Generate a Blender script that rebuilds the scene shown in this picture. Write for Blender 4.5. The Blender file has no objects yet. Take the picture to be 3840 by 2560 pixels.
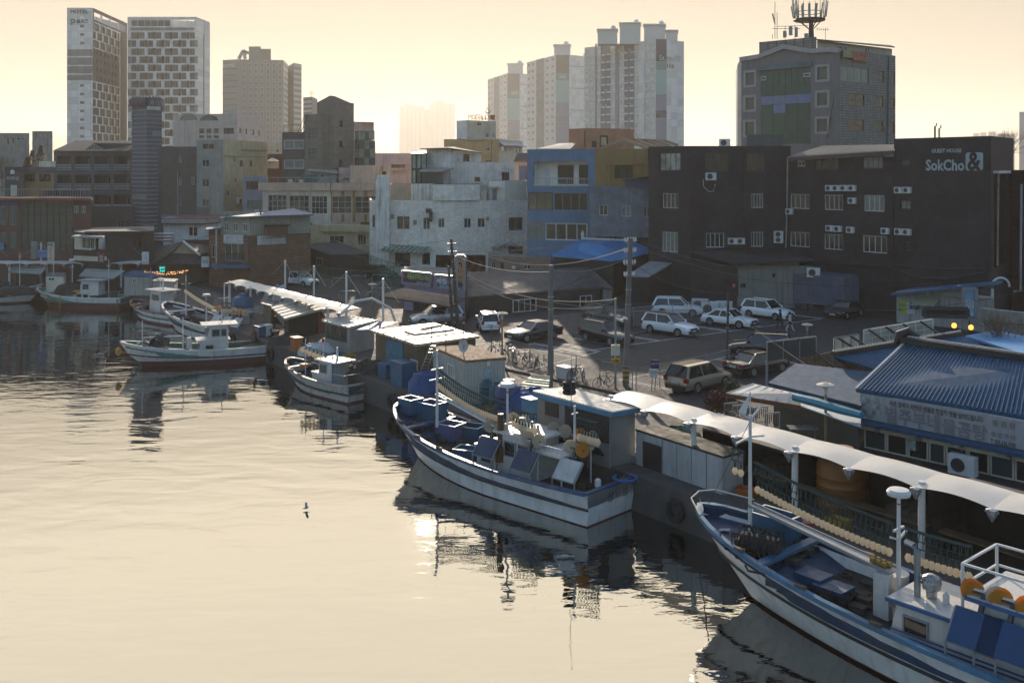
import bpy, bmesh, math, random
from mathutils import Vector, Matrix
R = math.radians
rnd = random.Random(7)
sc = bpy.context.scene
COL = sc.collection
# ---------------------------------------------------------------- camera (level, shifted 35 mm lens, 15 m above the water)
cam = bpy.data.cameras.new('camera'); camo = bpy.data.objects.new('camera', cam); COL.objects.link(camo); sc.camera = camo
camo.location = (0, 0, 15); camo.rotation_euler = (R(90), 0, 0)
cam.lens = 35; cam.sensor_width = 36; cam.shift_y = -650 / 3840; cam.clip_start = .5; cam.clip_end = 20000
# ---------------------------------------------------------------- sky, sun, exposure
SE, SA = R(18), R(-5)
SUN = Vector((math.sin(SA) * math.cos(SE), math.cos(SA) * math.cos(SE), math.sin(SE)))
w = bpy.data.worlds.new('World'); sc.world = w; w.use_nodes = True
def sky_nodes():
 nt = w.node_tree; N = nt.nodes.new; L = nt.links.new
 sky = N('ShaderNodeTexSky'); sky.sky_type = 'NISHITA'; sky.sun_disc = False
 sky.sun_elevation = SE; sky.sun_rotation = SA; sky.dust_density = 2.2; sky.air_density = 1.3; sky.ozone_density = 3
 bw = N('ShaderNodeRGBToBW'); L(sky.outputs[0], bw.inputs[0])
 geo = N('ShaderNodeTexCoord'); sep = N('ShaderNodeSeparateXYZ'); L(geo.outputs['Generated'], sep.inputs[0])
 lim = N('ShaderNodeMapRange'); lim.interpolation_type = 'SMOOTHSTEP'; L(sep.outputs[2], lim.inputs[0])
 lim.inputs[1].default_value = .17; lim.inputs[2].default_value = .36; lim.inputs[3].default_value = SKY_LIM; lim.inputs[4].default_value = SKY_LIM * 3.6
 mn = N('ShaderNodeMath'); mn.operation = 'MINIMUM'; L(bw.outputs[0], mn.inputs[0]); L(lim.outputs[0], mn.inputs[1])
 hue = N('ShaderNodeMapRange'); hue.interpolation_type = 'SMOOTHSTEP'; L(bw.outputs[0], hue.inputs[0])
 hue.inputs[1].default_value = 3.2; hue.inputs[2].default_value = 7.
 cr = N('ShaderNodeVectorMath'); cr.operation = 'SCALE'; cr.inputs[0].default_value = (1.13, .99, .77); L(mn.outputs[0], cr.inputs['Scale'])
 tn = N('ShaderNodeVectorMath'); tn.operation = 'MULTIPLY'; tn.inputs[1].default_value = (.92, .97, 1.02); L(sky.outputs[0], tn.inputs[0])
 dv = N('ShaderNodeMath'); dv.operation = 'DIVIDE'; L(mn.outputs[0], dv.inputs[0]); L(bw.outputs[0], dv.inputs[1]); ts = N('ShaderNodeVectorMath'); ts.operation = 'SCALE'; L(tn.outputs[0], ts.inputs[0]); L(dv.outputs[0], ts.inputs['Scale'])
 mx = N('ShaderNodeMix'); mx.data_type = 'RGBA'; L(hue.outputs[0], mx.inputs[0]); L(ts.outputs[0], mx.inputs[6]); L(cr.outputs[0], mx.inputs[7])
 bg = nt.nodes['Background']; bg.inputs[1].default_value = STR; L(mx.outputs[2], bg.inputs[0])
EXPO = .6
STR = .15
SKY_LIM = .49 / STR / 2 ** EXPO
sky_nodes()
sl = bpy.data.lights.new('sun', 'SUN'); so = bpy.data.objects.new('sun', sl); COL.objects.link(so)
sl.energy = 4.8; sl.angle = R(.6); sl.color = (1, .84, .66); so.rotation_euler = SUN.to_track_quat('Z', 'Y').to_euler()
vs = sc.view_settings; vs.view_transform = 'Standard'; vs.look = 'None'; vs.gamma = 1; vs.use_curve_mapping = False; vs.exposure = EXPO
sc.cycles.max_bounces = 6; sc.cycles.diffuse_bounces = 3; sc.cycles.glossy_bounces = 3; sc.cycles.transmission_bounces = 4; sc.cycles.volume_bounces = 1; sc.cycles.transparent_max_bounces = 12
# ---------------------------------------------------------------- measuring: photograph pixels -> places in the scene
F, CX, VH, H, G = 3733.3, 1920., 630., 15., 1.5
def gp(u, v, z=G):
 Y = F * (H - z) / (v - VH); return Vector(((u - CX) * Y / F, Y, z))
def at(u, v, Y): return Vector(((u - CX) * Y / F, Y, H - (v - VH) * Y / F))
def xy(u, Y): return Vector(((u - CX) * Y / F, Y))
def zat(v, Y): return H - (v - VH) * Y / F
# ---------------------------------------------------------------- materials
MATS = {}
def M(name, col, rough=.8, metal=0., var=.18, streak=0., scale=1.2, bump=0., dirt=None, rust=0., ior=None, emit=0., brick=None, tile=None, alpha=None, trans=0., wave=None, scol=(.05, .045, .04), fine=.10, coat=0., thin=0.):
 if name in MATS: return MATS[name]
 m = bpy.data.materials.new(name); m.use_nodes = True; MATS[name] = m
 nt = m.node_tree; b = nt.nodes['Principled BSDF']; N = nt.nodes.new; L = nt.links.new
 b.inputs['Roughness'].default_value = rough; b.inputs['Metallic'].default_value = metal
 if ior: b.inputs['IOR'].default_value = ior
 if coat: b.inputs['Coat Weight'].default_value = coat; b.inputs['Coat Roughness'].default_value = .04
 if trans: b.inputs['Transmission Weight'].default_value = trans
 if emit:
  b.inputs['Emission Color'].default_value = (*col, 1); b.inputs['Emission Strength'].default_value = emit
 geo = N('ShaderNodeNewGeometry'); pos = geo.outputs['Position']
 def noise(sc3, scl, det=3.):
  mp = N('ShaderNodeVectorMath'); mp.operation = 'MULTIPLY'; mp.inputs[1].default_value = sc3; L(pos, mp.inputs[0])
  n = N('ShaderNodeTexNoise'); n.inputs['Scale'].default_value = scl; n.inputs['Detail'].default_value = det; L(mp.outputs[0], n.inputs[0]); return n.outputs[0]
 def rng(s, a, b_, c, d):
  r = N('ShaderNodeMapRange'); L(s, r.inputs[0])
  for i, x in enumerate((a, b_, c, d)): r.inputs[i + 1].default_value = x
  return r.outputs[0]
 def mix(f, a, c, mode='MIX'):
  x = N('ShaderNodeMix'); x.data_type = 'RGBA'; x.blend_type = mode
  if isinstance(f, (int, float)): x.inputs[0].default_value = f
  else: L(f, x.inputs[0])
  for i, s in ((6, a), (7, c)):
   if isinstance(s, tuple): x.inputs[i].default_value = (*s[:3], 1)
   else: L(s, x.inputs[i])
  return x.outputs[2]
 c = tuple(col); hgt = None
 if brick or tile:
  ang, bw, bh, mc, msz = brick or tile
  rot = N('ShaderNodeVectorRotate'); rot.rotation_type = 'Z_AXIS'; rot.inputs['Angle'].default_value = -ang; L(pos, rot.inputs['Vector'])
  sp = N('ShaderNodeSeparateXYZ'); L(rot.outputs[0], sp.inputs[0]); cb = N('ShaderNodeCombineXYZ'); L(sp.outputs[0], cb.inputs[0]); L(sp.outputs[2], cb.inputs[1])
  t = N('ShaderNodeTexBrick'); L(cb.outputs[0], t.inputs['Vector']); t.inputs['Scale'].default_value = 1
  t.inputs['Brick Width'].default_value = bw; t.inputs['Row Height'].default_value = bh; t.inputs['Mortar Size'].default_value = msz
  if tile: t.offset = 0
  t.inputs['Color1'].default_value = (*[x * .85 for x in col], 1); t.inputs['Color2'].default_value = (*[min(1, x * 1.15) for x in col], 1); t.inputs['Mortar'].default_value = (*mc, 1)
  c = t.outputs[0]; hgt = t.outputs['Fac']
 if var:
  v1 = rng(noise((1, 1, 1), scale), .3, .7, 1 - var, 1 + var)
  vm = N('ShaderNodeVectorMath'); vm.operation = 'SCALE'; L(v1, vm.inputs['Scale'])
  if isinstance(c, tuple): vm.inputs[0].default_value = c
  else: L(c, vm.inputs[0])
  c = vm.outputs[0]
 if fine:
  c = mix(rng(noise((1, 1, 1), scale * 14, 2.), .45, .75, 0, fine * 3), c, tuple(x * .55 for x in col))
 if streak:
  s = rng(noise((2.6, 2.6, .16), 1.3, 4.), .5, .78, 0, streak); c = mix(s, c, scol)
 if dirt: c = mix(rng(noise((1, 1, 1), scale * .6, 5.), .52, .62, 0, dirt[0]), c, dirt[1])
 if rust: c = mix(rng(noise((1, 1, 1), scale * 2.2, 6.), .5, .64, 0, rust), c, (.16, .06, .022))
 if isinstance(c, tuple): b.inputs['Base Color'].default_value = (*c, 1)
 else: L(c, b.inputs['Base Color'])
 if alpha is not None: b.inputs['Alpha'].default_value = alpha
 if rough > .15 and rough < .95 and var:
  L(rng(noise((1, 1, 1), scale * 3, 2.), .3, .7, rough - .1, min(1, rough + .1)), b.inputs['Roughness'])
 if thin:
  tl = N('ShaderNodeBsdfTranslucent'); ms = N('ShaderNodeMixShader'); ms.inputs[0].default_value = thin; L(b.outputs[0], ms.inputs[1]); L(tl.outputs[0], ms.inputs[2]); L(ms.outputs[0], nt.nodes['Material Output'].inputs[0])
  if isinstance(c, tuple): tl.inputs[0].default_value = (*c, 1)
  else: L(c, tl.inputs[0])
 if bump or wave:
  bp = N('ShaderNodeBump'); bp.inputs['Strength'].default_value = min(1, bump or .6); bp.inputs['Distance'].default_value = .03
  if wave:
   ang, per = wave; rot = N('ShaderNodeVectorRotate'); rot.rotation_type = 'Z_AXIS'; rot.inputs['Angle'].default_value = -ang; L(pos, rot.inputs['Vector'])
   t = N('ShaderNodeTexWave'); t.inputs['Scale'].default_value = .3142 / per; L(rot.outputs[0], t.inputs[0]); bp.inputs['Distance'].default_value = per * .25; L(t.outputs[1], bp.inputs['Height'])
  elif hgt: bp.invert = True; L(hgt, bp.inputs['Height'])
  else: L(noise((1, 1, 1), scale * 20, 3.), bp.inputs['Height'])
  L(bp.outputs[0], b.inputs['Normal'])
 return m
# ---------------------------------------------------------------- mesh builder
ORG = {}
class MB:
 def __init__(s): s.v = []; s.f = []; s.m = []; s.cm = 0
 def add(s, vs, fs):
  o = len(s.v); s.v += [tuple(p) for p in vs]; s.f += [tuple(i + o for i in f) for f in fs]; s.m += [s.cm] * len(fs); return s
 def box(s, x0, x1, y0, y1, z0, z1):
  return s.add([(x, y, z) for z in (z0, z1) for y in (y0, y1) for x in (x0, x1)], [(0, 2, 3, 1), (4, 5, 7, 6), (0, 1, 5, 4), (2, 6, 7, 3), (0, 4, 6, 2), (1, 3, 7, 5)])
 def bar(s, p, q, wd, hg=None, up=(0, 0, 1)):
  p, q = Vector(p), Vector(q); d = q - p
  if d.length < 1e-6: return s
  d.normalize(); up = Vector(up)
  if abs(d.dot(up)) > .99: up = Vector((1, 0, 0))
  x = d.cross(up).normalized() * wd / 2; y = x.cross(d).normalized() * (hg or wd) / 2
  return s.add([a + i * x + j * y for a in (p, q) for j in (-1, 1) for i in (-1, 1)], [(0, 2, 3, 1), (4, 5, 7, 6), (0, 1, 5, 4), (2, 6, 7, 3), (0, 4, 6, 2), (1, 3, 7, 5)])
 def hexa(s, a, b):   # two quads (lists of four corners), bottom and top
  return s.add(list(a) + list(b), [(3, 2, 1, 0), (4, 5, 6, 7), (0, 1, 5, 4), (1, 2, 6, 5), (2, 3, 7, 6), (3, 0, 4, 7)])
 def prism(s, poly, z0, z1, cap=True):
  n = len(poly); zs0 = z0 if isinstance(z0, (list, tuple)) else [z0] * n; zs1 = z1 if isinstance(z1, (list, tuple)) else [z1] * n
  vs = [(p[0], p[1], z) for p, z in zip(poly, zs0)] + [(p[0], p[1], z) for p, z in zip(poly, zs1)]
  fs = [(i, (i + 1) % n, n + (i + 1) % n, n + i) for i in range(n)]
  if cap: fs += [tuple(range(n - 1, -1, -1)), tuple(range(n, 2 * n))]
  return s.add(vs, fs)
 def tube(s, pts, r, n=6, cap=True):
  pts = [Vector(p) for p in pts]; rs = r if isinstance(r, (list, tuple)) else [r] * len(pts)
  vs = []; fs = []; K = len(pts)
  for i, p in enumerate(pts):
   d = (pts[min(i + 1, K - 1)] - pts[max(i - 1, 0)]).normalized(); up = Vector((0, 0, 1)) if abs(d.z) < .95 else Vector((1, 0, 0))
   x = d.cross(up).normalized(); y = x.cross(d)
   vs += [p + (x * math.cos(2 * math.pi * k / n) + y * math.sin(2 * math.pi * k / n)) * rs[i] for k in range(n)]
  for i in range(K - 1):
   fs += [(i * n + k, i * n + (k + 1) % n, (i + 1) * n + (k + 1) % n, (i + 1) * n + k) for k in range(n)]
  if cap: fs += [tuple(range(n - 1, -1, -1)), tuple(range((K - 1) * n, K * n))]
  return s.add(vs, fs)
 def cyl(s, p, q, r0, r1=None, n=10): return s.tube([p, q], [r0, r0 if r1 is None else r1], n)
 def lathe(s, c, prof, n=16, axis='z'):
  vs = []; fs = []; c = Vector(c)
  for r, h in prof:
   for k in range(n):
    a = 2 * math.pi * k / n; p = (r * math.cos(a), r * math.sin(a), h)
    if axis == 'x': p = (h, p[0], p[1])
    elif axis == 'y': p = (p[0], h, p[1])
    vs.append(c + Vector(p))
  for i in range(len(prof) - 1):
   fs += [(i * n + k, i * n + (k + 1) % n, (i + 1) * n + (k + 1) % n, (i + 1) * n + k) for k in range(n)]
  fs += [tuple(range(n - 1, -1, -1)), tuple(range((len(prof) - 1) * n, len(prof) * n))]
  return s.add(vs, fs)
 def grid(s, rows, close=False):
  n = len(rows[0]); vs = [p for r in rows for p in r]; fs = []
  for i in range(len(rows) - 1):
   for k in range(n - 1 + close): fs.append((i * n + k, i * n + (k + 1) % n, (i + 1) * n + (k + 1) % n, (i + 1) * n + k))
  return s.add(vs, fs)
 def quad(s, *p): return s.add(p, [tuple(range(len(p)))])
 def torus(s, c, Rr, r, axis='z', n=16, k=6, arc=1.0):
  rows = []; c = Vector(c)
  for i in range(n + 1):
   a = 2 * math.pi * arc * i / n; row = []
   for j in range(k):
    b = 2 * math.pi * j / k; p = ((Rr + r * math.cos(b)) * math.cos(a), (Rr + r * math.cos(b)) * math.sin(a), r * math.sin(b))
    if axis == 'y': p = (p[0], p[2], p[1])
    elif axis == 'x': p = (p[2], p[0], p[1])
    row.append(c + Vector(p))
   rows.append(row)
  return s.grid(rows, True)
 def mesh(s, name, mat, org=(0, 0, 0), smooth=False):
  me = bpy.data.meshes.new(name); o = Vector(org)
  me.from_pydata([Vector(p) - o for p in s.v], [], s.f)
  for x in (mat if isinstance(mat, (list, tuple)) else [mat]): me.materials.append(x)
  if isinstance(mat, (list, tuple)): me.polygons.foreach_set('material_index', s.m)
  bm = bmesh.new(); bm.from_mesh(me); bmesh.ops.recalc_face_normals(bm, faces=bm.faces[:]); bm.to_mesh(me); bm.free()
  if smooth: me.polygons.foreach_set('use_smooth', [True] * len(me.polygons)); me.set_sharp_from_angle(angle=R(40))
  return me
 def build(s, name, mat, parent=None, smooth=False, label=None):
  org = ORG.get(parent.name, Vector()) if parent else Vector()
  ob = bpy.data.objects.new(name, s.mesh(name, mat, org, smooth)); COL.objects.link(ob)
  if parent: ob.parent = parent; ORG[ob.name] = org
  if label: ob['label'] = label
  return ob
def tag(o, label, cat, group=None, kind=None):
 if label: o['label'] = label
 if cat: o['category'] = cat
 if group: o['group'] = group
 if kind: o['kind'] = kind
 return o
def thing(name, label, cat, loc=(0, 0, 0), rz=0., group=None, local=False):
 o = bpy.data.objects.new(name, None); COL.objects.link(o); o.empty_display_size = .2
 loc = Vector(loc if len(loc) == 3 else (*loc, G)); o.location = loc; o.rotation_euler = (0, 0, rz)
 ORG[o.name] = Vector() if (local or rz) else loc
 return tag(o, label, cat, group)
def single(name, mb, mat, label, cat, group=None, loc=None, smooth=False):   # a thing that is one mesh
 xs = Vector((sum(p[0] for p in mb.v) / len(mb.v), sum(p[1] for p in mb.v) / len(mb.v), min(p[2] for p in mb.v))) if loc is None else Vector(loc)
 o = bpy.data.objects.new(name, mb.mesh(name, mat, xs, smooth)); COL.objects.link(o); o.location = xs; return tag(o, label, cat, group)
def struct(name, mb, mat, kind='structure', parent=None):
 o = mb.build(name, mat, parent); o['kind'] = kind; return o
def inst(name, me, parent, loc, rz=0., rot=None, scale=None):   # a part that shares mesh data
 o = bpy.data.objects.new(name, me); COL.objects.link(o); o.parent = parent
 o.location = Vector(loc) - ORG.get(parent.name, Vector()); o.rotation_euler = rot or (0, 0, rz)
 if scale: o.scale = scale
 ORG[o.name] = Vector(); return o
def copy_tree(o, parent=None):
 c = o.copy(); COL.objects.link(c); c.parent = parent; ORG[c.name] = ORG.get(o.name, Vector())
 for ch in list(o.children): copy_tree(ch, c)
 return c
# ---------------------------------------------------------------- lettering
LET = []
def lettering(body, mat, parent, P, e, wd, hg, bold=.0, vert=False, ext=.02, name='lettering', shear=0.):
 o = inst(name, bpy.data.meshes.new(name), parent, P, rot=(R(90), 0, math.atan2(e[1], e[0]))); LET.append((o, body, mat, .028 if bold > .015 else .0, vert, wd, hg, ext)); return o
def set_type():   # all wording is set in one go, line by line, then handed out
 for bold in (.0, .028):
  lines = sorted({l for r in LET if r[3] == bold for l in (r[1] if r[4] else [r[1]])})
  if not lines: continue
  c = bpy.data.curves.new('type', 'FONT'); c.body = '\n'.join(lines); c.size = 1; c.align_x = 'CENTER'; c.offset = bold; c.resolution_u = 2; c.space_line = 3; c.fill_mode = 'FRONT'
  o = bpy.data.objects.new('type', c); me = bpy.data.meshes.new_from_object(o); co = [v.co.copy() for v in me.vertices]; pol = [tuple(p.vertices) for p in me.polygons]
  sp = 3.0; G_ = {}
  for p in pol: G_.setdefault(round((.3 - co[p[0]].y) / sp), []).append(p)
  bpy.data.objects.remove(o); bpy.data.curves.remove(c); bpy.data.meshes.remove(me)
  geo = {l: ([(co[i].x, co[i].y + sp * k) for p in G_.get(k, []) for i in p], [len(p) for p in G_.get(k, [])]) for k, l in enumerate(lines)}
  for o, body, mat, bd, vert, wd, hg, ext in LET:
   if bd != bold: continue
   pts = []; ln = []
   for k, l in enumerate(body if vert else [body]): g = geo[l]; pts += [(x, y - k * .98) for x, y in g[0]]; ln += g[1]
   if not pts: continue
   x0, x1 = min(p[0] for p in pts), max(p[0] for p in pts); y0, y1 = min(p[1] for p in pts), max(p[1] for p in pts); n = len(pts)
   q0 = [((x - (x0 + x1) / 2) * wd / (x1 - x0), (y - (y0 + y1) / 2) * hg / (y1 - y0)) for x, y in pts]
   fs = []; k = 0
   for m in ln: fs.append(tuple(range(k, k + m))); k += m
   o.data.from_pydata([(x, y, ext) for x, y in q0], [], fs); o.data.materials.append(mat)
# ---------------------------------------------------------------- facades and buildings
GLASS = M('window_glass', (.012, .018, .022), .08, var=0, fine=0, ior=1.6)
GLASS2 = M('window_glass_teal', (.02, .06, .065), .1, var=0, fine=0, ior=1.6)
GLASSC = M('window_curtain', (.16, .18, .16), .25, var=.3, fine=0, scale=2)
FRAMEW = M('window_frame_white', (.55, .55, .53), .5, var=.05, fine=0)
FRAMED = M('window_frame_dark', (.035, .035, .04), .4, var=0, fine=0)
FRAMEG = M('window_frame_grey', (.22, .23, .24), .4, var=0, fine=0)
WM = {}
def window_meshes(wd, hg, cols, rows, fw, fm, gm):
 key = (round(wd, 2), round(hg, 2), cols, rows, fw, fm.name, gm.name)
 if key in WM: return WM[key]
 wd, hg = key[0], key[1]; b = MB()
 for x in (0, wd - fw): b.box(x, x + fw, -.03, .06, 0, hg)
 for z in (0, hg - fw): b.box(fw, wd - fw, -.028, .06, z, z + fw)
 for i in range(1, cols): x = wd * i / cols; b.box(x - fw * .4, x + fw * .4, -.022, .05, fw, hg - fw)
 for i in range(1, rows): z = hg * i / rows; b.box(fw, wd - fw, -.018, .045, z - fw * .4, z + fw * .4)
 f = b.mesh('window', fm); p = MB().box(fw * .5, wd - fw * .5, .0, .02, fw * .5, hg - fw * .5).mesh('pane', gm)
 WM[key] = (f, p); return WM[key]
class Fac:
 def __init__(s, A, B):
  s.A = Vector(A[:2]); s.B = Vector(B[:2]); s.e = (s.B - s.A).normalized(); s.n = Vector((s.e.y, -s.e.x)); s.w = (s.B - s.A).length; s.ang = math.atan2(s.e.y, s.e.x); s.holes = []
 def px(s, u, v):
  k = (u - CX) / F; t = (k * s.A.y - s.A.x) / (s.e.x - k * s.e.y); return t, zat(v, s.A.y + s.e.y * t)
 def pt(s, t, z, off=0.):
  p = s.A + s.e * t + s.n * off; return Vector((p.x, p.y, z))
 def rect(s, u0, v0, u1, v1):
  um, vm = (u0 + u1) / 2, (v0 + v1) / 2
  return s.px(u0, vm)[0], s.px(um, v1)[1], s.px(u1, vm)[0], s.px(um, v0)[1]
 def wall(s, mb, z0, z1, th=.22, t0=0., t1=None):
  t1 = s.w if t1 is None else t1
  hs = [(max(h[0], t0 + .01), max(h[1], z0 + .01), min(h[2], t1 - .01), min(h[3], z1 - .01)) for h in s.holes]
  hs = [h for h in hs if h[2] - h[0] > .02 and h[3] - h[1] > .02]
  ts = sorted({t0, t1} | {x for h in hs for x in (h[0], h[2])}); zs = sorted({z0, z1} | {x for h in hs for x in (h[1], h[3])})
  idx = {}; vs = []; fs = []
  def vi(i, j):
   if (i, j) not in idx: idx[i, j] = len(vs); vs.append(s.pt(ts[i], zs[j]))
   return idx[i, j]
  for j in range(len(zs) - 1):
   zc = (zs[j] + zs[j + 1]) / 2; row = [h for h in hs if h[1] < zc < h[3]]
   for i in range(len(ts) - 1):
    tc = (ts[i] + ts[i + 1]) / 2
    if any(h[0] < tc < h[2] for h in row): continue
    fs.append((vi(i, j), vi(i + 1, j), vi(i + 1, j + 1), vi(i, j + 1)))
  mb.add(vs, fs)
  for a, b, c, d in hs:
   o = [(a, b), (c, b), (c, d), (a, d)]
   for i in range(4):
    p, q = o[i], o[(i + 1) % 4]; mb.quad(s.pt(*p), s.pt(*q), s.pt(*q, -th), s.pt(*p, -th))
class Bld:
 """a building from the plan corners one can see, left to right (pixel column, distance), a roof height and a wall colour"""
 def __init__(s, name, label, cat, pts, top, mat, base=G, back=10., parapet=.0, roofmat=None, group=None, roof=True, raw=False):
  P = [Vector(p) if raw else xy(*p) for p in pts]; s.P = P; s.z1 = top; s.z0 = base; s.mat = mat; s.par = parapet; s.roof = roof
  s.roofmat = roofmat or M('roof_screed', (.16, .165, .155), .9, var=.25, dirt=(.5, (.07, .07, .065)))
  s.F = [Fac(P[i], P[i + 1]) for i in range(len(P) - 1)]; s.mats = [mat] * len(s.F)
  bd = Vector((0, 1)); nl = Fac(P[0], P[-1]).n
  s.poly = P + [P[-1] + P[-1].normalized() * back, P[0] + P[0].normalized() * back]
  c = sum(P, Vector((0, 0))) / len(P); s.o = thing(name, label, cat, (c.x, c.y, base), group=group)
 def hole(s, i, u0, v0, u1, v1): s.F[i].holes.append(s.F[i].rect(u0, v0, u1, v1)); return s.F[i].holes[-1]
 def win(s, i, rects, cols=2, rows=1, fm=None, gm=None, fw=.06, inset=.12, raw=False, name='window', hole=True):
  f = s.F[i]; out = []
  for r in rects:
   a, b, c, d = r if raw else f.rect(*r)
   if hole: f.holes.append((a, b, c, d))
   g = gm or (GLASSC if rnd.random() < .12 else GLASS)
   fr, pn = window_meshes(c - a, d - b, cols, rows, fw, fm or FRAMEW, g)
   o = inst(name, fr, s.o, f.pt(a, b, -inset if hole else .0), f.ang); p = inst('pane', pn, o, (0, 0, 0)); out.append(o)
  return out
 def grid(s, i, u0, v0, u1, v1, nx, ny, fx, fy, **k):
  f = s.F[i]; a, b, c, d = f.rect(u0, v0, u1, v1); dx, dz = (c - a) / nx, (d - b) / ny
  skip = k.pop('skip', None)
  return s.win(i, [(a + (x + .5 - fx / 2) * dx, b + (y + .5 - fy / 2) * dz, a + (x + .5 + fx / 2) * dx, b + (y + .5 + fy / 2) * dz) for y in range(ny) for x in range(nx) if not (skip and skip(x, ny - 1 - y))], raw=True, **k)
 def panel(s, i, u0, v0, u1, v1, mat, off=.03, th=.03, name='panel', raw=None):
  f = s.F[i]; a, b, c, d = raw or f.rect(u0, v0, u1, v1)
  mb = MB().hexa([f.pt(a, b, off - th), f.pt(c, b, off - th), f.pt(c, b, off), f.pt(a, b, off)], [f.pt(a, d, off - th), f.pt(c, d, off - th), f.pt(c, d, off), f.pt(a, d, off)])
  return mb.build(name, mat, s.o)
 def txt(s, i, body, u0, v0, u1, v1, mat, off=.05, bold=.0, vert=False, ext=.02):
  f = s.F[i]; a, b, c, d = f.rect(u0, v0, u1, v1)
  return lettering(body, mat, s.o, f.pt((a + c) / 2, (b + d) / 2, off), f.e, c - a, d - b, bold, vert, ext)
 def done(s):
  bym = {}
  for f, m in zip(s.F, s.mats):
   mb = MB(); f.wall(mb, s.z0, s.z1); mb.build('wall', m, s.o)
  n = len(s.P); mb = MB()
  for i in range(n - 1, len(s.poly)):
   p, q = s.poly[i], s.poly[(i + 1) % len(s.poly)]; mb.quad((*p, s.z0), (*q, s.z0), (*q, s.z1), (*p, s.z1))
  mb.build('wall', s.mat, s.o)
  if s.roof:
   mb = MB(); z = s.z1 - s.par; mb.add([(*p, z) for p in s.poly], [tuple(range(len(s.poly)))])
   if s.par:
    c = sum(s.poly, Vector((0, 0))) / len(s.poly); inn = [p + (c - p).normalized() * .3 for p in s.poly]; k = len(inn)
    for i in range(k):
     j = (i + 1) % k; mb.quad((*s.poly[i], s.z1), (*s.poly[j], s.z1), (*inn[j], s.z1), (*inn[i], s.z1)); mb.quad((*inn[i], s.z1), (*inn[j], s.z1), (*inn[j], z), (*inn[i], z))
   mb.build('roof', s.roofmat, s.o)
  return s
def wbox(mb, P, e, w0, w1, d0, d1, z0, z1):   # box in a facade-like frame: along e, depth away from the camera
 e = Vector(e[:2]); n = Vector((-e.y, e.x)); P = Vector(P[:2])
 q = [P + e * a + n * b for a, b in ((w0, d0), (w1, d0), (w1, d1), (w0, d1))]
 return mb.prism(q, z0, z1)
# ---------------------------------------------------------------- the quay frame: q(along, inland)
QO = Vector((-8.75, 63.5)); QD = Vector((.588, -.809)); QN = Vector((.809, .588)); QA = math.atan2(QD.y, QD.x)
def q(s, t, z=G):
 p = QO + QD * s + QN * t; return Vector((p.x, p.y, z))
ASPH = M('asphalt', (.02, .021, .024), .85, var=.12, scale=1.2, bump=.2, dirt=(.25, (.05, .048, .046)))
CONC = M('quay_concrete', (.075, .072, .068), .9, var=.25, scale=.6, bump=.3, streak=.35, dirt=(.5, (.045, .043, .04)))
def water():
 m = bpy.data.materials.new('harbour_water'); m.use_nodes = True; nt = m.node_tree; b = nt.nodes['Principled BSDF']; N = nt.nodes.new; L = nt.links.new
 b.inputs['Base Color'].default_value = (.35, .35, .335, 1); b.inputs['Metallic'].default_value = 1.; b.inputs['Roughness'].default_value = .015; b.inputs['IOR'].default_value = 1.5
 geo = N('ShaderNodeNewGeometry')
 def nz(sc3, s, det, dist=0.):
  v = N('ShaderNodeVectorMath'); v.operation = 'MULTIPLY'; v.inputs[1].default_value = sc3; L(geo.outputs[0], v.inputs[0]); n = N('ShaderNodeTexNoise'); n.inputs['Scale'].default_value = s; n.inputs['Detail'].default_value = det; n.inputs['Distortion'].default_value = dist; L(v.outputs[0], n.inputs[0]); return n.outputs[0]
 def mul(a, k):
  x = N('ShaderNodeMath'); x.operation = 'MULTIPLY'; L(a, x.inputs[0])
  if isinstance(k, float): x.inputs[1].default_value = k
  else: L(k, x.inputs[1])
  return x.outputs[0]
 def add(a, c): x = N('ShaderNodeMath'); L(a, x.inputs[0]); L(c, x.inputs[1]); return x.outputs[0]
 # broad swell, then a breeze-ruffled patch out in the basin
 rf = N('ShaderNodeMapRange'); L(nz((1, 1, 1), .035, 2.), rf.inputs[0]); rf.inputs[1].default_value = .4; rf.inputs[2].default_value = .62; rf.inputs[3].default_value = .25
 h = add(mul(nz((.5, 1., 1), .55, 2., .4), .034), mul(mul(nz((.45, 1., 1), 2.2, 3., .3), .013), rf.outputs[0]))
 bp = N('ShaderNodeBump'); bp.inputs['Strength'].default_value = 1; bp.inputs['Distance'].default_value = 1.; L(h, bp.inputs['Height']); L(bp.outputs[0], b.inputs['Normal'])
 return m
struct('water', MB().add([(-3000, -120, 0), (3000, -120, 0), (3000, 300, 0), (-3000, 300, 0)], [(0, 1, 2, 3)]), water())
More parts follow.
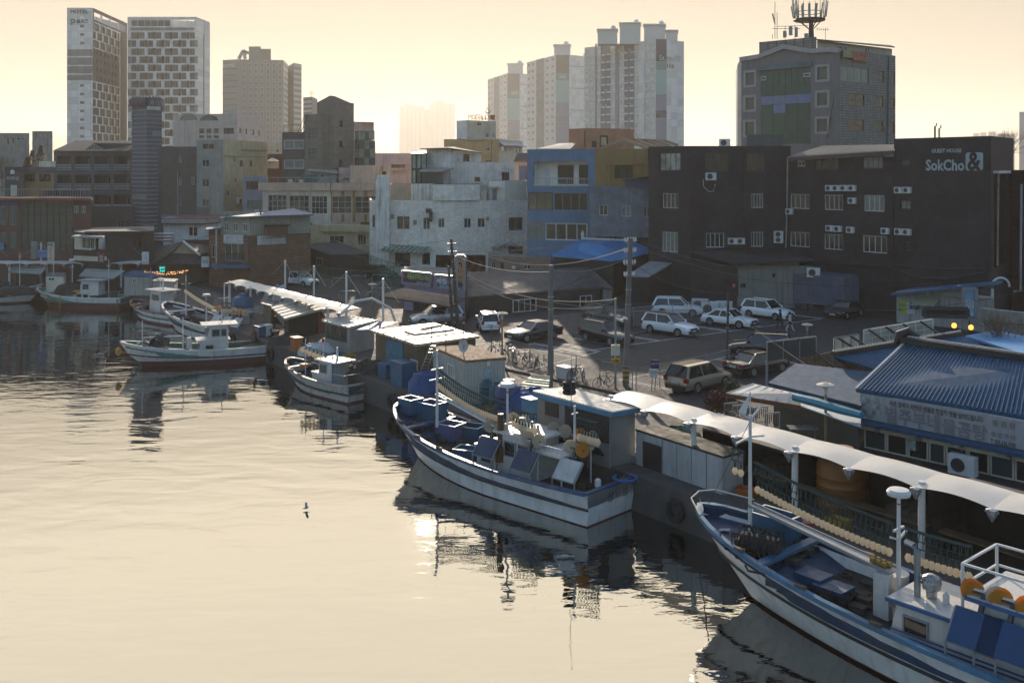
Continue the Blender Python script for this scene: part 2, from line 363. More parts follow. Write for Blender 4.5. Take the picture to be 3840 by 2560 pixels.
def land():
 c = [q(-59, 0), q(120, 0), Vector((3000, q(120, 0).y, G)), Vector((3000, 7500, G)), Vector((-3000, 7500, G)), Vector((-3000, 113.5, G))]
 e = [(p.x, p.y) for p in (c[0], c[1], c[2], c[3], c[4], c[5])]
 struct('ground', MB().add([(*p, G) for p in e], [tuple(range(6))]), ASPH)
 k = MB()   # quay wall with coping
 a, b, f = q(-59, 0), q(80, 0), Vector((-200, 113.5, G))
 for p0, p1 in ((a, b), (f, Vector((a.x - .02, 113.5, G)))):
  d = (p1 - p0).normalized(); n = Vector((-d.y, d.x, 0));
  k.hexa([p0 - n * .3 + Vector((0, 0, -2.5)), p1 - n * .3 + Vector((0, 0, -2.5)), p1 + n * .9 + Vector((0, 0, -2.5)), p0 + n * .9 + Vector((0, 0, -2.5))],
               [p0 - n * .3 + Vector((0, 0, .05)), p1 - n * .3 + Vector((0, 0, .05)), p1 + n * .9 + Vector((0, 0, .05)), p0 + n * .9 + Vector((0, 0, .05))])
 struct('quay_wall', k, CONC)
 s = MB(); s.prism([q(x, t).xy for x, t in ((-58, .92), (78, .92), (78, 7.2), (-58, 7.2))], G - .3, G + .02); struct('quay_pavement', s, M('quay_paving', (.085, .078, .068), .9, var=.25, scale=.5, bump=.3, dirt=(.6, (.06, .055, .05))))
land()
# ---------------------------------------------------------------- towers in the haze
PALE = M('pale_cladding', (.8, .74, .65), .8, var=.06, tile=(0, 2.4, 2.4, (.52, .5, .47), .05), fine=.03)
GREYC = M('grey_cladding', (.24, .23, .215), .8, var=.06, tile=(0, 2.4, 2.4, (.11, .11, .1), .05), fine=.03)
DGREY = M('dark_cladding', (.07, .072, .07), .7, var=.08, fine=.03)
SGND = M('sign_letter_dark', (.04, .06, .055), .6, var=0, fine=0); SGNW = M('sign_letter_white', (.6, .6, .58), .6, var=0, fine=0); SGNG = M('sign_letter_green', (.02, .14, .06), .6, var=0, fine=0)
FLT = 3.09
def hotel():
 Y = 363; zt = zat(30, Y)
 b = Bld('hotel_tower', 'tall pale hotel of two wings with dark grey band and green logo lettering', 'hotel', [(251, Y), (348, Y), (477, 402)], zt, PALE, back=-2, roof=False)
 b.poly = b.P + [Vector((b.P[0].x + 3, 402)), Vector((b.P[0].x, Y + 6))]
 b.mats[1] = DGREY
 for v0, v1 in ((186, 211), (217, 244), (249, 276), (281, 301)):
  b.panel(0, 253, v0, 347, v1, GREYC, .04)
 zs = [zat(99 + 31.8 * k, Y) for k in range(15)]
 f = b.F[0]; s0, s1 = f.px(299, 99)[0], f.px(315, 99)[0]
 b.win(0, [(s0, z - .55, s1, z + .55) for z in zs[:14]], cols=2, raw=True, fw=.12, inset=.15)
 b.hole(0, 298, 59, 315, 70)
 f = b.F[1]; rec = []
 for k, z in enumerate(zs):
  if 3 <= k <= 6:
   for j in range(6): rec.append((3.2 + j * 4.2, z - .7, 4.6 + j * 4.2, z + .9))
   continue
  for j in range(5):
   a = 1.2 + j * 6.6 - (3.2 if k % 2 else 0); c = a + 5; a = max(a, 1.); c = min(c, 29)
   if c - a > 1.2: rec.append((a, z - 1.25, c, z + 1.25))
 b.win(1, rec, cols=2, raw=True, fm=DGREY, gm=M('balcony_glass', (.05, .055, .055), .35, var=.2, fine=0), fw=.2, inset=.3)
 # light lattice round the dark balconies
 lat = MB()
 def bar(a, c, z0, z1): lat.hexa([f.pt(a, z0, .01), f.pt(c, z0, .01), f.pt(c, z0, .16), f.pt(a, z0, .16)], [f.pt(a, z1, .01), f.pt(c, z1, .01), f.pt(c, z1, .16), f.pt(a, z1, .16)])
 for k in range(16):
  if 4 <= k <= 6: continue
  bar(.2, 30, zs[min(k, 14)] + 1.3 - (0 if k < 15 else 3), zs[min(k, 14)] + 1.78 - (0 if k < 15 else 3))
 for k in range(15):
  if 3 <= k <= 6: continue
  for j in range(6):
   a = -.6 + j * 6.6 + (3.4 if k % 2 else 0)
   if .0 < a < 28: bar(a, a + 1.4, zs[k] - 1.3, zs[k] + 1.3)
 bar(29, 30.2, zs[14] - 1.5, zs[0] + 1.7); lat.build('lattice', PALE, b.o)
 # open frame at the roof edge
 fr = MB(); f.holes.append((1.4, zs[0] + 2.6, 38.5, zt - 1.3))
 for a in (9, 18.5, 28): fr.hexa([f.pt(a, zs[0] + 2.6, -.4), f.pt(a + .8, zs[0] + 2.6, -.4), f.pt(a + .8, zs[0] + 2.6, .02), f.pt(a, zs[0] + 2.6, .02)], [f.pt(a, zt - 1.3, -.4), f.pt(a + .8, zt - 1.3, -.4), f.pt(a + .8, zt - 1.3, .02), f.pt(a, zt - 1.3, .02)])
 fr.build('roof_frame', PALE, b.o)
 b.poly = [b.P[0], b.P[1], b.P[2]] + b.poly[3:]
 MB().add([(*p, zs[0] + 2.4) for p in b.poly], [tuple(range(5))]).build('roof', GREYC, b.o)
 b.txt(0, 'HOTEL', 266, 38, 332, 52, SGND, .2, .03, ext=.1); b.txt(0, '골프존', 288, 74, 333, 88, SGND, .2, .02, ext=.1)
 f0 = b.F[0]; lg = MB(); c = f0.pt(*f0.px(275, 80), .2); lg.torus(c, .62, .22, 'y', 14, 5); lg.box(c.x - .85, c.x - .4, c.y - .1, c.y + .1, c.z - 1.3, c.z + .7); lg.build('logo', SGNG, b.o)
 b.done()
 # second wing
 Y = 380; zt = zat(64, Y); zr = zat(113, Y)
 b2 = Bld('hotel_wing', 'broad hotel wing with grid of balcony windows and open roof frame', 'hotel', [(478, Y), (735, Y), (787, 394)], zt, PALE, back=16, roof=False)
 f = b2.F[0]; p = f.px(478, 300)[0]
 px = Y / F; rec = []; greys = MB()
 for k in range(15):
  zc = zat(134 + 30.4 * k, Y)
  for j in range(8):
   a = (1203 + 76.8 * j - 1170) / 2.45 * px; rec.append((a, zc - 1.25, a + 1.95, zc + 1.25))
   g0 = a + 2. if k % 2 == 0 and j % 2 == 0 or k % 2 and j % 2 else a - 1.15
   greys.hexa([f.pt(g0, zc - 1.3, .01), f.pt(g0 + 1.1, zc - 1.3, .01), f.pt(g0 + 1.1, zc - 1.3, .05), f.pt(g0, zc - 1.3, .05)], [f.pt(g0, zc + 1.3, .01), f.pt(g0 + 1.1, zc + 1.3, .01), f.pt(g0 + 1.1, zc + 1.3, .05), f.pt(g0, zc + 1.3, .05)])
 b2.win(0, rec, cols=2, raw=True, fm=FRAMEG, gm=M('hotel_glass', (.045, .05, .05), .3, var=.5, scale=.6, fine=0), fw=.1, inset=.35)
 greys.build('grey_infill', GREYC, b2.o)
 b2.panel(0, 490, 104, 729, 115, GREYC, .06)
 # open top: the wall is pierced, dark glazing to the left
 f.holes.append(f.rect(645, 75, 701, 101)); f.holes.append(f.rect(704, 75, 729, 101)); b2.win(0, [(491, 75, 640, 101)], cols=6, fm=PALE, gm=DGREY, fw=.2)
 MB().add([(*q_, zr) for q_ in b2.poly], [tuple(range(len(b2.poly)))]).build('roof', GREYC, b2.o)
 f2 = b2.F[1]; s = MB(); a = f2.px(762, 300)[0]
 s.hexa([f2.pt(a, 10, .01), f2.pt(a + .5, 10, .01), f2.pt(a + .5, 10, .06), f2.pt(a, 10, .06)], [f2.pt(a, zt - 6, .01), f2.pt(a + .5, zt - 6, .01), f2.pt(a + .5, zt - 6, .06), f2.pt(a, zt - 6, .06)]); s.build('shadow_gap', GREYC, b2.o)
 b2.poly = b2.P + [b2.P[2] + Vector((0, .1)), b2.P[2] + Vector((-.1, .1))]; b2.done()
 w_ = MB().quad((*(b2.P[0]), 5), (*(b2.P[0] + Vector((0, 16))), 5), (*(b2.P[0] + Vector((0, 16))), zr), (*(b2.P[0]), zr)); w_.build('wall', DGREY, b2.o)
hotel()
def grey_hotel():
 Y = 560; C = M('taupe_stone', (.28, .255, .22), .8, var=.05, fine=.02); C2 = M('taupe_stone_light', (.5, .46, .4), .8, var=.05, fine=.02)
 b = Bld('grey_hotel', 'hazy grey-brown hotel with white HOTEL lettering and square window grid', 'hotel', [(835, Y), (889, Y - 4), (1062, Y), (1080, Y + 25)], zat(226, Y), C, back=30)
 a = b.F[1]; s0 = a.px(905, 300)[0]; s1 = a.px(1060, 300)[0]; z0, z1 = zat(235, Y), zat(235 + 22.65 * 15, Y)
 dx = (s1 - s0) / 7; dz = (z0 - z1) / 15
 b.win(1, [(s0 + (j + .22) * dx, z1 + (k + .1) * dz, s0 + (j + .8) * dx, z1 + (k + .86) * dz) for k in range(15) for j in range(7)], cols=2, raw=True, fm=C2, gm=M('dark_hotel_glass', (.06, .06, .06), .4, var=.4, scale=.5, fine=0), fw=.3, inset=.3)
 for k in range(9): b.panel(0, 836, 258 + k * 22.6, 888, 260.5 + k * 22.6, M('stone_line', (.1, .09, .08), .8, var=0), .05)
 for k in range(16): b.panel(2, 1063, 234 + k * 22.6, 1080, 244 + k * 22.6, C2, .05)
 b.txt(0, 'HOTEL', 838, 241, 884, 254, SGNW, .3, .02, ext=.1); b.done()
 for u0, u1, v0, v1, y in ((933, 978, 175, 226, 566), (978, 1016, 184, 226, 569)):
  MB().prism([xy(u0, y), xy(u1, y), xy(u1, y + 12), xy(u0, y + 12)], zat(226, Y), zat(v0, y)).build('plant_room', C, b.o)
 m = MB()
 for p0, p1 in (((895, 222), (912, 190)), ((912, 190), (932, 200)), ((918, 222), (918, 194))): m.bar(at(*p0, 572), at(*p1, 572), 1.6)
 m.build('roof_truss', C2, b.o)
 c = Bld('grey_hotel_annex', 'slim hazy tower block with pale and grey stripes behind the grey-brown hotel', 'hotel', [(1080, 610), (1101, 590), (1131, 600)], zat(236, 590), C, back=20)
 for k in range(14): c.panel(1, 1102, 242 + k * 21, 1130, 252 + k * 21, C2, .05)
 c.grid(0, 1082, 240, 1100, 540, 1, 14, .6, .6, fm=C2, fw=.3, gm=MATS['dark_hotel_glass']); c.done()
 d = Bld('grey_office_block', 'hazy grey office block with a small tree on its roof', 'building', [(1137, 430), (1170, 425), (1190, 440)], zat(363, 425), M('grey_panel', (.22, .21, .19), .8, var=.08), back=15)
 for k in range(7): d.panel(0, 1138, 378 + k * 17, 1169, 387 + k * 17, C2, .05)
 d.done()
grey_hotel()
SLATE = M('tower_slate', (.13, .15, .18), .8, var=.05, fine=.02); TOW = M('tower_pale_grey', (.66, .62, .56), .8, var=.05, fine=.02); TOWL = M('tower_light', (.74, .7, .64), .8, var=.05, tile=(0, 3, 3, (.58, .57, .55), .04), fine=.02)
NAVY = M('tower_navy', (.035, .055, .085), .8, var=.05, fine=0); TEAL = M('tower_teal', (.13, .27, .24), .8, var=.05, fine=0); AQUA = M('tower_aqua', (.25, .45, .39), .8, var=.05, fine=0); LILAC = M('tower_lilac', (.24, .25, .3), .8, var=.05, fine=0); BROWN = M('tower_brown', (.15, .12, .11), .8, var=.05, fine=0)
GLP = M('painted_sky_pane', (.7, .7, .58), .2, var=.35, scale=.4, fine=0)  # bright sky in the panes is painted as a pale base colour
def roofbox(b, Y, u0, u1, v0, v1, z0, hood=None):
 m = MB(); m.prism([xy(u0, Y), xy(u1, Y), xy(u1, Y + 9), xy(u0, Y + 9)], z0 - 1, zat(v0, Y)); m.build('plant_room', TOW, b.o)
 c = MB(); e = 2 * F / Y / 2.4; c.prism([xy(u0 - 3, Y - .8), xy(u1 + 3, Y - .8), xy(u1 + 3, Y + 10), xy(u0 - 3, Y + 10)], zat(v0, Y), zat(v0 - 4, Y)); c.build('plant_room_cap', TOWL, b.o)
 if hood:
  p = at(hood[0], hood[1], Y + 3); r = 10 * Y / F; hd = MB().lathe(p, [(r * .8, -r), (r, -r * .6), (r * 1.0, r * .3), (r * .7, r * .75), (.1, r)], 12); hd.build('roof_ventilator', TOWL, b.o, True)
def apartments():
 b = Bld('apartment_tower', 'tallest grey apartment tower with navy and teal end stripe numbered 103', 'apartment tower', [(2192, 458), (2459, 430), (2500, 430), (2565, 436)], zat(150, 430), TOW, back=14)
 b.mats[1] = TOWL; b.mats[2] = TOWL; f = b.F[0]
 cols = [(1470, 0), (1515, 0), (1583, 0), (1625, 1), (1672, 1), (1717, 0), (1787, 0), (1835, 1), (1885, 1), (1935, 0), (2027, 0), (2075, 0)]
 zt = zat(150, 430); rec = []; acs = MB(); rnd.seed(3)
 for k in range(14):
  for x, sl in cols:
   uc = 1600 + x / 2.45; a = f.px(uc - 7, 300)[0]; c = f.px(uc + 7, 300)[0]; z = zt - 2.1 - k * 3.38 - .8
   rec.append((a, z - 1.0, c, z + 1.15))
   if rnd.random() < .35: p = f.pt(a - .1, z - .8, .2); acs.box(p.x - .45, p.x + .35, p.y - .45, p.y - .05, p.z, p.z + .8)
 b.win(0, rec, cols=2, raw=True, gm=GLP, fw=.14, inset=.25); acs.build('condenser_units', FRAMEW, b.o)['kind'] = 'stuff'
 rl = MB()
 for a, z0, c, z1 in rec: rl.hexa([f.pt(a, z0 - .75, .05), f.pt(c, z0 - .75, .05), f.pt(c, z0 - .75, .3), f.pt(a, z0 - .75, .3)], [f.pt(a, z0 - .05, .05), f.pt(c, z0 - .05, .05), f.pt(c, z0 - .05, .3), f.pt(a, z0 - .05, .3)])
 o = rl.build('balcony_fronts', TOWL, b.o); o['kind'] = 'stuff'
 for x0, x1 in ((1598, 1690), (1815, 1908)):
  b.panel(0, 1600 + x0 / 2.45, 172 - (x0 > 1700) * 8, 1600 + x1 / 2.45, 560, SLATE, .012, .02)
 for x0, x1 in ((1553, 1564), (1738, 1766), (1955, 2003)):
  b.panel(0, 1600 + x0 / 2.45, 165, 1600 + x1 / 2.45, 560, TOWL if x0 > 1900 else LILAC, .5, .6, 'pilaster')
 for v0, v1, m in ((148, 232, NAVY), (233, 263, TEAL), (263.5, 353, AQUA), (354, 413, LILAC), (414, 443, NAVY), (444, 560, LILAC)): b.panel(1, 2459.5, v0, 2499.5, v1, m, .05)
 b.txt(2, '103', 2500, 242, 2525, 256, SGND, .2, .03, ext=.1); b.txt(1, 'St.', 2472, 208, 2496, 228, SGNW, .2, .0, ext=.1); b.txt(2, 'Moritz', 2501, 214, 2550, 230, M('faint_letter', (.36, .35, .34), .8, var=0, fine=0), .2, 0, ext=.1); b.txt(2, '생·모리츠', 2527, 209, 2551, 219, SGND, .2, .0, ext=.1)
 b.done(); Z = zt
 for a in ((2241, 2315, 113, 165, (2300, 106)), (2324, 2402, 89, 140, (2386, 83)), (2415, 2495, 95, 148, (2480, 88)), (2496, 2541, 117, 150, None)): roofbox(b, 436, a[0], a[1], a[2], a[3], Z, a[4])
 for nm, lab, us, Y, vt, pit, no, box in (('102', 'middle hazy apartment tower with brown and mint end stripe numbered 102', (1976, 2084, 2135, 2192), 700, 207, 27, (2099, 283, 2122, 295), (2078, 2139, 171, (2123, 165))),
          ('101', 'hazier apartment tower with brown and mint end stripe numbered 101', (1829, 1902, 1949, 1976), 1000, 275, 23.6, (1919, 344, 1939, 356), (1904, 1961, 242, (1949, 237)))):
  c = Bld('apartment_tower', lab, 'apartment tower', [(us[0], Y * 1.07), (us[1], Y), (us[2], Y), (us[3], Y * 1.01)], zat(vt, Y), TOW, back=14); c.mats[1] = c.mats[2] = TOWL
  f = c.F[0]; zt = zat(vt, Y); dz = pit * Y / F; rec = []
  for k in range(int((545 - vt) / pit)):
   for fr in (.06, .2, .36, .44, .55, .7, .88):
    uc = us[0] + (us[1] - us[0]) * fr; h = 4.8 * (1 if fr not in (.36, .44, .55) else .55); a, e = f.px(uc - h, 300)[0], f.px(uc + h, 300)[0]
    z = zt - 2.6 - k * dz; rec.append((a, z - 1., e, z + 1.1))
  c.win(0, rec, cols=2, raw=True, gm=M('hazy_glass', (.15, .16, .14), .3, var=.4, scale=.4, fine=0), fw=.16, inset=.25)
  c.panel(0, us[0] + (us[1] - us[0]) * .32, vt + 14, us[0] + (us[1] - us[0]) * .6, 560, GREYC, .012, .02)
  r = (us[1] - 0); st = [(0, .21, BROWN), (.21, .29, TEAL), (.29, .53, AQUA), (.53, .68, LILAC), (.68, .755, GREYC), (.755, 1, LILAC)]
  for a, e, m in st: c.panel(1, us[1] + .5, vt + 1 + a * 330, us[2] - .5, vt + .5 + e * 330, m, .05)
  for k in range(5): c.panel(2, us[2] + 1, vt + 42 + k * 82, us[3], vt + 44 + k * 82, GREYC, .05)
  c.txt(1, nm, *no, SGNW, .2, .03, ext=.1); c.done(); roofbox(c, Y + 3, box[0], box[1], box[2], vt, zt, box[3])
 FARM = M('far_tower_grey', (.3, .32, .35), .9, var=.03, fine=0)
 for u0, u1, v, lab in ((1497, 1592, 396, 'left one of the two faint towers fading into the haze'), (1609, 1707, 386, 'right one of the two faint towers fading into the haze')):
  Y = 4200; c = Bld('far_tower', lab, 'apartment tower', [(u0, Y + 40), (u0 + 50, Y), (u1, Y + 60)], zat(v, Y), FARM, back=60, group='faint towers in the haze')
  for i in (0, 1):
   f = c.F[i]; n = 6
   c.panel(i, 0, 0, 0, 0, M('far_tower_dark', (.2, .21, .23), .9, var=0, fine=0), .5, .4, 'window_strip', raw=(f.w * .18, 40, f.w * .3, zat(v, Y) - 12)); c.panel(i, 0, 0, 0, 0, MATS['far_tower_dark'], .5, .4, 'window_strip', raw=(f.w * .55, 40, f.w * .7, zat(v, Y) - 12))
  c.done(); MB().prism([xy(u0 + 20, Y), xy(u0 + 55, Y), xy(u0 + 55, Y + 30), xy(u0 + 20, Y + 30)], zat(v, Y) - 2, zat(v - 8, Y)).build('plant_room', FARM, c.o)
 Bld('far_tower', 'low faint block joining the two towers fading into the haze', 'apartment tower', [(1586, 4300), (1616, 4300)], zat(412, 4300), FARM, back=60).done()
 for i, (u0, u1, v, Y) in enumerate(((3650, 3672, 500, 2400), (3676, 3700, 497, 2500), (3706, 3734, 494, 2400), (3740, 3806, 502, 2600))):
  Bld('far_tower', ['leftmost', 'second', 'third', 'widest'][i] + ' faint block of the far skyline right of the guest house', 'building', [(u0, Y), (u1, Y)], zat(v, Y), FARM, back=40, group='faint skyline blocks').done()
 Bld('far_tower', 'slim hazy tower cut by the right edge of the picture', 'apartment tower', [(3822, 900), (3860, 900)], zat(420, 900), FARM, back=20).done()
 hl = MB(); rows = []
 for j, (yy, hh) in enumerate(((5600, 0), (6100, 1), (6900, .6))):
  rows.append([Vector((x, yy, 1.6 + hh * (130 + 90 * math.sin(x * .0016 + 1) + 60 * math.sin(x * .0041)) * (1 if x < -400 else .55))) for x in range(-2900, 2901, 100)])
 struct('hills', hl.grid(rows), M('far_hill', (.06, .07, .05), .9))
apartments()
# ---------------------------------------------------------------- town behind the left quay
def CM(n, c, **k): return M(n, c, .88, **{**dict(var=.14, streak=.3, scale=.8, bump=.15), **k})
CREAM = CM('cream_render', (.62, .55, .42)); GREYR = CM('grey_render', (.1, .105, .112)); GREYD = CM('dark_grey_render', (.05, .054, .06)); BEIGE = CM('beige_render', (.34, .3, .25)); YELL = CM('yellow_render', (.56, .47, .28)); PEACH = CM('peach_render', (.62, .44, .32), streak=.45); PINK = CM('pink_render', (.6, .43, .38)); OCHRE = CM('ochre_render', (.3, .19, .07), streak=.4); WHT = CM('white_render', (.76, .74, .68)); CONCW = CM('old_concrete', (.25, .245, .22), streak=.55)
METG = M('galvanised_steel', (.4, .4, .4), .4, .6, var=.15, fine=.05); BLK = M('black_paint', (.02, .02, .022), .5, var=.1, fine=0); STEEL = M('bare_steel', (.32, .33, .34), .35, .7, var=.1, fine=.03); WPNT = M('white_paint', (.62, .61, .58), .5, var=.08, streak=.15)
def ac_mesh():
 b = MB(); b.box(-.42, .42, -.16, .16, 0, .62); f = MB(); f.torus((-.1, -.165, .31), .2, .03, 'y', 14, 5)
 for k in range(3): f.torus((-.1, -.165, .31), .05 + k * .05, .008, 'y', 12, 4)
 d = MB().lathe((-.1, -.168, .31), [(.19, 0), (.02, -.004)], 12, 'y')
 return b.mesh('casing', WPNT), f.mesh('fan_guard', FRAMED), d.mesh('fan', FRAMED)
ACM = ac_mesh(); BRK_ME = [MB().box(a, a + .04, -.14, .2, -.05, 0).mesh('bracket', FRAMED) for a in (-.4, .36)]
def ac(P, ang, label, w_=.84, group='air conditioning units'):
 o = thing('air_conditioner', label, 'air conditioner', P, ang, group, local=True); o.scale = (w_ / .84,) * 3
 for n, m in zip(('casing', 'fan_guard', 'fan'), ACM): inst(n, m, o, (0, 0, 0))
 for m in BRK_ME: inst('bracket', m, o, (0, 0, 0))
 return o
def railing(name, pts, hgt, parent, mat=None, gap=.14, r=.02, lab=None, cat='railing'):
 m = MB(); r_ = []
 for a, b in zip(pts, pts[1:]):
  a, b = Vector(a), Vector(b); n = max(1, int((b - a).length / gap)); up = Vector((0, 0, hgt))
  m.bar(a + up, b + up, r * 2.2); m.bar(a + up * .08, b + up * .08, r * 1.5)
  for i in range(n + 1): p = a.lerp(b, i / n); m.bar(p, p + up, r if i % 8 else r * 2)
 return m.build(name, mat or STEEL, parent)
def pipe(pts, r, parent, mat=None, name='drain_pipe'): return MB().tube(pts, r, 7).build(name, mat or METG, parent, True)
def sign(name, lab, P, e, wd, hg, th, mat, texts=(), frame=None, group=None, post=None, n=None):
 """flat sign board, lower left corner P, text rows (body, x0, z0, x1, z1 in fractions, material, bold, vertical)"""
 e = Vector(e[:2]).normalized(); e3 = Vector((e.x, e.y, 0)); nn = Vector((e.y, -e.x, 0)); P = Vector(P); up = Vector((0, 0, 1))
 o = thing(name, lab, 'sign', P, group=group)
 m = MB().hexa([P, P + e3 * wd, P + e3 * wd - nn * th, P - nn * th], [P + up * hg, P + e3 * wd + up * hg, P + e3 * wd - nn * th + up * hg, P - nn * th + up * hg]); m.build('board', mat, o)
 if frame:
  f = MB()
  for a, b in (((0, 0), (1, 0)), ((0, 1), (1, 1)), ((0, 0), (0, 1)), ((1, 0), (1, 1))): f.bar(P + e3 * wd * a[0] + up * hg * a[1], P + e3 * wd * b[0] + up * hg * b[1], th * 1.1 + .04)
  f.build('frame', frame, o)
 for t in texts:
  body, x0, z0, x1, z1, mt = t[:6]; bold = t[6] if len(t) > 6 else .01; vert = t[7] if len(t) > 7 else False
  lettering(body, mt, o, P + e3 * wd * (x0 + x1) / 2 + up * hg * (z0 + z1) / 2 + nn * .02, e, wd * (x1 - x0), hg * (z1 - z0), bold, vert, .008)
 if post: MB().cyl((P.x + e.x * wd * .5 - nn.x * -.1, P.y + e.y * wd * .5, post), (P.x + e.x * wd * .5, P.y + e.y * wd * .5, P.z), .05).build('post', STEEL, o)
 return o
def slab(mb, pts, th):   # a flat roof sheet from its four upper corners
 pts = [Vector(p) for p in pts]; return mb.hexa([p - Vector((0, 0, th)) for p in pts], pts)
def ribbed(parent, c, n, mat, rib, name='roof_sheet', rname='rib', th=.06, rw=.05, rh=.05, stuff=False):
 """sheet roof: corners near-left, near-right, far-right, far-left; ribs run up the slope, each a part"""
 a, b, d, e = [Vector(p) for p in c]; r = slab(MB(), (a, b, d, e), th).build(name, mat, parent)
 up = (b - a).cross(e - a).normalized()
 if up.z < 0: up = -up
 if stuff:
  m = MB()
  for i in range(n + 1): t = i / n; m.bar(a.lerp(b, t) + up * rh / 2, e.lerp(d, t) + up * rh / 2, rw, rh, up)
  o = m.build('ribs', rib, parent); o['kind'] = 'stuff'; return r
 for i in range(n + 1):
  t = i / n; MB().bar(a.lerp(b, t) + up * rh / 2, e.lerp(d, t) + up * rh / 2, rw, rh, up).build(rname, rib, parent)
 return r
def slatwin(b, i, rects, **k): return b.win(i, rects, **k)

def concrete_block():
 b = Bld('concrete_building', 'old bare concrete block with two roof turrets at the left edge', 'building', [(-60, 195), (197, 190)], zat(617, 190), CONCW, back=14)
 b.win(0, [(58, 648, 95, 670), (100, 648, 122, 670), (0, 648, 16, 672), (175, 640, 195, 690)], cols=2, gm=GLASS2); b.done()
 for u0, u1, v, lab in ((-40, 110, 569, 0), (121, 197, 492, 1)):
  c = Bld('roof_turret' if 0 else 'stair_turret', ['low concrete roof house with green-floored terrace at the left edge', 'tall concrete stair turret with two small lit windows'][lab], 'building', [(u0, 193), (u1, 193)], zat(v if lab else 499, 193), CONCW, base=zat(617, 190) + .02, back=8)
  c.win(0, [(151, 503, 160, 512), (168, 503, 178, 512)] if lab else [(42, 514, 54, 540), (62, 517, 72, 526), (80, 517, 89, 526), (24, 515, 35, 545)], cols=1, gm=GLASSC if lab else None); c.done()  # turret panes use the pale curtain colour
concrete_block()
def lodge_sign():
 b = Bld('sign_house', 'dark slab house with white lettering and small house emblem', 'building', [(18, 140), (86, 140)], zat(625, 140), M('dark_panel', (.03, .035, .045), .6, var=.1), back=6)
 b.txt(0, '리하임', 26, 662, 72, 676, SGNW, .05, .0); f = b.F[0]
 c = f.pt(*f.px(47, 646), .04); MB().prism([(c.x - .28, c.y), (c.x + .28, c.y), (c.x + .28, c.y + .03), (c.x - .28, c.y + .03)], c.z - .25, c.z + .1).add([(c.x - .38, c.y, c.z + .1), (c.x + .38, c.y, c.z + .1), (c.x, c.y, c.z + .45)], [(0, 1, 2)]).build('emblem', SGNW, b.o)
 b.panel(0, 40, 694, 64, 735, M('pale_cream_panel', (.5, .5, .4), .6, var=.1), .03); b.done()  # plain pale panel colour without emission
 c = Bld('tan_house', 'tan rendered house with two dark square windows and grey parapet', 'building', [(87, 142), (202, 142)], zat(648, 142), CM('tan_render', (.3, .2, .1)), back=7)
 c.win(0, [(90, 653, 131, 681), (146, 653, 190, 681)], cols=2, fm=BLK, fw=.16); c.panel(0, 86, 626, 202, 649, GREYR, .12, .2); c.panel(0, 140, 604, 200, 627, CREAM, -.5, .2); c.done()
lodge_sign()
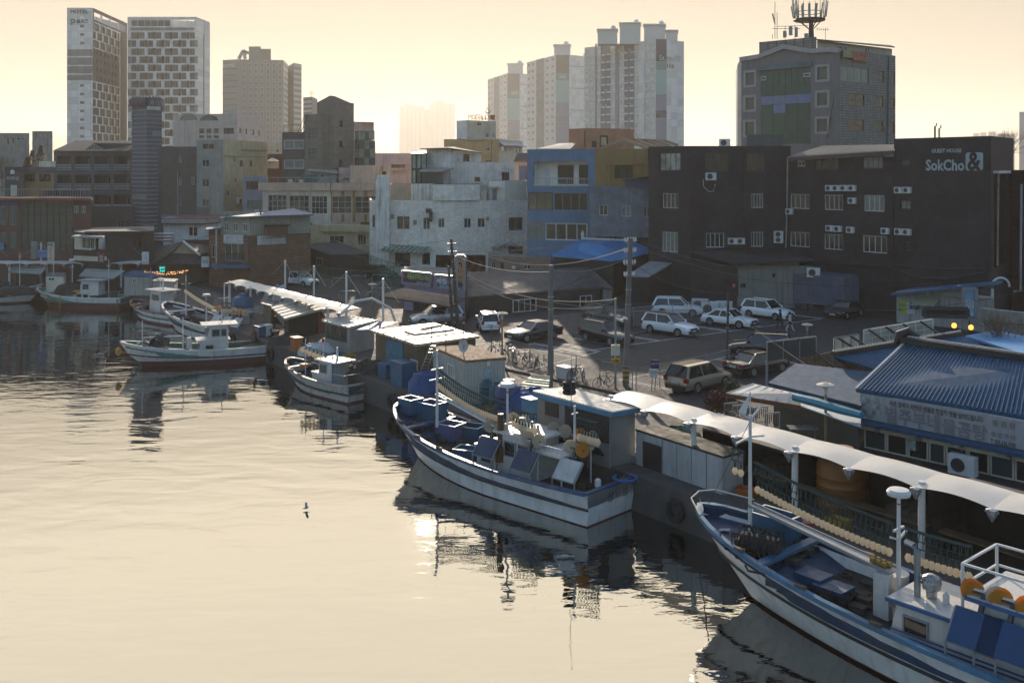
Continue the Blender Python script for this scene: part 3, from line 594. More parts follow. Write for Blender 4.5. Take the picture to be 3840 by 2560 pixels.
def motel():
 Y = 156; zt = zat(566, Y)
 b = Bld('balcony_motel', 'dark grey motel with three rows of recessed balconies and hipped roof', 'motel', [(201, Y), (497, Y)], zt, GREYR, back=12, roof=False)
 f = b.F[0]
 for r, (v0, v1) in enumerate(((586, 640), (656, 713), (731, 772))):
  for k, (u0, u1) in enumerate(((214, 267), (281, 340), (354, 413), (427, 487))):
   if r == 2 and k < 2: continue
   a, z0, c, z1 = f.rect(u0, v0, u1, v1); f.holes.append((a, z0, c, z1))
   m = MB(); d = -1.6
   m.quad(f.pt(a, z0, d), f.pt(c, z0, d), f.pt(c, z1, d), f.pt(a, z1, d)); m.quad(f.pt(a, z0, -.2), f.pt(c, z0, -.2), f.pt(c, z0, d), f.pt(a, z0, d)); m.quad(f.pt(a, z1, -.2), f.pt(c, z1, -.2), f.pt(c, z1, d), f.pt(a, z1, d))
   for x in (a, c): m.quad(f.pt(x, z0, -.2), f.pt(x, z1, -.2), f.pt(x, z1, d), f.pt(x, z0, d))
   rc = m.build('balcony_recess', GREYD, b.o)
   fr, pn = window_meshes((c - a) * .34, (z1 - z0) * .82, 1, 1, .08, FRAMEG, GLASS); w_ = inst('balcony_door', fr, b.o, f.pt(c - (c - a) * .38, z0 + .05, d + .1), f.ang); inst('pane', pn, w_, (0, 0, 0))
   if r < 2 or 1:
    for j in range(4 if r < 2 else 1):
     zz = z0 + .12 + j * .25 if r < 2 else z0 + .1; MB().hexa([f.pt(a, zz, -.1), f.pt(c, zz, -.1), f.pt(c, zz, .02), f.pt(a, zz, .02)], [f.pt(a, zz + .12, -.1), f.pt(c, zz + .12, -.1), f.pt(c, zz + .12, .02), f.pt(a, zz + .12, .02)]).build('balcony_slat', M('pale_slat', (.33, .34, .35), .6, var=.05), b.o)
 b.done()
 r = MB(); y0, y1 = Y - .8, Y + 14; e0, e1 = xy(196, y0).x, xy(500, y0).x; rz = zat(527, Y + 6); r0, r1 = xy(283, Y + 6).x, xy(500, Y + 6).x
 r.add([(e0, y0, zt), (e1, y0, zt), (e1, y1, zt), (e0, y1, zt), (r0, Y + 6, rz), (r1, Y + 6, rz)], [(0, 1, 5, 4), (1, 2, 5), (2, 3, 4, 5), (3, 0, 4), (0, 3, 2, 1)]); r.build('roof', M('dark_shingle', (.035, .038, .042), .8, var=.3, scale=3, bump=.4), b.o)
 g = MB(); p0, p1, p2 = at(318, 562, Y - .9), at(395, 562, Y - .9), at(352, 536, Y - .9); g.add([p0, p1, p2, p2 + Vector((5, 5, 0)), p1 + Vector((5, 4, .8))], [(0, 1, 2), (1, 4, 3, 2)]); g.build('dormer', MATS['dark_shingle'], b.o)
 t0, t1, t2 = at(326, 560, Y - .95), at(386, 560, Y - .95), at(352, 540, Y - .95); dg = MB().add([t0, t1, t2], [(0, 1, 2)]).build('dormer_glass', GLASS2, b.o)
 fr = MB(); mid = (t0 + t1) / 2
 for a_, b_ in ((t0, t1), (t1, t2), (t2, t0), (mid, t2), (mid, (t0 + t2) / 2), (mid, (t1 + t2) / 2)): fr.bar(a_ - Vector((0, .03, 0)), b_ - Vector((0, .03, 0)), .12)
 fr.build('glazing_bars', FRAMEG, dg)
 p = Bld('motel_annex', 'low dark grey extension in front of the balcony motel', 'building', [(340, 150), (505, 150)], zat(774, 150), GREYD, back=5); p.win(0, [(440, 824, 477, 854)], cols=3, fm=FRAMEG); p.done()
 # lift tower
 z1 = zat(368, 150); BL = M('blue_grey_panel', (.055, .08, .11), .6, var=.15, scale=1.5, bump=.1)
 t = Bld('lift_tower', 'slim blue-grey lift tower with pale lines and worn motel lettering', 'tower', [(495, 151), (552, 148), (607, 150)], z1, BL, back=7)
 t.mats[1] = BL
 for i, (u0, u1) in enumerate(((495.5, 551.5), (552.5, 606.5))):
  for k in range(31):
   v = 414 + k * 15.8
   if v < 860 and not (i == 1 and 545 < v < 556): t.panel(i, u0, v - .9, u1 if not (i == 1 and v > 545) else 592, v + .9, M('pale_line', (.35, .37, .38), .6, var=0, fine=0), .05, .05, 'trim_line')
 t.panel(0, 494, 370, 551.5, 396, BL, .4, .2, 'sign_band'); t.panel(1, 552.5, 370, 608, 396, BL, .4, .2, 'sign_band')
 for i, ch, u0, u1, m in ((0, '모', 496, 514, 'r'), (0, '텔', 530, 549, 'r'), (1, '파', 554, 569, 'w'), (1, '스', 575, 590, 'w'), (1, '텔', 593, 607, 'w')):
  t.txt(i, ch, u0, 376, u1, 397, M('worn_red_letter', (.16, .02, .03), .6, var=.2) if m == 'r' else M('worn_letter', (.3, .29, .27), .6, var=.2), .55, .02, ext=.08)
 t.panel(1, 551, 399, 600, 412, WPNT, .15, .1); t.panel(0, 497, 734, 551, 746, CONCW, .06); t.panel(1, 570, 495, 605, 509, CONCW, .06); t.done()
 m = MB()
 for k in range(9): u = 500 + k * 12; m.bar(at(u, 368, 150), at(u + rnd.uniform(-3, 3), 362 - rnd.random() * 5, 150), .12)
 m.build('roof_clutter', FRAMED, t.o)
 c = Bld('plain_grey_block', 'plain dark grey rendered block with narrow windows beside the lift tower', 'building', [(593, 150), (745, 150)], zat(550, 150), CM('umber_grey_render', (.09, .086, .078)), back=9)
 c.win(0, [(671, 580, 681, 609), (671, 665, 681, 695), (718, 665, 729, 693), (671, 743, 681, 770)], cols=2); c.done(); pipe([c.F[0].pt(*c.F[0].px(667, 645), .1), c.F[0].pt(*c.F[0].px(667, 860), .1)], .07, c.o)
motel()
def panels(b, i, u0, v0, u1, v1, nx, ny, mat, gap=.05, skip=None):   # each cladding panel a part, joints recessed
 f = b.F[i]; a, z0, c, z1 = f.rect(u0, v0, u1, v1); dx, dz = (c - a) / nx, (z1 - z0) / ny; me = {}
 for y in range(ny):
  for x in range(nx):
   if skip and skip(x, y): continue
   A, B, C, D = a + x * dx + gap / 2, z0 + y * dz + gap / 2, a + (x + 1) * dx - gap / 2, z0 + (y + 1) * dz - gap / 2
   if any(h[0] < C - .05 and h[2] > A + .05 and h[1] < D - .05 and h[3] > B + .05 for h in f.holes): continue
   if not me: me[0] = MB().box(0, C - A, -.05, .03, 0, D - B).mesh('cladding_panel', mat)
   inst('cladding_panel', me[0], b.o, f.pt(A, B), f.ang)
def beige_panel_building():
 PB = M('beige_stone_panel', (.55, .46, .4), .7, var=.1, streak=.35, scale=.7)
 b = Bld('panelled_building', 'pinkish beige stone-panelled building with arched top window', 'building', [(650, 200), (738, 196), (890, 194), (986, 206)], zat(427, 195), PB, back=14, parapet=.4)
 for u in (747, 774, 801): b.win(1, [(u, 482, u + 19, 501), (u, 508, u + 19, 519)], cols=1, gm=GLASS2, fm=FRAMED)
 b.win(1, [(838, 480, 877, 503)], cols=3, fm=FRAMED)
 b.win(2, [(896, 478, 904, 500), (919, 483, 927, 503), (942, 486, 953, 507), (963, 490, 974, 511), (942, 530, 953, 550), (964, 532, 975, 552)], cols=1, fm=FRAMED)
 panels(b, 1, 739, 428, 889, 540, 9, 6, PB); panels(b, 0, 651, 428, 737, 552, 6, 7, PB); panels(b, 2, 891, 470, 985, 560, 7, 4, PB)
 for u0, u1, g in ((750, 818, GLASS2), (678, 738, GLASSC)):
  f = b.F[1 if u0 > 740 else 0]; a, z0 = f.px(u0, 453); c, _ = f.px(u1, 453); r = (c - a) / 2; n = 12
  pts = [f.pt((a + c) / 2 + r * math.cos(math.pi * k / n), z0 + r * .5 * math.sin(math.pi * k / n), .08) for k in range(n + 1)]; MB().add(pts, [tuple(range(n + 1))]).build('arched_window', g, b.o)
  fm = MB(); fm.tube([p + Vector((0, -.03, 0)) for p in pts], .07, 5)
  fm.build('arch_frame', FRAMED, b.o)
 b.done(); MB().prism([xy(860, 197), xy(888, 197), xy(888, 201), xy(860, 201)], zat(430, 195), zat(410, 195)).build('stair_head', PB, b.o)
 MB().prism([xy(893, 203), xy(945, 203), xy(945, 207), xy(893, 207)], zat(455, 203), zat(432, 203)).build('stair_head', PB, b.o)
 b.P and pipe([b.F[0].pt(*b.F[0].px(694, 455), .12), b.F[0].pt(*b.F[0].px(694, 548), .12)], .08, b.o)
beige_panel_building()
def grey_yellow():
 b = Bld('grey_yellow_building', 'four storey house, grey end wall and cream yellow side with small windows', 'building', [(738, 150), (838, 148), (1003, 163)], zat(523, 148), CM('warm_grey_render', (.32, .31, .27)), back=10, parapet=.3)
 b.mats[1] = YELL
 b.win(0, [(757, 538, 801, 561), (757, 599, 783, 627), (757, 671, 783, 701), (757, 745, 783, 776)], cols=2, gm=GLASS)
 b.win(1, [(875, 599, 883, 611), (899, 601, 914, 627), (936, 601, 949, 627), (850, 715, 863, 735), (881, 667, 891, 685)], cols=2, fw=.05)
 b.panel(1, 839, 586, 1002, 589, BEIGE, .1, .1, 'string_course'); b.panel(1, 905, 561, 1003, 565, BEIGE, .2, .25, 'coping'); b.done()
 f = b.F[0]; railing('balcony_rail', [f.pt(*f.px(746, 800), .7), f.pt(*f.px(790, 800), .7)], .9, b.o, FRAMED); m = MB()
 for u in (774, 783): p = f.pt(*f.px(u, 800), .4); m.lathe(p, [(.17, 0), (.2, .1), (.2, .75), (.1, .9), (.05, 1)], 10)
 m.build('gas_bottles', METG, b.o)
 f = b.F[1]; ac(f.pt(*f.px(893, 765), .25), f.ang, 'air conditioner high on the cream yellow house side', 1.3)
grey_yellow()
BRK = M('brown_brick', (.16, .125, .09), .85, var=.15, brick=(0, .5, .19, (.32, .28, .22), .03), streak=.2); BRKD = M('charcoal_brick', (.06, .055, .052), .85, var=.15, brick=(0, .5, .19, (.14, .13, .12), .03))
def brick_house():
 Y = 155
 a = Bld('brick_house', 'stepped brown brick house with gabled stair tower and glass bay', 'building', [(1058, Y), (1142, Y - 1)], zat(496, Y), BRK, back=8, parapet=.3); a.mats[0] = BRKD
 a.win(0, [(1064, 525, 1139, 559), (1064, 599, 1140, 633)], cols=2, fw=.12, gm=GLASSC); railing('roof_rail', [at(1064, 494, Y), at(1140, 494, Y)], 1., a.o, FRAMED, .9, .03); a.done()
 def seg(pts, top, wins, m=BRK, bk=8):
  s = Bld('t', None, None, pts, top, m, back=bk, parapet=.25); s.win(0, wins, cols=2, rows=2, fm=FRAMED, fw=.1, gm=GLASSC)
  s.done()
  for o in list(s.o.children):
   o.location = s.o.location + o.location - a.o.location; o.parent = a.o
  bpy.data.objects.remove(s.o); return s
 seg([(1142, Y - 1.2), (1206, Y - 2.5), (1246, Y - .5)], zat(428, Y - 2), [(1158, 483, 1190, 517), (1158, 557, 1190, 591)])
 s = seg([(1189, Y - .4), (1256, Y - 1.6), (1327, Y + 1)], zat(384, Y - 1), [])
 # gable top on the tower
 P = s.P; z = zat(384, Y - 1); top = zat(359, Y - 1); pk = P[0].lerp(P[1], .72)
 MB().add([(*P[0], z), (*P[1], z), (*P[1], z + .9), (*pk, top), (*(P[1] + Vector((2, 7))), z), (*(P[0] + Vector((2, 7))), z)], [(0, 1, 2, 3), (0, 3, 5), (2, 4, 5, 3), (1, 4, 2)]).build('gable', BRK, a.o)
 f = s.F[1]
 for u, v in ((1278, 465), (1278, 540), (1278, 612)): a.win(0, [(0, 0, 0, 0)], cols=1) if 0 else None; fr, pn = window_meshes(.5, 1., 1, 2, .08, FRAMED, GLASS); o = inst('window', fr, a.o, f.pt(*f.px(u - 5, v + 12), .03), f.ang); inst('pane', pn, o, (0, 0, 0))
 seg([(1327, Y + 1.5), (1402, Y + 3)], zat(455, Y), [], PINK)
 rf = MB(); rf.add([at(1327, 432, Y + 1), at(1402, 468, Y + 1), at(1402, 468, Y + 7), at(1327, 432, Y + 7)], [(0, 1, 2, 3)]); rf.build('lean_roof', MATS['dark_shingle'], a.o)
 # glazed bay
 g = Bld('t', None, None, [(1331, Y - 2), (1346, Y - 3.2), (1406, Y - 2.6)], zat(530, Y - 3), GLASS2, back=4); gb = MB()
 for i in (0, 1):
  f = g.F[i]; nx = 1 if i == 0 else 3
  for x in range(nx):
   for k in range(4):
    a0, c0 = f.w * x / nx, f.w * (x + 1) / nx; z0 = zat(625, Y) + k * 1.35; zz = z0 + 1.35
    MB().hexa([f.pt(a0 + .05, z0 + .05, -.02), f.pt(c0 - .05, z0 + .05, -.02), f.pt(c0 - .05, z0 + .05, .0), f.pt(a0 + .05, z0 + .05, .0)], [f.pt(a0 + .05, zz - .05, -.02), f.pt(c0 - .05, zz - .05, -.02), f.pt(c0 - .05, zz - .05, 0), f.pt(a0 + .05, zz - .05, 0)]).build('glass_pane', M('pale_green_glass', (.16, .19, .16), .12, var=.3, fine=0) if (x + k) % 2 else GLASS2, a.o)
  for x in range(nx + 1): gb.bar(f.pt(f.w * x / nx, zat(625, Y)), f.pt(f.w * x / nx, zat(530, Y)), .09)
  for k in range(5): gb.bar(f.pt(0, zat(625, Y) + k * 1.35), f.pt(f.w, zat(625, Y) + k * 1.35), .09)
 gb.build('bay_frame', FRAMED, a.o); MB().add([(*g.P[0], zat(530, Y)), (*g.P[1], zat(530, Y)), (*g.P[2], zat(530, Y)), at(1402, 519, Y), at(1333, 519, Y)], [(0, 1, 4), (1, 2, 3, 4)]).build('bay_roof', METG, a.o); bpy.data.objects.remove(g.o)
 l = MB(); p, q_ = at(1116, 500, Y - 1.5), at(1142, 432, Y - 1.5)
 for d in (0, .5): l.bar(p + Vector((d, 0, 0)), q_ + Vector((d, 0, 0)), .07)
 for k in range(9): l.bar(p.lerp(q_, k / 9), p.lerp(q_, k / 9) + Vector((.5, 0, 0)), .06)
 l.build('roof_ladder', FRAMED, a.o)
brick_house()
def cream_hall():
 Y = 140
 s = Bld('blue_grey_house', 'narrow blue-grey house squeezed beside the cream long building', 'building', [(911, 143), (1000, 142)], zat(660, 143), CM('blue_grey_render', (.22, .24, .28)), back=8, parapet=.3); s.win(0, [(922, 679, 968, 711), (927, 752, 985, 783)], cols=3, fm=FRAMED); s.done()
 b = Bld('long_cream_building', 'long cream building with tall gridded windows, ochre pilasters and railed roof', 'building', [(985, Y + .5), (1240, Y), (1420, Y + 1.5)], zat(716, Y), CM('pale_cream_render', (.68, .56, .44)), back=14, roof=True); b.mats[1] = PEACH
 b.win(0, [(1004, 731, 1075, 795), (1084, 733, 1159, 799), (1168, 735, 1227, 802)], cols=4, rows=3, fw=.07, gm=GLASS); b.win(1, [(1245, 735, 1319, 801), (1332, 735, 1410, 800)], cols=3, rows=3, fw=.07, gm=GLASS)
 for u0 in (1234, 1280, 1322, 1366): b.panel(1 if u0 > 1238 else 1, max(u0, 1241), 716, u0 + 11, 735 if u0 in (1280, 1366) else 832, OCHRE, .06, .05, 'pilaster')
 for u in (1281, 1366): b.panel(1, u, 803, u + 10, 832, OCHRE, .06, .05, 'pilaster')
 for v0, v1, o in ((686, 714, .5),): b.panel(0, 972, v0, 1240, v1, PEACH, o, .6, 'parapet'); b.panel(1, 1240.5, v0, 1422, v1, PEACH, o, .6, 'parapet')
 b.done(); railing('roof_rail', [at(976, 687, Y - .5), at(1240, 687, Y - .7), at(1410, 688, Y)], .8, b.o, STEEL, 1.2, .03)
 for u in (1078, 1163): pipe([at(u - 4, 716, Y - .2), at(u, 728, Y - .2), at(u, 832, Y - .2)], .08, b.o)
 h = Bld('roof_hut', 'small grey roof hut with sheet roof on the cream long building', 'hut', [(1160, 146), (1263, 146)], zat(640, 146), CM('hut_grey', (.3, .3, .28)), base=zat(718, 146), back=3); h.win(0, [(1201, 654, 1214, 667)], cols=2); h.done()
 slab(MB(), [at(1149, 637, 145), at(1268, 648, 145), at(1260, 636, 150), at(1160, 632, 150)], .1).build('sheet_roof', METG, h.o)
 TK = M('water_tank_green', (.02, .11, .1), .6, var=.1); t = at(1168, 690, 143); single('roof_tank', MB().box(t.x - .75, t.x + .75, t.y - .6, t.y + .6, t.z, t.z + 1.2).lathe(t + Vector((0, 0, 1.2)), [(.5, 0), (.45, .2), (.1, .3)], 12), TK, 'small green water tank on the cream building roof', 'water tank')
 for u, lab in ((1088, 'left'), (1130, 'right')): t = at(u, 688, 143); single('roof_condenser', MB().box(t.x - .3, t.x + .3, t.y - .2, t.y + .2, t.z, t.z + .6).torus((t.x, t.y - .21, t.z + .32), .2, .03, 'y'), CREAM, lab + ' one of the two cream condensers behind the long roof railing', 'air conditioner', 'roof condensers')
 # peach blocks behind
 for nm, lab, u0, u1, v, Yb, m in (('pink_house', 'flat pink house wall behind the cream long building', 1270, 1320, 629, 149, PINK), ('peach_block', 'peach rendered block with open dark doorway behind the white chimney', 1314, 1465, 620, 147, PEACH), ('peach_block', 'low peach parapet block right of the white chimney', 1465, 1560, 692, 136, PEACH), ('pink_hall', 'pinkish panelled hall with dark window strip in the middle distance', 1405, 1545, 575, 200, PINK)):
  c = Bld(nm, lab, 'building', [(u0, Yb), (u1, Yb)], zat(v, Yb), m, back=8, parapet=.2)
  if u0 == 1314: c.win(0, [(1430, 641, 1449, 657)], cols=1); c.panel(0, 1431, 621, 1437, 641, OCHRE, .04)
  if u0 == 1270: c.win(0, [(1287, 667, 1310, 678)], cols=2)
  if u0 == 1405: c.panel(0, 1463, 592, 1543, 617, PINK, .5, .3); c.win(0, [(1467, 617, 1520, 630)], cols=3, fm=FRAMED); c.panel(0, 1467, 631, 1520, 640, PEACH, .8, .8)
  c.done()
 g = Bld('terrace_house', 'low yellow house with green-floored roof terrace', 'building', [(1163, 133), (1207, 132), (1388, 131)], zat(846, 132), YELL, back=10, parapet=.7, roofmat=M('green_roof_paint', (.02, .1, .04), .8, var=.2))
 g.win(1, [(1235, 884, 1289, 914), (1340, 879, 1372, 919)], cols=3, gm=GLASS); g.panel(1, 1203, 843, 1389, 868, YELL, .5, .6, 'parapet'); g.done(); pipe([at(1320, 868, 130.3), at(1320, 930, 130.3)], .06, g.o)
 k = Bld('roof_cabin', 'tiny cream cabin with sheet roof between the yellow house and brick house', 'hut', [(1003, 172), (1046, 172)], zat(604, 172), CREAM, base=zat(632, 172), back=4, roof=False); k.win(0, [(1007, 606, 1017, 615)], cols=2); k.done(); p = [at(1000, 604, 171.5), at(1048, 604, 171.5), at(1048, 604, 177), at(1000, 604, 177)]; ap = at(1022, 589, 174); MB().add(p + [ap], [(0, 1, 4), (1, 2, 4), (2, 3, 4), (3, 0, 4)]).build('hip_roof', METG, k.o)
 Bld('maroon_house', 'maroon house wall under the tiny cream cabin', 'building', [(985, 174), (1062, 174)], zat(578, 174), M('maroon_render', (.1, .035, .035), .85, var=.3), back=6).done()
 c = Bld('low_beige_block', 'low pale block with porthole window before the grey-brown hotel', 'building', [(980, 215), (1060, 215)], zat(538, 215), CREAM, back=10); c.win(0, [(1035, 561, 1045, 571)], cols=1); c.done()
cream_hall()
def wood_house():
 WD = M('cedar_cladding', (.2, .1, .055), .75, var=.25, scale=1.4, tile=(0, 60, .16, (.06, .03, .02), .02)); Y = 112
 b = Bld('wood_clad_office', 'office clad in brown timber boards with two white company signs', 'building', [(783, 114.5), (838, 112.5), (938, 111), (1165, 116)], zat(884, Y), WD, back=12, roof=False); b.mats[0] = WD
 b.win(0, [(792, 917, 810, 965)], cols=2); b.win(1, [(842, 913, 915, 978)], cols=3, rows=1, gm=GLASS)
 f = b.F[1]; rb = MB()
 for a_, b_ in (((833, 952), (917, 952)), ((833, 984), (917, 984))): rb.bar(f.pt(*f.px(*a_), .6), f.pt(*f.px(*b_), .6), .07)
 for k in range(22): u = 833 + k * 4; rb.bar(f.pt(*f.px(u, 952), .6), f.pt(*f.px(u, 986), .6), .03)
 rb.build('window_guard', FRAMED, b.o); b.panel(1, 932, 884, 938, 1015, FRAMED, .05, .05, 'corner_trim'); b.done()
 up = Bld('upper_storey' if 0 else 'wood_clad_upper_storey', 'pale green-grey upper storey with blue sheet roof edge above the timber office', 'building', [(829, 113.5), (938, 111.6), (1163, 116.5)], zat(812, Y), M('pale_green_sheet', (.3, .31, .25), .7, var=.08, wave=(0, .25)), base=zat(884, Y) + .02, back=12, roof=False)
 up.win(0, [(839, 834, 856, 866), (873, 836, 891, 868), (908, 837, 926, 870)], cols=2, fw=.1); up.done()
 BR = M('blue_sheet_roof', (.045, .12, .22), .6, var=.15, streak=.2); z = zat(812, Y)
 slab(MB(), [(*xy(820, 112.5), zat(817, 112)), (*xy(938, 110.6), zat(810, 111)), (*(xy(1178, 115.5)), zat(803, 115.5)), (*(xy(1100, 128)), z + .3)], .15).build('sheet_roof', BR, up.o)
 slab(MB(), [at(770, 860, 113), at(832, 853, 112), at(832, 850, 115), at(775, 853, 116)], .1).build('porch_roof', BR, b.o)
 c = Bld('wood_parapet' if 0 else 'timber_gable', 'raised timber-clad parapet with dark capping on the office side', 'wall', [(1000, 111.4), (1080, 112.8)], zat(848, 112), WD, base=zat(884, 112), back=1.2); c.done(); MB().prism([xy(993, 111), xy(1088, 112.6), xy(1090, 114), xy(995, 113)], zat(850, 112), zat(843, 112)).build('capping', FRAMED, c.o)
 for lab, i, u0, u1, v0, v1 in (('white company sign above the barred window of the timber office', 1, 841, 914, 881, 913), ('white company sign on the long timber office side', 2, 964, 1069, 882, 916)):
  f = b.F[i]; a, z0, c_, z1 = f.rect(u0, v0, u1, v1)
  sign('company_sign', lab, f.pt(a, z0, .12), f.e, c_ - a, z1 - z0, .08, WPNT, [('삼영이앤씨 (주)', .12, .5, .52, .82, SGND), ('정보통신공사업', .62, .62, .98, .85, SGND), ('SAMYOUNG ENC Co.,Ltd', .1, .3, .5, .42, SGND), ('(주)삼영ETC산업', .6, .3, .98, .46, SGND), ('T.633-8220  F.633-8209  H.010-9109-3230', .05, .08, .96, .2, SGND)])
 pipe([at(811, 862, 111.5), at(811, 1012, 111.5)], .09, b.o)
 aw = MB(); pts = [[at(792 + 145 * k / 10, 1005 - 0, 111.5 - d) + Vector((0, 0, hgt)) for k in range(11)] for d, hgt in ((0, .55), (.6, .5), (1.1, .3), (1.4, 0))]; aw.grid(pts); aw.build('awning', M('blue_awning', (.04, .07, .12), .5, var=.2, fine=.1), b.o)
 # white house with striped eave, and hanok
 w_ = Bld('striped_eave_house', 'small white house with maroon and white striped eaves', 'house', [(613, 130), (768, 130), (830, 134)], zat(838, 130), WHT, back=8, roof=False)
 w_.win(0, [(706, 849, 742, 887)], cols=2, fw=.12); w_.done(); z = zat(838, 130)
 for k, m in enumerate(('m', 'w', 'm', 'w', 'm')): MB().prism([xy(605, 129 - 0), xy(770, 129), xy(834, 133.5), xy(834, 141), xy(605, 141)], z + .02 + k * .13, z + .14 + k * .13).build('eave_stripe', MATS['maroon_render'] if m == 'm' else WPNT, w_.o)
 slab(MB(), [at(606, 819, 129.4), at(830, 821, 133), at(800, 806, 141), at(660, 805, 141)], .1).build('roof', BR, w_.o)
 for k in range(3): pipe([at(577, 878 + k * 12, 122), at(650 - k * 3, 878 + k * 12, 122), at(650 - k * 3, 920 + k * 5, 122)], .16, w_.o, name='duct')
 TILE = M('roof_tile_grey', (.05, .054, .06), .6, var=.25, scale=3, bump=.3, wave=(0, .3))
 h = Bld('tile_roof_house', 'old low house with grey tiled gable roof and timber gable', 'house', [(560, 118), (690, 116), (790, 120)], zat(985, 117), CM('old_house_wall', (.16, .13, .1)), back=8, roof=False); h.done()
 ap = at(688, 906, 118); MB().add([at(640, 949, 116.4), at(745, 953, 116.4), ap], [(0, 1, 2)]).build('gable', M('pale_timber', (.3, .22, .13), .8, var=.2, wave=(0, .2)), h.o)
 for c in ([at(552, 990, 115.5), at(760, 985, 115), at(747, 950, 117), at(640, 948, 118)], [at(745, 953, 115.8), at(800, 950, 118), at(790, 905, 123), ap]): ribbed(h.o, c, 14, TILE, TILE, th=.18, rw=.14, rh=.09, rname='tile_row')
 ribbed(h.o, [at(552, 1000, 114.5), at(641, 948, 115.8), ap, at(600, 925, 121)], 10, TILE, TILE, th=.18, rw=.14, rh=.09, rname='tile_row'); MB().bar(at(686, 904, 117), at(750, 957, 115.5), .22, .18).build('ridge', WPNT, h.o); MB().bar(at(686, 903, 117.6), at(790, 903, 122), .3, .25).build('ridge', TILE, h.o)
wood_house()
def left_front():
 RB = M('oxide_red_panel', (.11, .045, .035), .6, var=.1); CW = M('dark_curtain_glass', (.012, .035, .04), .08, var=0, fine=0, ior=1.6)
 b = Bld('curtain_wall_restaurant', 'oxide red building with dark teal curtain wall and railed terrace', 'building', [(-60, 121), (78, 119), (274, 117.5), (342, 119)], zat(752, 118), RB, back=14)
 f = b.F[1]; a0, z0, c0, z1 = f.rect(80, 755, 271, 937); f.holes.append((a0, z0, c0, z1)); nx, ny = 8, 6; me = MB().box(.03, (c0 - a0) / nx - .03, 0, .03, .03, (z1 - z0) / ny - .03).mesh('glass_pane', CW); fr = MB()
 for x in range(nx):
  for y in range(ny): inst('glass_pane', me, b.o, f.pt(a0 + (c0 - a0) * x / nx, z0 + (z1 - z0) * y / ny, -.06), f.ang)
 for x in range(nx + 1): fr.bar(f.pt(a0 + (c0 - a0) * x / nx, z0, -.04), f.pt(a0 + (c0 - a0) * x / nx, z1, -.04), .07)
 for y in range(ny + 1): fr.bar(f.pt(a0, z0 + (z1 - z0) * y / ny, -.04), f.pt(c0, z0 + (z1 - z0) * y / ny, -.04), .07)
 fr.build('mullions', FRAMED, b.o)
 b.win(2, [(278, 772, 296, 799), (306, 772, 323, 798), (299, 866, 315, 878)], cols=2, fw=.1)
 b.win(0, [(0, 773, 20, 843), (32, 772, 63, 845), (0, 871, 22, 932), (32, 871, 62, 930)], cols=2, fm=FRAMEG, gm=GLASS2, fw=.1); b.panel(0, -50, 756, 68, 771, M('deep_blue_sheet', (.03, .08, .16), .6), .1)
 MB().prism([xy(-60, 119), xy(345, 116.5), xy(347, 119), xy(-60, 122)], zat(752, 118), zat(742, 118)).build('terrace_edge', M('terrace_red', (.2, .05, .035), .7, var=.1), b.o)
 b.done(); railing('terrace_rail', [at(-10, 742, 120), at(150, 743, 119), at(340, 745, 117)], 1.05, b.o, STEEL, .35, .025)
 f = b.F[0]; t = sign('hanging_banner', 'blue and white banner low on the oxide red building', f.pt(*f.px(-10, 935), .2), f.e, 1.25, .75, .03, WPNT, [('신선회', .05, .4, .9, .85, M('letter_blue', (.02, .1, .35), .6, var=0, fine=0))])
 t.children[0].data.materials[0] = M('banner_blue', (.1, .25, .45), .7, var=.1)
 wf = MB()
 for k in range(6):
  p = at(180 + k * 24, 735, 122); wf.box(p.x - .5, p.x + .5, p.y - .3, p.y + .3, p.z, p.z + .7)
 single('terrace_furniture', wf, GREYD, 'row of dark benches behind the terrace railing', 'bench')
 # dark little house with white window
 d = Bld('corner_house', 'dark low house with cream corner bay and white sliding window', 'house', [(277, 113), (370, 111.5), (578, 116)], zat(872, 112), M('dark_brick_wall', (.03, .03, .033), .8, var=.3), back=9); d.win(1, [(502, 893, 530, 925)], cols=2, fm=FRAMED)
 cb = Bld('t', None, None, [(279, 112.5), (345, 111.2), (402, 113)], zat(885, 112), CREAM, base=zat(936, 112), back=2.5); d.panel(0, 278, 960, 369, 978, CREAM, .05); d.panel(1, 371, 962, 400, 977, CREAM, .05)
 cb.win(0, [(305, 889, 352, 934)], cols=3, fw=.1); cb.done()
 for o in list(cb.o.children): o.location = o.location + cb.o.location - d.o.location; o.parent = d.o
 bpy.data.objects.remove(cb.o)
 slab(MB(), [at(267, 885, 110), at(385, 887, 110), at(410, 873, 115), at(320, 870, 116)], .18).build('bay_roof', CM('pale_sheet', (.33, .33, .3)), d.o); slab(MB(), [at(315, 868, 111), at(580, 866, 115), at(560, 853, 122), at(330, 858, 122)], .2).build('roof', MATS['dark_shingle'], d.o)
 d.done(); p = at(382, 935, 110.5); MB().lathe(p, [(.3, 0), (.36, .1), (.36, 1.1), (.25, 1.4), (.05, 1.5)], 12).build('boiler_tank', METG, d.o, True)
 # little blue gable
 g = Bld('blue_gable_shed', 'small shed with blue gable sheet roof behind the corner house', 'shed', [(205, 119), (282, 118)], zat(945, 119), GREYD, back=5); g.done(); slab(MB(), [at(205, 945, 118), at(258, 903, 118), at(290, 900, 124), at(225, 940, 124)], .1).build('roof', GREYD, g.o); slab(MB(), [at(258, 903, 118), at(284, 930, 117.5), at(300, 925, 123), at(290, 900, 123)], .1).build('roof', M('blue_sheet_roof', (.045, .12, .22), .6), g.o)
 # upright signs and banner
 R_ = M('letter_red', (.3, .03, .03), .6, var=0, fine=0); Bk = SGND
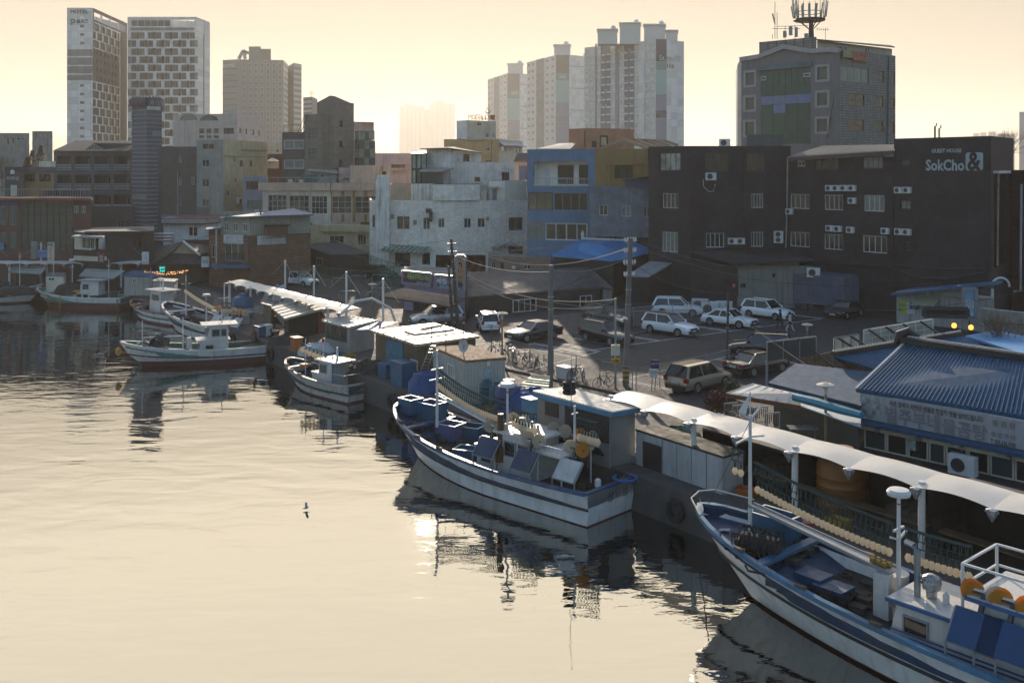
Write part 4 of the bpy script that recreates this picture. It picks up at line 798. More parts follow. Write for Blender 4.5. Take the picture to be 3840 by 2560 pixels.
 for lab, u0, u1, v0, v1, m, tx in (('tall grey pole sign with brown lettering left of the sea banner', 117, 136, 905, 970, CONCW, [('생선구이', .1, .05, .9, .7, M('letter_brown', (.12, .05, .03), .6, var=0, fine=0), 0., True)]), ('white upright sign reading 88 with red Korean letters', 178, 201, 909, 978, CREAM, [('88', .1, .8, .9, .97, Bk, .02), ('생선구이', .2, .03, .8, .76, R_, 0., True)]), ('red and white upright sign in front of the corner house', 367, 388, 945, 985, M('sign_red', (.16, .02, .03), .6, var=.1), [('슈퍼', .25, .05, .95, .75, SGNW, 0., True)]), ('white upright sign with blue lettering by the tiled house', 532, 556, 945, 991, WPNT, [('나래', .3, .35, .8, .9, M('letter_sky', (.1, .3, .5), .6, var=0, fine=0), 0., True), ('횟집', .1, .03, .9, .25, R_)]), ('white signboard hung on the tiled house corner', 755, 782, 963, 1002, WPNT, [('대성', .1, .35, .9, .75, M('letter_teal', (.02, .2, .18), .6, var=0, fine=0), .02), ('어구·철물', .05, .8, .95, .95, Bk)])):
  Y = 110 if u0 < 700 else 113; p = at(u0, v1, Y); wd = (u1 - u0) * Y / F; hg = (v1 - v0) * Y / F
  sign('upright_sign', lab, p, (1, 0), wd, hg, .25, m, tx, None)
 p = at(134, 965, 110.2); sign('sea_banner', 'blue printed banner between two upright signs', p, (1, 0), 1.35, .85, .04, M('banner_blue', (.1, .25, .45), .7, var=.4, scale=3), [('활어회', .3, .4, .95, .7, M('letter_red', (.3, .03, .03)), .02), ('싱싱수산', .3, .75, .95, .92, SGNW)])
left_front()
# ---------------------------------------------------------------- town behind the car park
def white_house():
 WB = M('white_painted_brick', (.86, .78, .66), .85, var=.1, scale=.9, brick=(0, .32, .14, (.72, .65, .55), .012), streak=.2, dirt=(.1, (.5, .46, .4))); Y = 124
 b = Bld('white_brick_house', 'big white painted brick house with tall chimney and stained walls', 'building', [(1386, 125), (1410, 125), (1459, 124.6), (1704, Y), (1837, 125), (1976, 127)], zat(752, Y), WB, back=14, parapet=.25, roofmat=MATS['green_roof_paint'])
 for m_ in (0,): pass
 b.win(0, [(1396, 805, 1407, 853)], cols=1); b.win(2, [(1487, 810, 1537, 861), (1586, 815, 1613, 861), (1643, 818, 1667, 854)], cols=2, fw=.08, gm=GLASS)
 b.win(3, [(1740, 818, 1767, 855), (1791, 817, 1819, 853)], cols=2, fw=.08); b.win(4, [(1908, 815, 1961, 864), (1906, 923, 1962, 962)], cols=2, gm=GLASS, fm=FRAMEG)
 b.win(2, [(1481, 948, 1538, 1001), (1583, 948, 1613, 992)], cols=2, fm=FRAMED, gm=GLASS)
 for u, v in ((1464, 812), (1549, 834)): b.panel(2, u, v - 9, u + 14, v + 9, CONCW, .05, .05, 'vent_grille')
 b.panel(3, 1824, 814, 1834, 828, CONCW, .05, .05, 'vent_grille'); f = b.F[2]; f.holes.append(f.rect(1634, 956, 1703, 1030)); b.F[3].holes.append(b.F[3].rect(1706, 957, 1822, 1030))
 b.panel(3, 1705, 955, 1822, 958, CONCW, .1, .1, 'lintel'); b.done()
 inn = MB(); p = [f.pt(*f.px(1634, 1000), -.3), f.pt(*f.px(1703, 1000), -.3), b.F[3].pt(*b.F[3].px(1822, 1000), -.3)]; inn.box(p[0].x, p[2].x, p[0].y + 3, p[0].y + 3.1, G, zat(950, Y)); inn.build('carport_wall', GREYD, b.o)
 st = MB()
 for k in range(5): x = p[0].x + .3 + k * 1.1; st.add([(x, p[0].y + 2.9, G), (x + .5, p[0].y + 2.9, G), (x + 1.1, p[0].y + 2.9, G + 1.3), (x + .6, p[0].y + 2.9, G + 1.3)], [(0, 1, 2, 3)])
 st.build('warning_stripes', M('orange_paint', (.3, .12, .05), .7, var=.2), b.o)
 # chimney
 c0, c1 = xy(1408, 123.5), xy(1459, 123.2); ch = MB(); cw = c1.x - c0.x; z1, z2 = zat(690, 124), zat(659, 124)
 ch.prism([c0, c1, c1 + Vector((0, 1.4)), c0 + Vector((0, 1.4))], G, z1); k = .2
 ch.hexa([(c0.x, c0.y, z1), (c1.x, c1.y, z1), (c1.x, c1.y + 1.4, z1), (c0.x, c0.y + 1.4, z1)], [(c0.x + k, c0.y + k, z2), (c1.x - k, c1.y + k, z2), (c1.x - k, c1.y + 1.2, z2), (c0.x + k, c0.y + 1.2, z2)]); ch.build('chimney', M('stained_white', (.74, .7, .62), .9, var=.15, streak=.75, bump=.2), b.o)
 MB().cyl(at(1424, 658, 124), at(1427, 625, 124), .03).build('antenna', FRAMED, b.o)
 # raised block
 r = Bld('white_raised_block', 'raised white brick cube on the white house roof line', 'building', [(1623, 123.9), (1704, 123.6), (1799, 124.4)], zat(692, 124), WB, base=zat(752, Y) + .01, back=6, parapet=.2); r.done()
 # penthouse storeys
 PH = M('pale_stucco', (.76, .69, .6), .9, var=.12, streak=.35, dirt=(.4, (.38, .33, .27)))
 t = Bld('white_upper_storey', 'pale stained upper storey set back on the white brick house', 'building', [(1661, 131), (1930, 132)], zat(609, 131), PH, base=zat(690, 131) - 3, back=8, parapet=.2); t.win(0, [(1882, 645, 1910, 677), (1780, 664, 1800, 681)], cols=2, fm=FRAMED); t.panel(0, 1728, 657, 1747, 682, PH, .06, .05); t.done()
 t2 = Bld('white_roof_house', 'white roof house with thin monopitch roof above the white brick house', 'building', [(1599, 132), (1691, 131), (1803, 134)], zat(574, 132), PH, base=zat(640, 131) - 2, back=7, roof=False); t2.win(1, [(1738, 579, 1760, 605)], cols=2, fm=FRAMED); t2.done()
 slab(MB(), [at(1575, 557, 131), at(1680, 554, 130), at(1806, 572, 133), at(1700, 550, 140)], .12).build('roof', GREYD, t2.o)
 MB().prism([t2.P[0], t2.P[1], t2.P[1] + Vector((0, 6)), t2.P[0] + Vector((0, 6))], zat(574, 132), zat(557, 132)).build('gable_infill', PH, t2.o)
 g = Bld('glazed_stair', 'greenish glazed stair tower beside the white roof house', 'building', [(1543, 130.5), (1560, 129.5), (1601, 130.5)], zat(575, 130), GREYD, base=zat(700, 130), back=3, roof=False)
 PG = M('mottled_green_glass', (.3, .36, .27), .15, var=.35, fine=0)  # pale green pane colour with random tone
 g.win(0, [(1544, 577, 1559, 633), (1544, 637, 1559, 687)], cols=1, fm=FRAMED, gm=PG); g.win(1, [(1561, 577, 1580, 633), (1582, 577, 1600, 633), (1561, 637, 1580, 687)], cols=1, fm=FRAMED, gm=PG, fw=.05); g.done(); slab(MB(), [at(1541, 576, 130), at(1602, 574, 130), at(1600, 568, 134), at(1550, 570, 134)], .1).build('roof', WPNT, g.o)
 s = Bld('sunroom', 'dark glazed sunroom under a grey sheet canopy', 'sunroom', [(1582, 128.5), (1662, 128.5)], zat(643, 128.5), FRAMED, base=zat(705, 128), back=2.5, roof=False); s.win(0, [(1584, 645, 1607, 695), (1609, 645, 1640, 695), (1642, 645, 1661, 690)], cols=1, fm=FRAMEG, gm=GLASS2); s.done(); slab(MB(), [at(1571, 640, 127.5), at(1662, 641, 127.5), at(1701, 630, 131), at(1600, 626, 131)], .12).build('canopy', METG, s.o)
 Bld('old_white_parapet', 'old stained parapet wall below the sunroom', 'wall', [(1541, 127.5), (1624, 127.5)], zat(689, 127.5), M('stained_white', (.55, .52, .46)), base=zat(760, 127), back=3).done()
 d = Bld('white_side_block', 'small cream roof block with blue-grey door and flat canopy', 'building', [(1834, 126.5), (1893, 126), (1975, 128)], zat(678, 126.5), M('clean_cream', (.8, .73, .6), .85, var=.06), base=zat(753, 126), back=5, parapet=.1); d.panel(0, 1847, 711, 1863, 752, M('blue_grey_door', (.2, .24, .28), .6, var=.1), .03, .04, 'door'); MB().prism([xy(1835, 125.4), xy(1869, 125.2), xy(1869, 126.6), xy(1835, 126.6)], zat(703, 126), zat(698, 126)).build('door_canopy', WPNT, d.o); d.done()
 single('roof_cabinet', MB().prism([xy(1801, 125), xy(1823, 125), xy(1823, 126), xy(1801, 126)], zat(754, 125), zat(717, 125)), CREAM, 'cream metal cabinet on the white house roof', 'cabinet')
 # awning of green glass strips
 f = b.F[2]; aw = thing('green_awning', 'green translucent awning with pale bars on the white brick house', 'awning', f.pt(*f.px(1530, 915)))
 AG = M('green_polycarbonate', (.05, .17, .12), .3, var=.15); n = 9
 A, B = at(1456, 915, Y - .05), at(1614, 926, Y - .05); C, D = at(1425, 937, Y - 1.7), at(1585, 951, Y - 1.7)
 for k in range(n):
  p0, p1 = A.lerp(B, k / n), A.lerp(B, (k + 1) / n); q0, q1 = C.lerp(D, k / n), C.lerp(D, (k + 1) / n); slab(MB(), (q0, q1, p1, p0), .04).build('sheet', AG, aw)
 for k in range(n + 1): MB().bar(A.lerp(B, k / n) + Vector((0, 0, .02)), C.lerp(D, k / n) + Vector((0, 0, .02)), .05).build('bar', WPNT, aw)
 m = MB(); p = f.pt(*f.px(1617, 826), .1); m.tube([p, p + Vector((0, -.5, 0)), p + Vector((.02, -.5, .9)), p + Vector((-.05, -.45, 1.25)), p + Vector((-.6, -.45, 1.2))], [.2, .25, .27, .27, .3], 8); single('flue_pipe', m, M('rusted_flue', (.12, .1, .085), .7, .3, rust=.4), 'rusty hooded flue pipe on the white brick wall', 'flue pipe', smooth=True)
 # cracks and cables as thin grime lines
 vn = MB(); rnd.seed(5); f = b.F[4]
 for k in range(16):
  p = [f.pt(*f.px(1842 + rnd.random() * 12, 985 - rnd.random() * 60), .03)]
  for j in range(5): l = p[-1]; p.append(l + Vector((rnd.uniform(.2, .9), 0, rnd.uniform(-.5, .45))))
  vn.tube(p, .02, 3)
 single('bare_creeper', vn, M('bare_vine', (.06, .05, .04), .9), 'bare creeper vines on the lower right of the white wall', 'creeper')
white_house()
def motel22():
 b = Bld('yellow_motel', 'yellow motel with roof sign MOTEL 22 and red bath symbol', 'motel', [(1665, 175), (1872, 172), (1960, 190)], zat(522, 174), CM('motel_yellow', (.45, .33, .16)), back=12, parapet=.3)
 b.mats[1] = CREAM; b.win(0, [(1819, 553, 1836, 566), (1820, 600, 1841, 608)], cols=2); b.win(1, [(1880, 549, 1894, 566), (1898, 550, 1903, 566), (1909, 552, 1915, 568), (1931, 554, 1938, 572), (1947, 556, 1952, 574)], cols=1); b.done()
 f = b.F[1]; slab(MB(), [f.pt(0, zat(545, 174), .8), f.pt(f.w, zat(546, 185), .8), f.pt(f.w, zat(533, 188), -.5), f.pt(0, zat(523, 174), -.5)], .15).build('eave_roof', M('pale_blue_sheet', (.2, .27, .3), .6, var=.2), b.o)
 t = Bld('motel_stair_tower', 'cream upper block of the yellow motel below its roof sign', 'motel', [(1712, 182), (1751, 180), (1860, 184)], zat(451, 180), CREAM, base=zat(522, 174) + .02, back=8); t.mats[0] = WHT; t.win(1, [(1789, 461, 1806, 471), (1823, 499, 1834, 515), (1848, 501, 1853, 516), (1850, 461, 1854, 470)], cols=2); t.done()
 RD = M('rust_red_letter', (.16, .07, .05), .6, var=.2); f = t.F[1]
 o = thing('roof_sign', 'roof sign with standing letters MOTEL 22 and bath symbol', 'sign', at(1800, 451, 180)); P = at(1756, 449, 179); Q = at(1834, 430, 179)
 lettering('MOTEL 22', RD, o, (P + Q) / 2, (1, 0), Q.x - P.x, Q.z - P.z, .0, ext=.05); lettering('모텔', M('worn_letter', (.3, .29, .27)), o, at(1800, 444, 180.5), (1, 0), 2.2, .6, 0, ext=.05); s = MB(); c = at(1829, 417, 179); s.torus(c, .38, .1, 'y', 12, 5, .5)
 for v in s.v: pass
 s.v = [(x, y, 2 * c.z - z) for x, y, z in s.v]
 for k in (-.25, 0, .25): s.tube([c + Vector((k, 0, .0)), c + Vector((k + .1, 0, .25)), c + Vector((k - .05, 0, .45)), c + Vector((k + .06, 0, .7))], .05, 5)
 s.build('bath_symbol', M('sign_red', (.16, .02, .03)), o); MB().prism([xy(1837, 179), xy(1856, 180), xy(1856, 180.5), xy(1837, 179.5)], zat(449, 179), zat(431, 179)).build('orange_board', M('sign_orange', (.5, .16, .04), .6, var=.1), o)
 fr = MB()
 for k in range(8): u = 1757 + k * 13; fr.bar(at(u, 452, 179.6), at(u, 432, 179.6), .07)
 fr.build('letter_frame', FRAMED, o); cb = [at(1718 + k * 12.6, 520 + 10 * math.sin(math.pi * k / 10) - (k > 9) * 2, 171) for k in range(11)]; pipe(cb, .06, b.o, BLK, 'cable'); pipe([at(1843, 518, 171), at(1843, 610, 171)], .06, b.o, FRAMED)
 h = Bld('brown_hip_house', 'house with brown hipped roof and pale blue gable between motel and blue building', 'house', [(1925, 150), (1985, 150)], zat(607, 150), PEACH, back=5); h.done(); MB().add([at(1926, 607, 149.5), at(1990, 607, 149.5), at(1985, 574, 152), at(1940, 574, 152)], [(0, 1, 2, 3)]).build('roof', M('brown_tile', (.1, .06, .05), .8, var=.2), h.o)
 g = Bld('pink_frame_house', 'small blue and pink framed house behind a steel ladder', 'house', [(1946, 140), (1980, 140)], zat(622, 140), M('powder_blue', (.25, .3, .38), .8, var=.1), base=zat(700, 140), back=4); g.panel(0, 1946, 622, 1980, 629, M('pink_trim', (.4, .12, .2), .7, var=.1), .04); g.panel(0, 1971, 629, 1979, 680, MATS['pink_trim'], .04); g.done()
 railing('steel_rail', [at(1945, 622, 139), at(1980, 622, 139)], .7, g.o, STEEL, .5)
motel22()
def blue_building():
 BLU = CM('blue_render', (.115, .21, .31), streak=.25); Y = 113
 b = Bld('blue_building', 'blue rendered building with white recessed balcony and wide sliding windows', 'building', [(1977, 114), (2206, 112), (2232, 111.8)], zat(560, Y), BLU, back=14, parapet=.3)
 f = b.F[0]; r = f.rect(2003, 605, 2206, 698); f.holes.append(r); a, z0, c, z1 = r; m = MB(); d = -1.8
 m.quad(f.pt(a, z0, d), f.pt(c, z0, d), f.pt(c, z1, d), f.pt(a, z1, d)); m.quad(f.pt(a, z0, -.2), f.pt(c, z0, -.2), f.pt(c, z0, d), f.pt(a, z0, d)); m.quad(f.pt(a, z1, -.2), f.pt(c, z1, -.2), f.pt(c, z1, d), f.pt(a, z1, d))
 for x in (a, c): m.quad(f.pt(x, z0, -.2), f.pt(x, z1, -.2), f.pt(x, z1, d), f.pt(x, z0, d))
 m.build('balcony_recess', M('clean_white', (.78, .75, .68), .85, var=.06), b.o); fb = Fac(f.pt(0, 0, d + .05).xy, f.pt(f.w, 0, d + .05).xy)
 for u0, u1, v0, cc in ((2092, 2151, 619, 1), (2171, 2206, 619, 1)):
  A, B, C, D = fb.rect(u0, v0, u1, 690); fr, pn = window_meshes(C - A, D - B, cc, 1, .07, FRAMED, GLASS); o = inst('window', fr, b.o, fb.pt(A, B, .02), fb.ang); inst('pane', pn, o, (0, 0, 0))
 A, B, C, D = fb.rect(2044, 634, 2063, 696); MB().hexa([fb.pt(A, B, .0), fb.pt(C, B, .0), fb.pt(C, B, .06), fb.pt(A, B, .06)], [fb.pt(A, D, .0), fb.pt(C, D, .0), fb.pt(C, D, .06), fb.pt(A, D, .06)]).build('door', WPNT, b.o)
 railing('balcony_rail', [f.pt(*f.px(2003, 698), .02), f.pt(*f.px(2206, 700), .02)], f.px(2003, 668)[1] - f.px(2003, 698)[1], b.o, METG, .24, .035)
 b.win(0, [(1981, 721, 2074, 787)], cols=3, fm=FRAMED, gm=M('amber_reflecting_glass', (.06, .05, .04), .06, var=0, fine=0, ior=2.2), fw=.09); b.win(0, [(2077, 723, 2203, 790)], cols=4, fm=FRAMEG, gm=GLASS, fw=.07)
 b.win(0, [(1979, 832, 2042, 897)], cols=3, fm=FRAMEG); b.win(0, [(2045, 836, 2203, 902)], cols=4, fm=WPNT, fw=.14, gm=GLASS); b.done()
 # pavilion roof and stone, salmon stair house, pergola
 s = Bld('salmon_stair_house', 'salmon rendered stair house with tall dark window on the blue building roof', 'building', [(2133, 122), (2200, 120), (2377, 122)], zat(481, 120), CM('salmon_render', (.47, .23, .13), streak=.15), base=zat(563, 120) - 1, back=8); s.win(1, [(2249, 508, 2281, 552)], cols=1, fm=M('brown_frame', (.07, .04, .03), .6, var=0), gm=PGWARM, fw=.2); s.panel(1, 2219, 529, 2236, 553, GREYD, .03, .03, 'door'); s.done(); pipe([at(2193, 490, 119.8), at(2193, 552, 119.8)], .06, s.o, MATS['brown_frame'])
 o = thing('roof_awning', 'pale ribbed sheet canopy on the blue building roof', 'canopy', at(2080, 558, 115)); ribbed(o, [at(2017, 559, 114), at(2136, 559, 114), at(2160, 537, 119), at(2100, 540, 119)], 12, M('cream_sheet', (.55, .5, .4), .6, var=.1), M('cream_sheet', (.5, .5, .4)), th=.15, rw=.08, rh=.06)
 o = thing('roof_pergola', 'timber pergola of slanted beams on the ochre block roof', 'pergola', at(2340, 560, 115)); TB = M('pergola_timber', (.36, .24, .15), .7, var=.15)
 rid0, rid1 = at(2338, 523, 114), at(2495, 529, 119)
 for k in range(5):
  t = k / 4; tp = rid0.lerp(rid1, t)
  for e in (at(2255 + 190 * t, 557 - 12 * t, 115 + 4 * t), at(2433 + 110 * t, 559 - 13 * t, 112.5 + 6 * t)): MB().bar(tp, e, .22, .35).build('rafter', TB, o)
 MB().bar(rid0, rid1, .2, .3).build('ridge_beam', TB, o)
 c = Bld('ochre_block', 'ochre rendered block with dark strip window beside the blue building', 'building', [(2232, 111.7), (2434, 109)], zat(559, 111), OCHRE, back=12, parapet=.3); c.win(0, [(2303, 619, 2373, 670)], cols=3, rows=1, fm=FRAMED); c.panel(0, 2273, 560, 2433.5, 618, OCHRE, .35, .4, 'parapet_panel'); c.done(); pipe([at(2289, 625, 110.4), at(2289, 700, 110.4)], .08, c.o, OCHRE)
 d = Bld('cement_annex', 'streaked grey-blue cement block with three small windows', 'building', [(2211, 109.5), (2434, 107.3)], zat(702, 109), M('streaked_cement', (.15, .175, .2), .9, var=.25, streak=.6, scol=(.28, .29, .3), dirt=(.4, (.09, .1, .11))), base=zat(888, 108.5), back=4); d.win(0, [(2247, 769, 2279, 808), (2330, 772, 2364, 812), (2413, 773, 2436, 816)], cols=2, fw=.07); d.panel(0, 2211, 699, 2345, 703, BLU, .1, .12, 'coping'); d.done()
 d2 = Bld('dark_ground_floor_house', 'dark recessed ground floor below the cement block', 'building', [(2232, 110.5), (2434, 108.4)], zat(886, 109), GREYD, back=3); d2.win(0, [(2282, 882, 2316, 905), (2351, 885, 2390, 905)], cols=2); d2.done()
 u = Bld('blue_roof_shed', 'blue boarded roof shed between ochre block and dark building', 'shed', [(2344, 108.2), (2434, 107)], zat(668, 107.5), M('deep_blue_board', (.04, .1, .18), .7, var=.15), base=zat(703, 107), back=2); u.done(); slab(MB(), [at(2333, 674, 107), at(2436, 661, 106), at(2436, 661, 110), at(2340, 674, 110)], .12).build('roof', GREYD, u.o)
PGWARM = M('warm_tan_pane', (.5, .36, .22), .2, var=.2, fine=0)  # plain warm tan pane colour
blue_building()
def dark_building():
 DK = M('plum_grey_render', (.021, .02, .027), .85, var=.25, streak=.6, scale=.6, scol=(.02, .02, .025), dirt=(.5, (.036, .036, .042)), bump=.2)
 b = Bld('dark_plum_block', 'dark plum grey block with white-framed windows left of the guest house', 'building', [(2432, 104), (2592, 100.5), (2965, 101)], zat(548, 101), DK, back=16, parapet=.4)
 b.win(0, [(2474, 573, 2552, 641)], cols=4, fm=FRAMED, gm=PGPALE, fw=.09); b.win(1, [(2645, 573, 2734, 643), (2800, 575, 2866, 643)], cols=3, fm=M('brown_frame', (.07, .04, .03)), fw=.1, gm=GLASS)
 b.win(0, [(2485, 725, 2544, 781), (2483, 870, 2542, 945)], cols=4, fw=.07); b.win(1, [(2818, 726, 2862, 780), (2648, 874, 2716, 928), (2817, 870, 2862, 925)], cols=4, fw=.07); b.done()
 for u in (2618, 2787): pipe([b.F[1].pt(*b.F[1].px(u, 560), .08), b.F[1].pt(*b.F[1].px(u, 930), .08)], .06, b.o, DK)
 f = b.F[1]
 for lab, u, v, s in (('air conditioner with looping white hose on the dark plum wall', 2663, 676, 1.05), ('left of two paired condensers low on the dark plum wall', 2743, 915, .85), ('right of two paired condensers low on the dark plum wall', 2774, 915, .85)): ac(f.pt(*f.px(u, v), .25), f.ang, lab, s)
 p = f.pt(*f.px(2915, 910), .3); o = thing('tall_condenser', 'tall two-fan condenser at the corner of the plum block', 'air conditioner', p); MB().box(p.x - .45, p.x + .45, p.y - .2, p.y + .15, p.z, p.z + 1.2).build('casing', WPNT, o)
 for z in (.32, .88): MB().lathe((p.x - .08, p.y - .21, p.z + z), [(.24, 0), (.25, -.02), (.03, -.03)], 14, 'y').build('fan', FRAMED, o)
 pipe([f.pt(*f.px(2634, 672), .3), f.pt(*f.px(2636, 700), .3), f.pt(*f.px(2655, 718), .3), f.pt(*f.px(2672, 718), .3), f.pt(*f.px(2680, 690), .3)], .03, b.o, WPNT, 'hose')
 ph = Bld('plum_stair_house', 'small grey stair house with green edge on the plum block roof', 'building', [(2801, 104), (2936, 104)], zat(508, 104), GREYR, base=zat(548, 101), back=5); ph.panel(0, 2796, 504, 2938, 508.5, M('green_edge', (.03, .16, .07), .7, var=.1), .1, .2, 'edge_trim'); ph.done()
 p = at(2717, 547, 102.5); ac((p.x, p.y, p.z - .1), 0, 'condenser standing on the plum block roof edge', 1.1)
 # guest house
 g = Bld('guest_house', 'large dark plum guest house with pale raised lettering and tiled eave', 'guest house', [(2955, 100.8), (3057, 98.4), (3352, 92.2), (3713, 84.3), (3800, 92)], zat(588, 93), DK, back=18, roof=False)
 g.win(0, [(2964, 728, 3036, 783), (2963, 870, 3036, 925)], cols=4, fw=.07); g.win(1, [(3092, 731, 3161, 788), (3240, 732, 3316, 793), (3091, 878, 3161, 936), (3236, 884, 3326, 948)], cols=4, fw=.08)
 g.win(1, [(3054 + 2, 594, 3145, 636), (3234, 586, 3311, 633)], cols=4, fm=FRAMED, fw=.09); g.win(0, [(2989, 602, 3019, 625)], cols=2, fw=.12)
 g.win(2, [(3379, 601, 3410, 620), (3376, 752, 3415, 785), (3394, 906, 3422, 940)], cols=2, fm=FRAMED, fw=.08); g.done()
 RBK = M('oxblood_brick', (.05, .02, .022), .85, var=.2, brick=(0, .4, .14, (.03, .018, .018), .02))
 e = Bld('t', None, None, [(3352, 92.25), (3713, 84.35), (3800, 92.05)], zat(510, 84.3), DK, base=zat(588, 93) + .01, back=18, parapet=.4); e.mats[1] = RBK; e.win(0, [(3379, 601, 3410, 620)], cols=2, fm=FRAMED, fw=.08); e.done()
 for ch in list(e.o.children): ch.location = ch.location + e.o.location - g.o.location; ch.parent = g.o
 bpy.data.objects.remove(e.o)
 f = g.F[3]; g.panel(3, 3714, 515, 3799, 1010, RBK, .05, .05, 'brick_pier'); g.panel(3, 3722, 640, 3768, 650, WPNT, .5, .5, 'flashing'); g.panel(3, 3726, 652, 3767, 996, GLASS, .08, .05, 'stair_glazing'); pipe([f.pt(*f.px(3732, 650), .25), f.pt(*f.px(3728, 996), .25)], .09, g.o, M('rust_pale_pipe', (.3, .24, .16), .6, rust=.4))
 SL = M('pale_sage_letter', (.36, .45, .44), .6, var=.1, streak=.2); f = g.F[2]
 g.txt(2, 'GUEST HOUSE', 3498, 558, 3610, 573, SL, .12, .02, ext=.05); g.txt(2, 'SokCho', 3476, 598, 3621, 641, SL, .12, .055, ext=.06)
 f = g.F[2]; a, z0, c, z1 = f.rect(3624, 572, 3688, 640); bd = MB(); n = 4; rr = .22; out = []
 for cx_, cz_, a0 in ((a + rr, z0 + rr, 180), (c - rr, z0 + rr, 270), (c - rr, z1 - rr, 0), (a + rr, z1 - rr, 90)):
  for k in range(n + 1): t = R(a0 + 90 * k / n); out.append((cx_ + rr * math.cos(t), cz_ + rr * math.sin(t)))
 k = len(out); bd.add([f.pt(x, z, .03) for x, z in out] + [f.pt(x, z, .12) for x, z in out], [tuple(range(k, 2 * k))] + [(i, (i + 1) % k, k + (i + 1) % k, k + i) for i in range(k)]); bd.build('ampersand_board', SL, g.o)
 g.txt(2, '&', 3632, 570, 3684, 641, DK, .15, .03, ext=.03)
 # tiled eave of the guest house
 T = M('giwa_tile', (.06, .065, .075), .55, var=.3, scale=3); A, B = at(2957, 590, 99.5), at(3352, 566, 91.6); C, D = at(3352, 546, 94.5), at(3090, 549, 99.6)
 o = thing('tiled_eave', 'grey tiled eave roof with round tile ends on the guest house', 'roof', A); ribbed(o, [A, B, C, D], 46, T, T, th=.15, rw=.13, rh=.09, rname='tile_row'); MB().bar(A - Vector((0, -.1, .25)), B - Vector((0, -.1, .25)), .2, .25).build('eave_board', M('oxide_red_panel', (.11, .045, .035)), o)
 dots = MB()
 for k in range(47): p = A.lerp(B, k / 46); dots.lathe(p + Vector((0, -.07, .03)), [(.07, -.02), (.07, .02)], 6, 'y')
 dots.build('tile_ends', M('pale_tile_end', (.32, .33, .34), .7, var=.1), o)['kind'] = 'stuff'
 # air conditioners
 f1, f2, f0 = g.F[1], g.F[2], g.F[0]
 zs = lambda y: 480 + y / 2.45; us = lambda x: 2880 + x / 2.45
 A_ = [(f1, 577, 580, 'first'), (f1, 640, 580, 'second'), (f1, 711, 580, 'third'), (f1, 785, 580, 'last'), ]
 for f, x, y, nm in A_: ac(f.pt(*f.px(us(x), zs(y)), .25), f.ang, nm + ' of the upper row of four condensers on the guest house', .78, 'guest house condensers')
 for f, x, y, lab in ((f1, 785, 695, 'single condenser below the row of four on the guest house'), (f0, 210, 793, 'condenser beside the pale drain pipe of the guest house'), (f1, 580, 948, 'left of the lower pair over a guest house window'), (f1, 655, 953, 'right of the lower pair over a guest house window'), (f1, 770, 963, 'lone condenser between two lower guest house windows'), (f1, 1090, 974, 'condenser above the widest lower guest house window'), (f2, 1215, 600, 'left of the upper pair below the small guest house window'), (f2, 1295, 600, 'right of the upper pair below the small guest house window'), (f2, 1217, 980, 'left of the lower right pair on the guest house'), (f2, 1292, 984, 'right of the lower right pair on the guest house')): ac(f.pt(*f.px(us(x), zs(y)), .25), f.ang, lab, .78, 'guest house condensers')
 pipe([f0.pt(*f0.px(2957, 590), .15), f0.pt(*f0.px(2955, 760), .15), f0.pt(*f0.px(2950, 930), .15)], .07, g.o, M('pale_pipe', (.35, .35, .34), .6)); pipe([f2.pt(*f2.px(3353, 590), .08), f2.pt(*f2.px(3351, 1000), .08)], .06, g.o, DK)
 cab = MB(); pts = [f1.pt(*f1.px(3060, 985), .1), f1.pt(*f1.px(3220, 990), .15), f1.pt(*f1.px(3330, 1000), .15), f2.pt(*f2.px(3440, 1040), .2), f2.pt(*f2.px(3560, 1045), .2), f2.pt(*f2.px(3700, 1020), .2)]; cab.tube(pts, .09, 6)
 cab.tube([f2.pt(*f2.px(3350, 990), .15), f2.pt(*f2.px(3520, 1010), .15), f2.pt(*f2.px(3700, 1005), .15)], .06, 5); single('wall_cables', cab, BLK, 'thick black cables sagging along the guest house wall', 'cable', smooth=True)
 rv = thing('roof_vents', 'pair of curved roof vent pipes on the guest house roof', 'vent pipe', at(3508, 515, 90)); 
 for u, hh, m in ((3506, 1.0, M('green_cap', (.02, .1, .04), .6)), (3522, .8, METG)): p = at(u, 516, 90); MB().tube([p, p + Vector((0, 0, hh)), p + Vector((.15, 0, hh + .1)), p + Vector((.15, 0, hh + .3))], .09, 8).build('vent_pipe', m, rv)
 a2 = Bld('brick_neighbour', 'dark oxblood building with drain pipes at the right edge', 'building', [(3795, 90), (3900, 88)], zat(638, 89), RBK, back=10); a2.done(); pipe([at(3830, 690, 88), at(3826, 1090, 88), at(3800, 1092, 88)], .1, a2.o, M('pale_pipe', (.35, .35, .34)))
 bl = Fac(xy(3714, 86), xy(3860, 83)); p = at(3752, 1075, 84); MB().torus(p, .75, .1, 'y', 14, 6, .5).build('entrance_arch', WPNT, a2.o)
PGPALE = M('mottled_pale_pane', (.33, .32, .27), .2, var=.5, scale=1.2, fine=0)  # pale pane colour, mottled at random
dark_building()
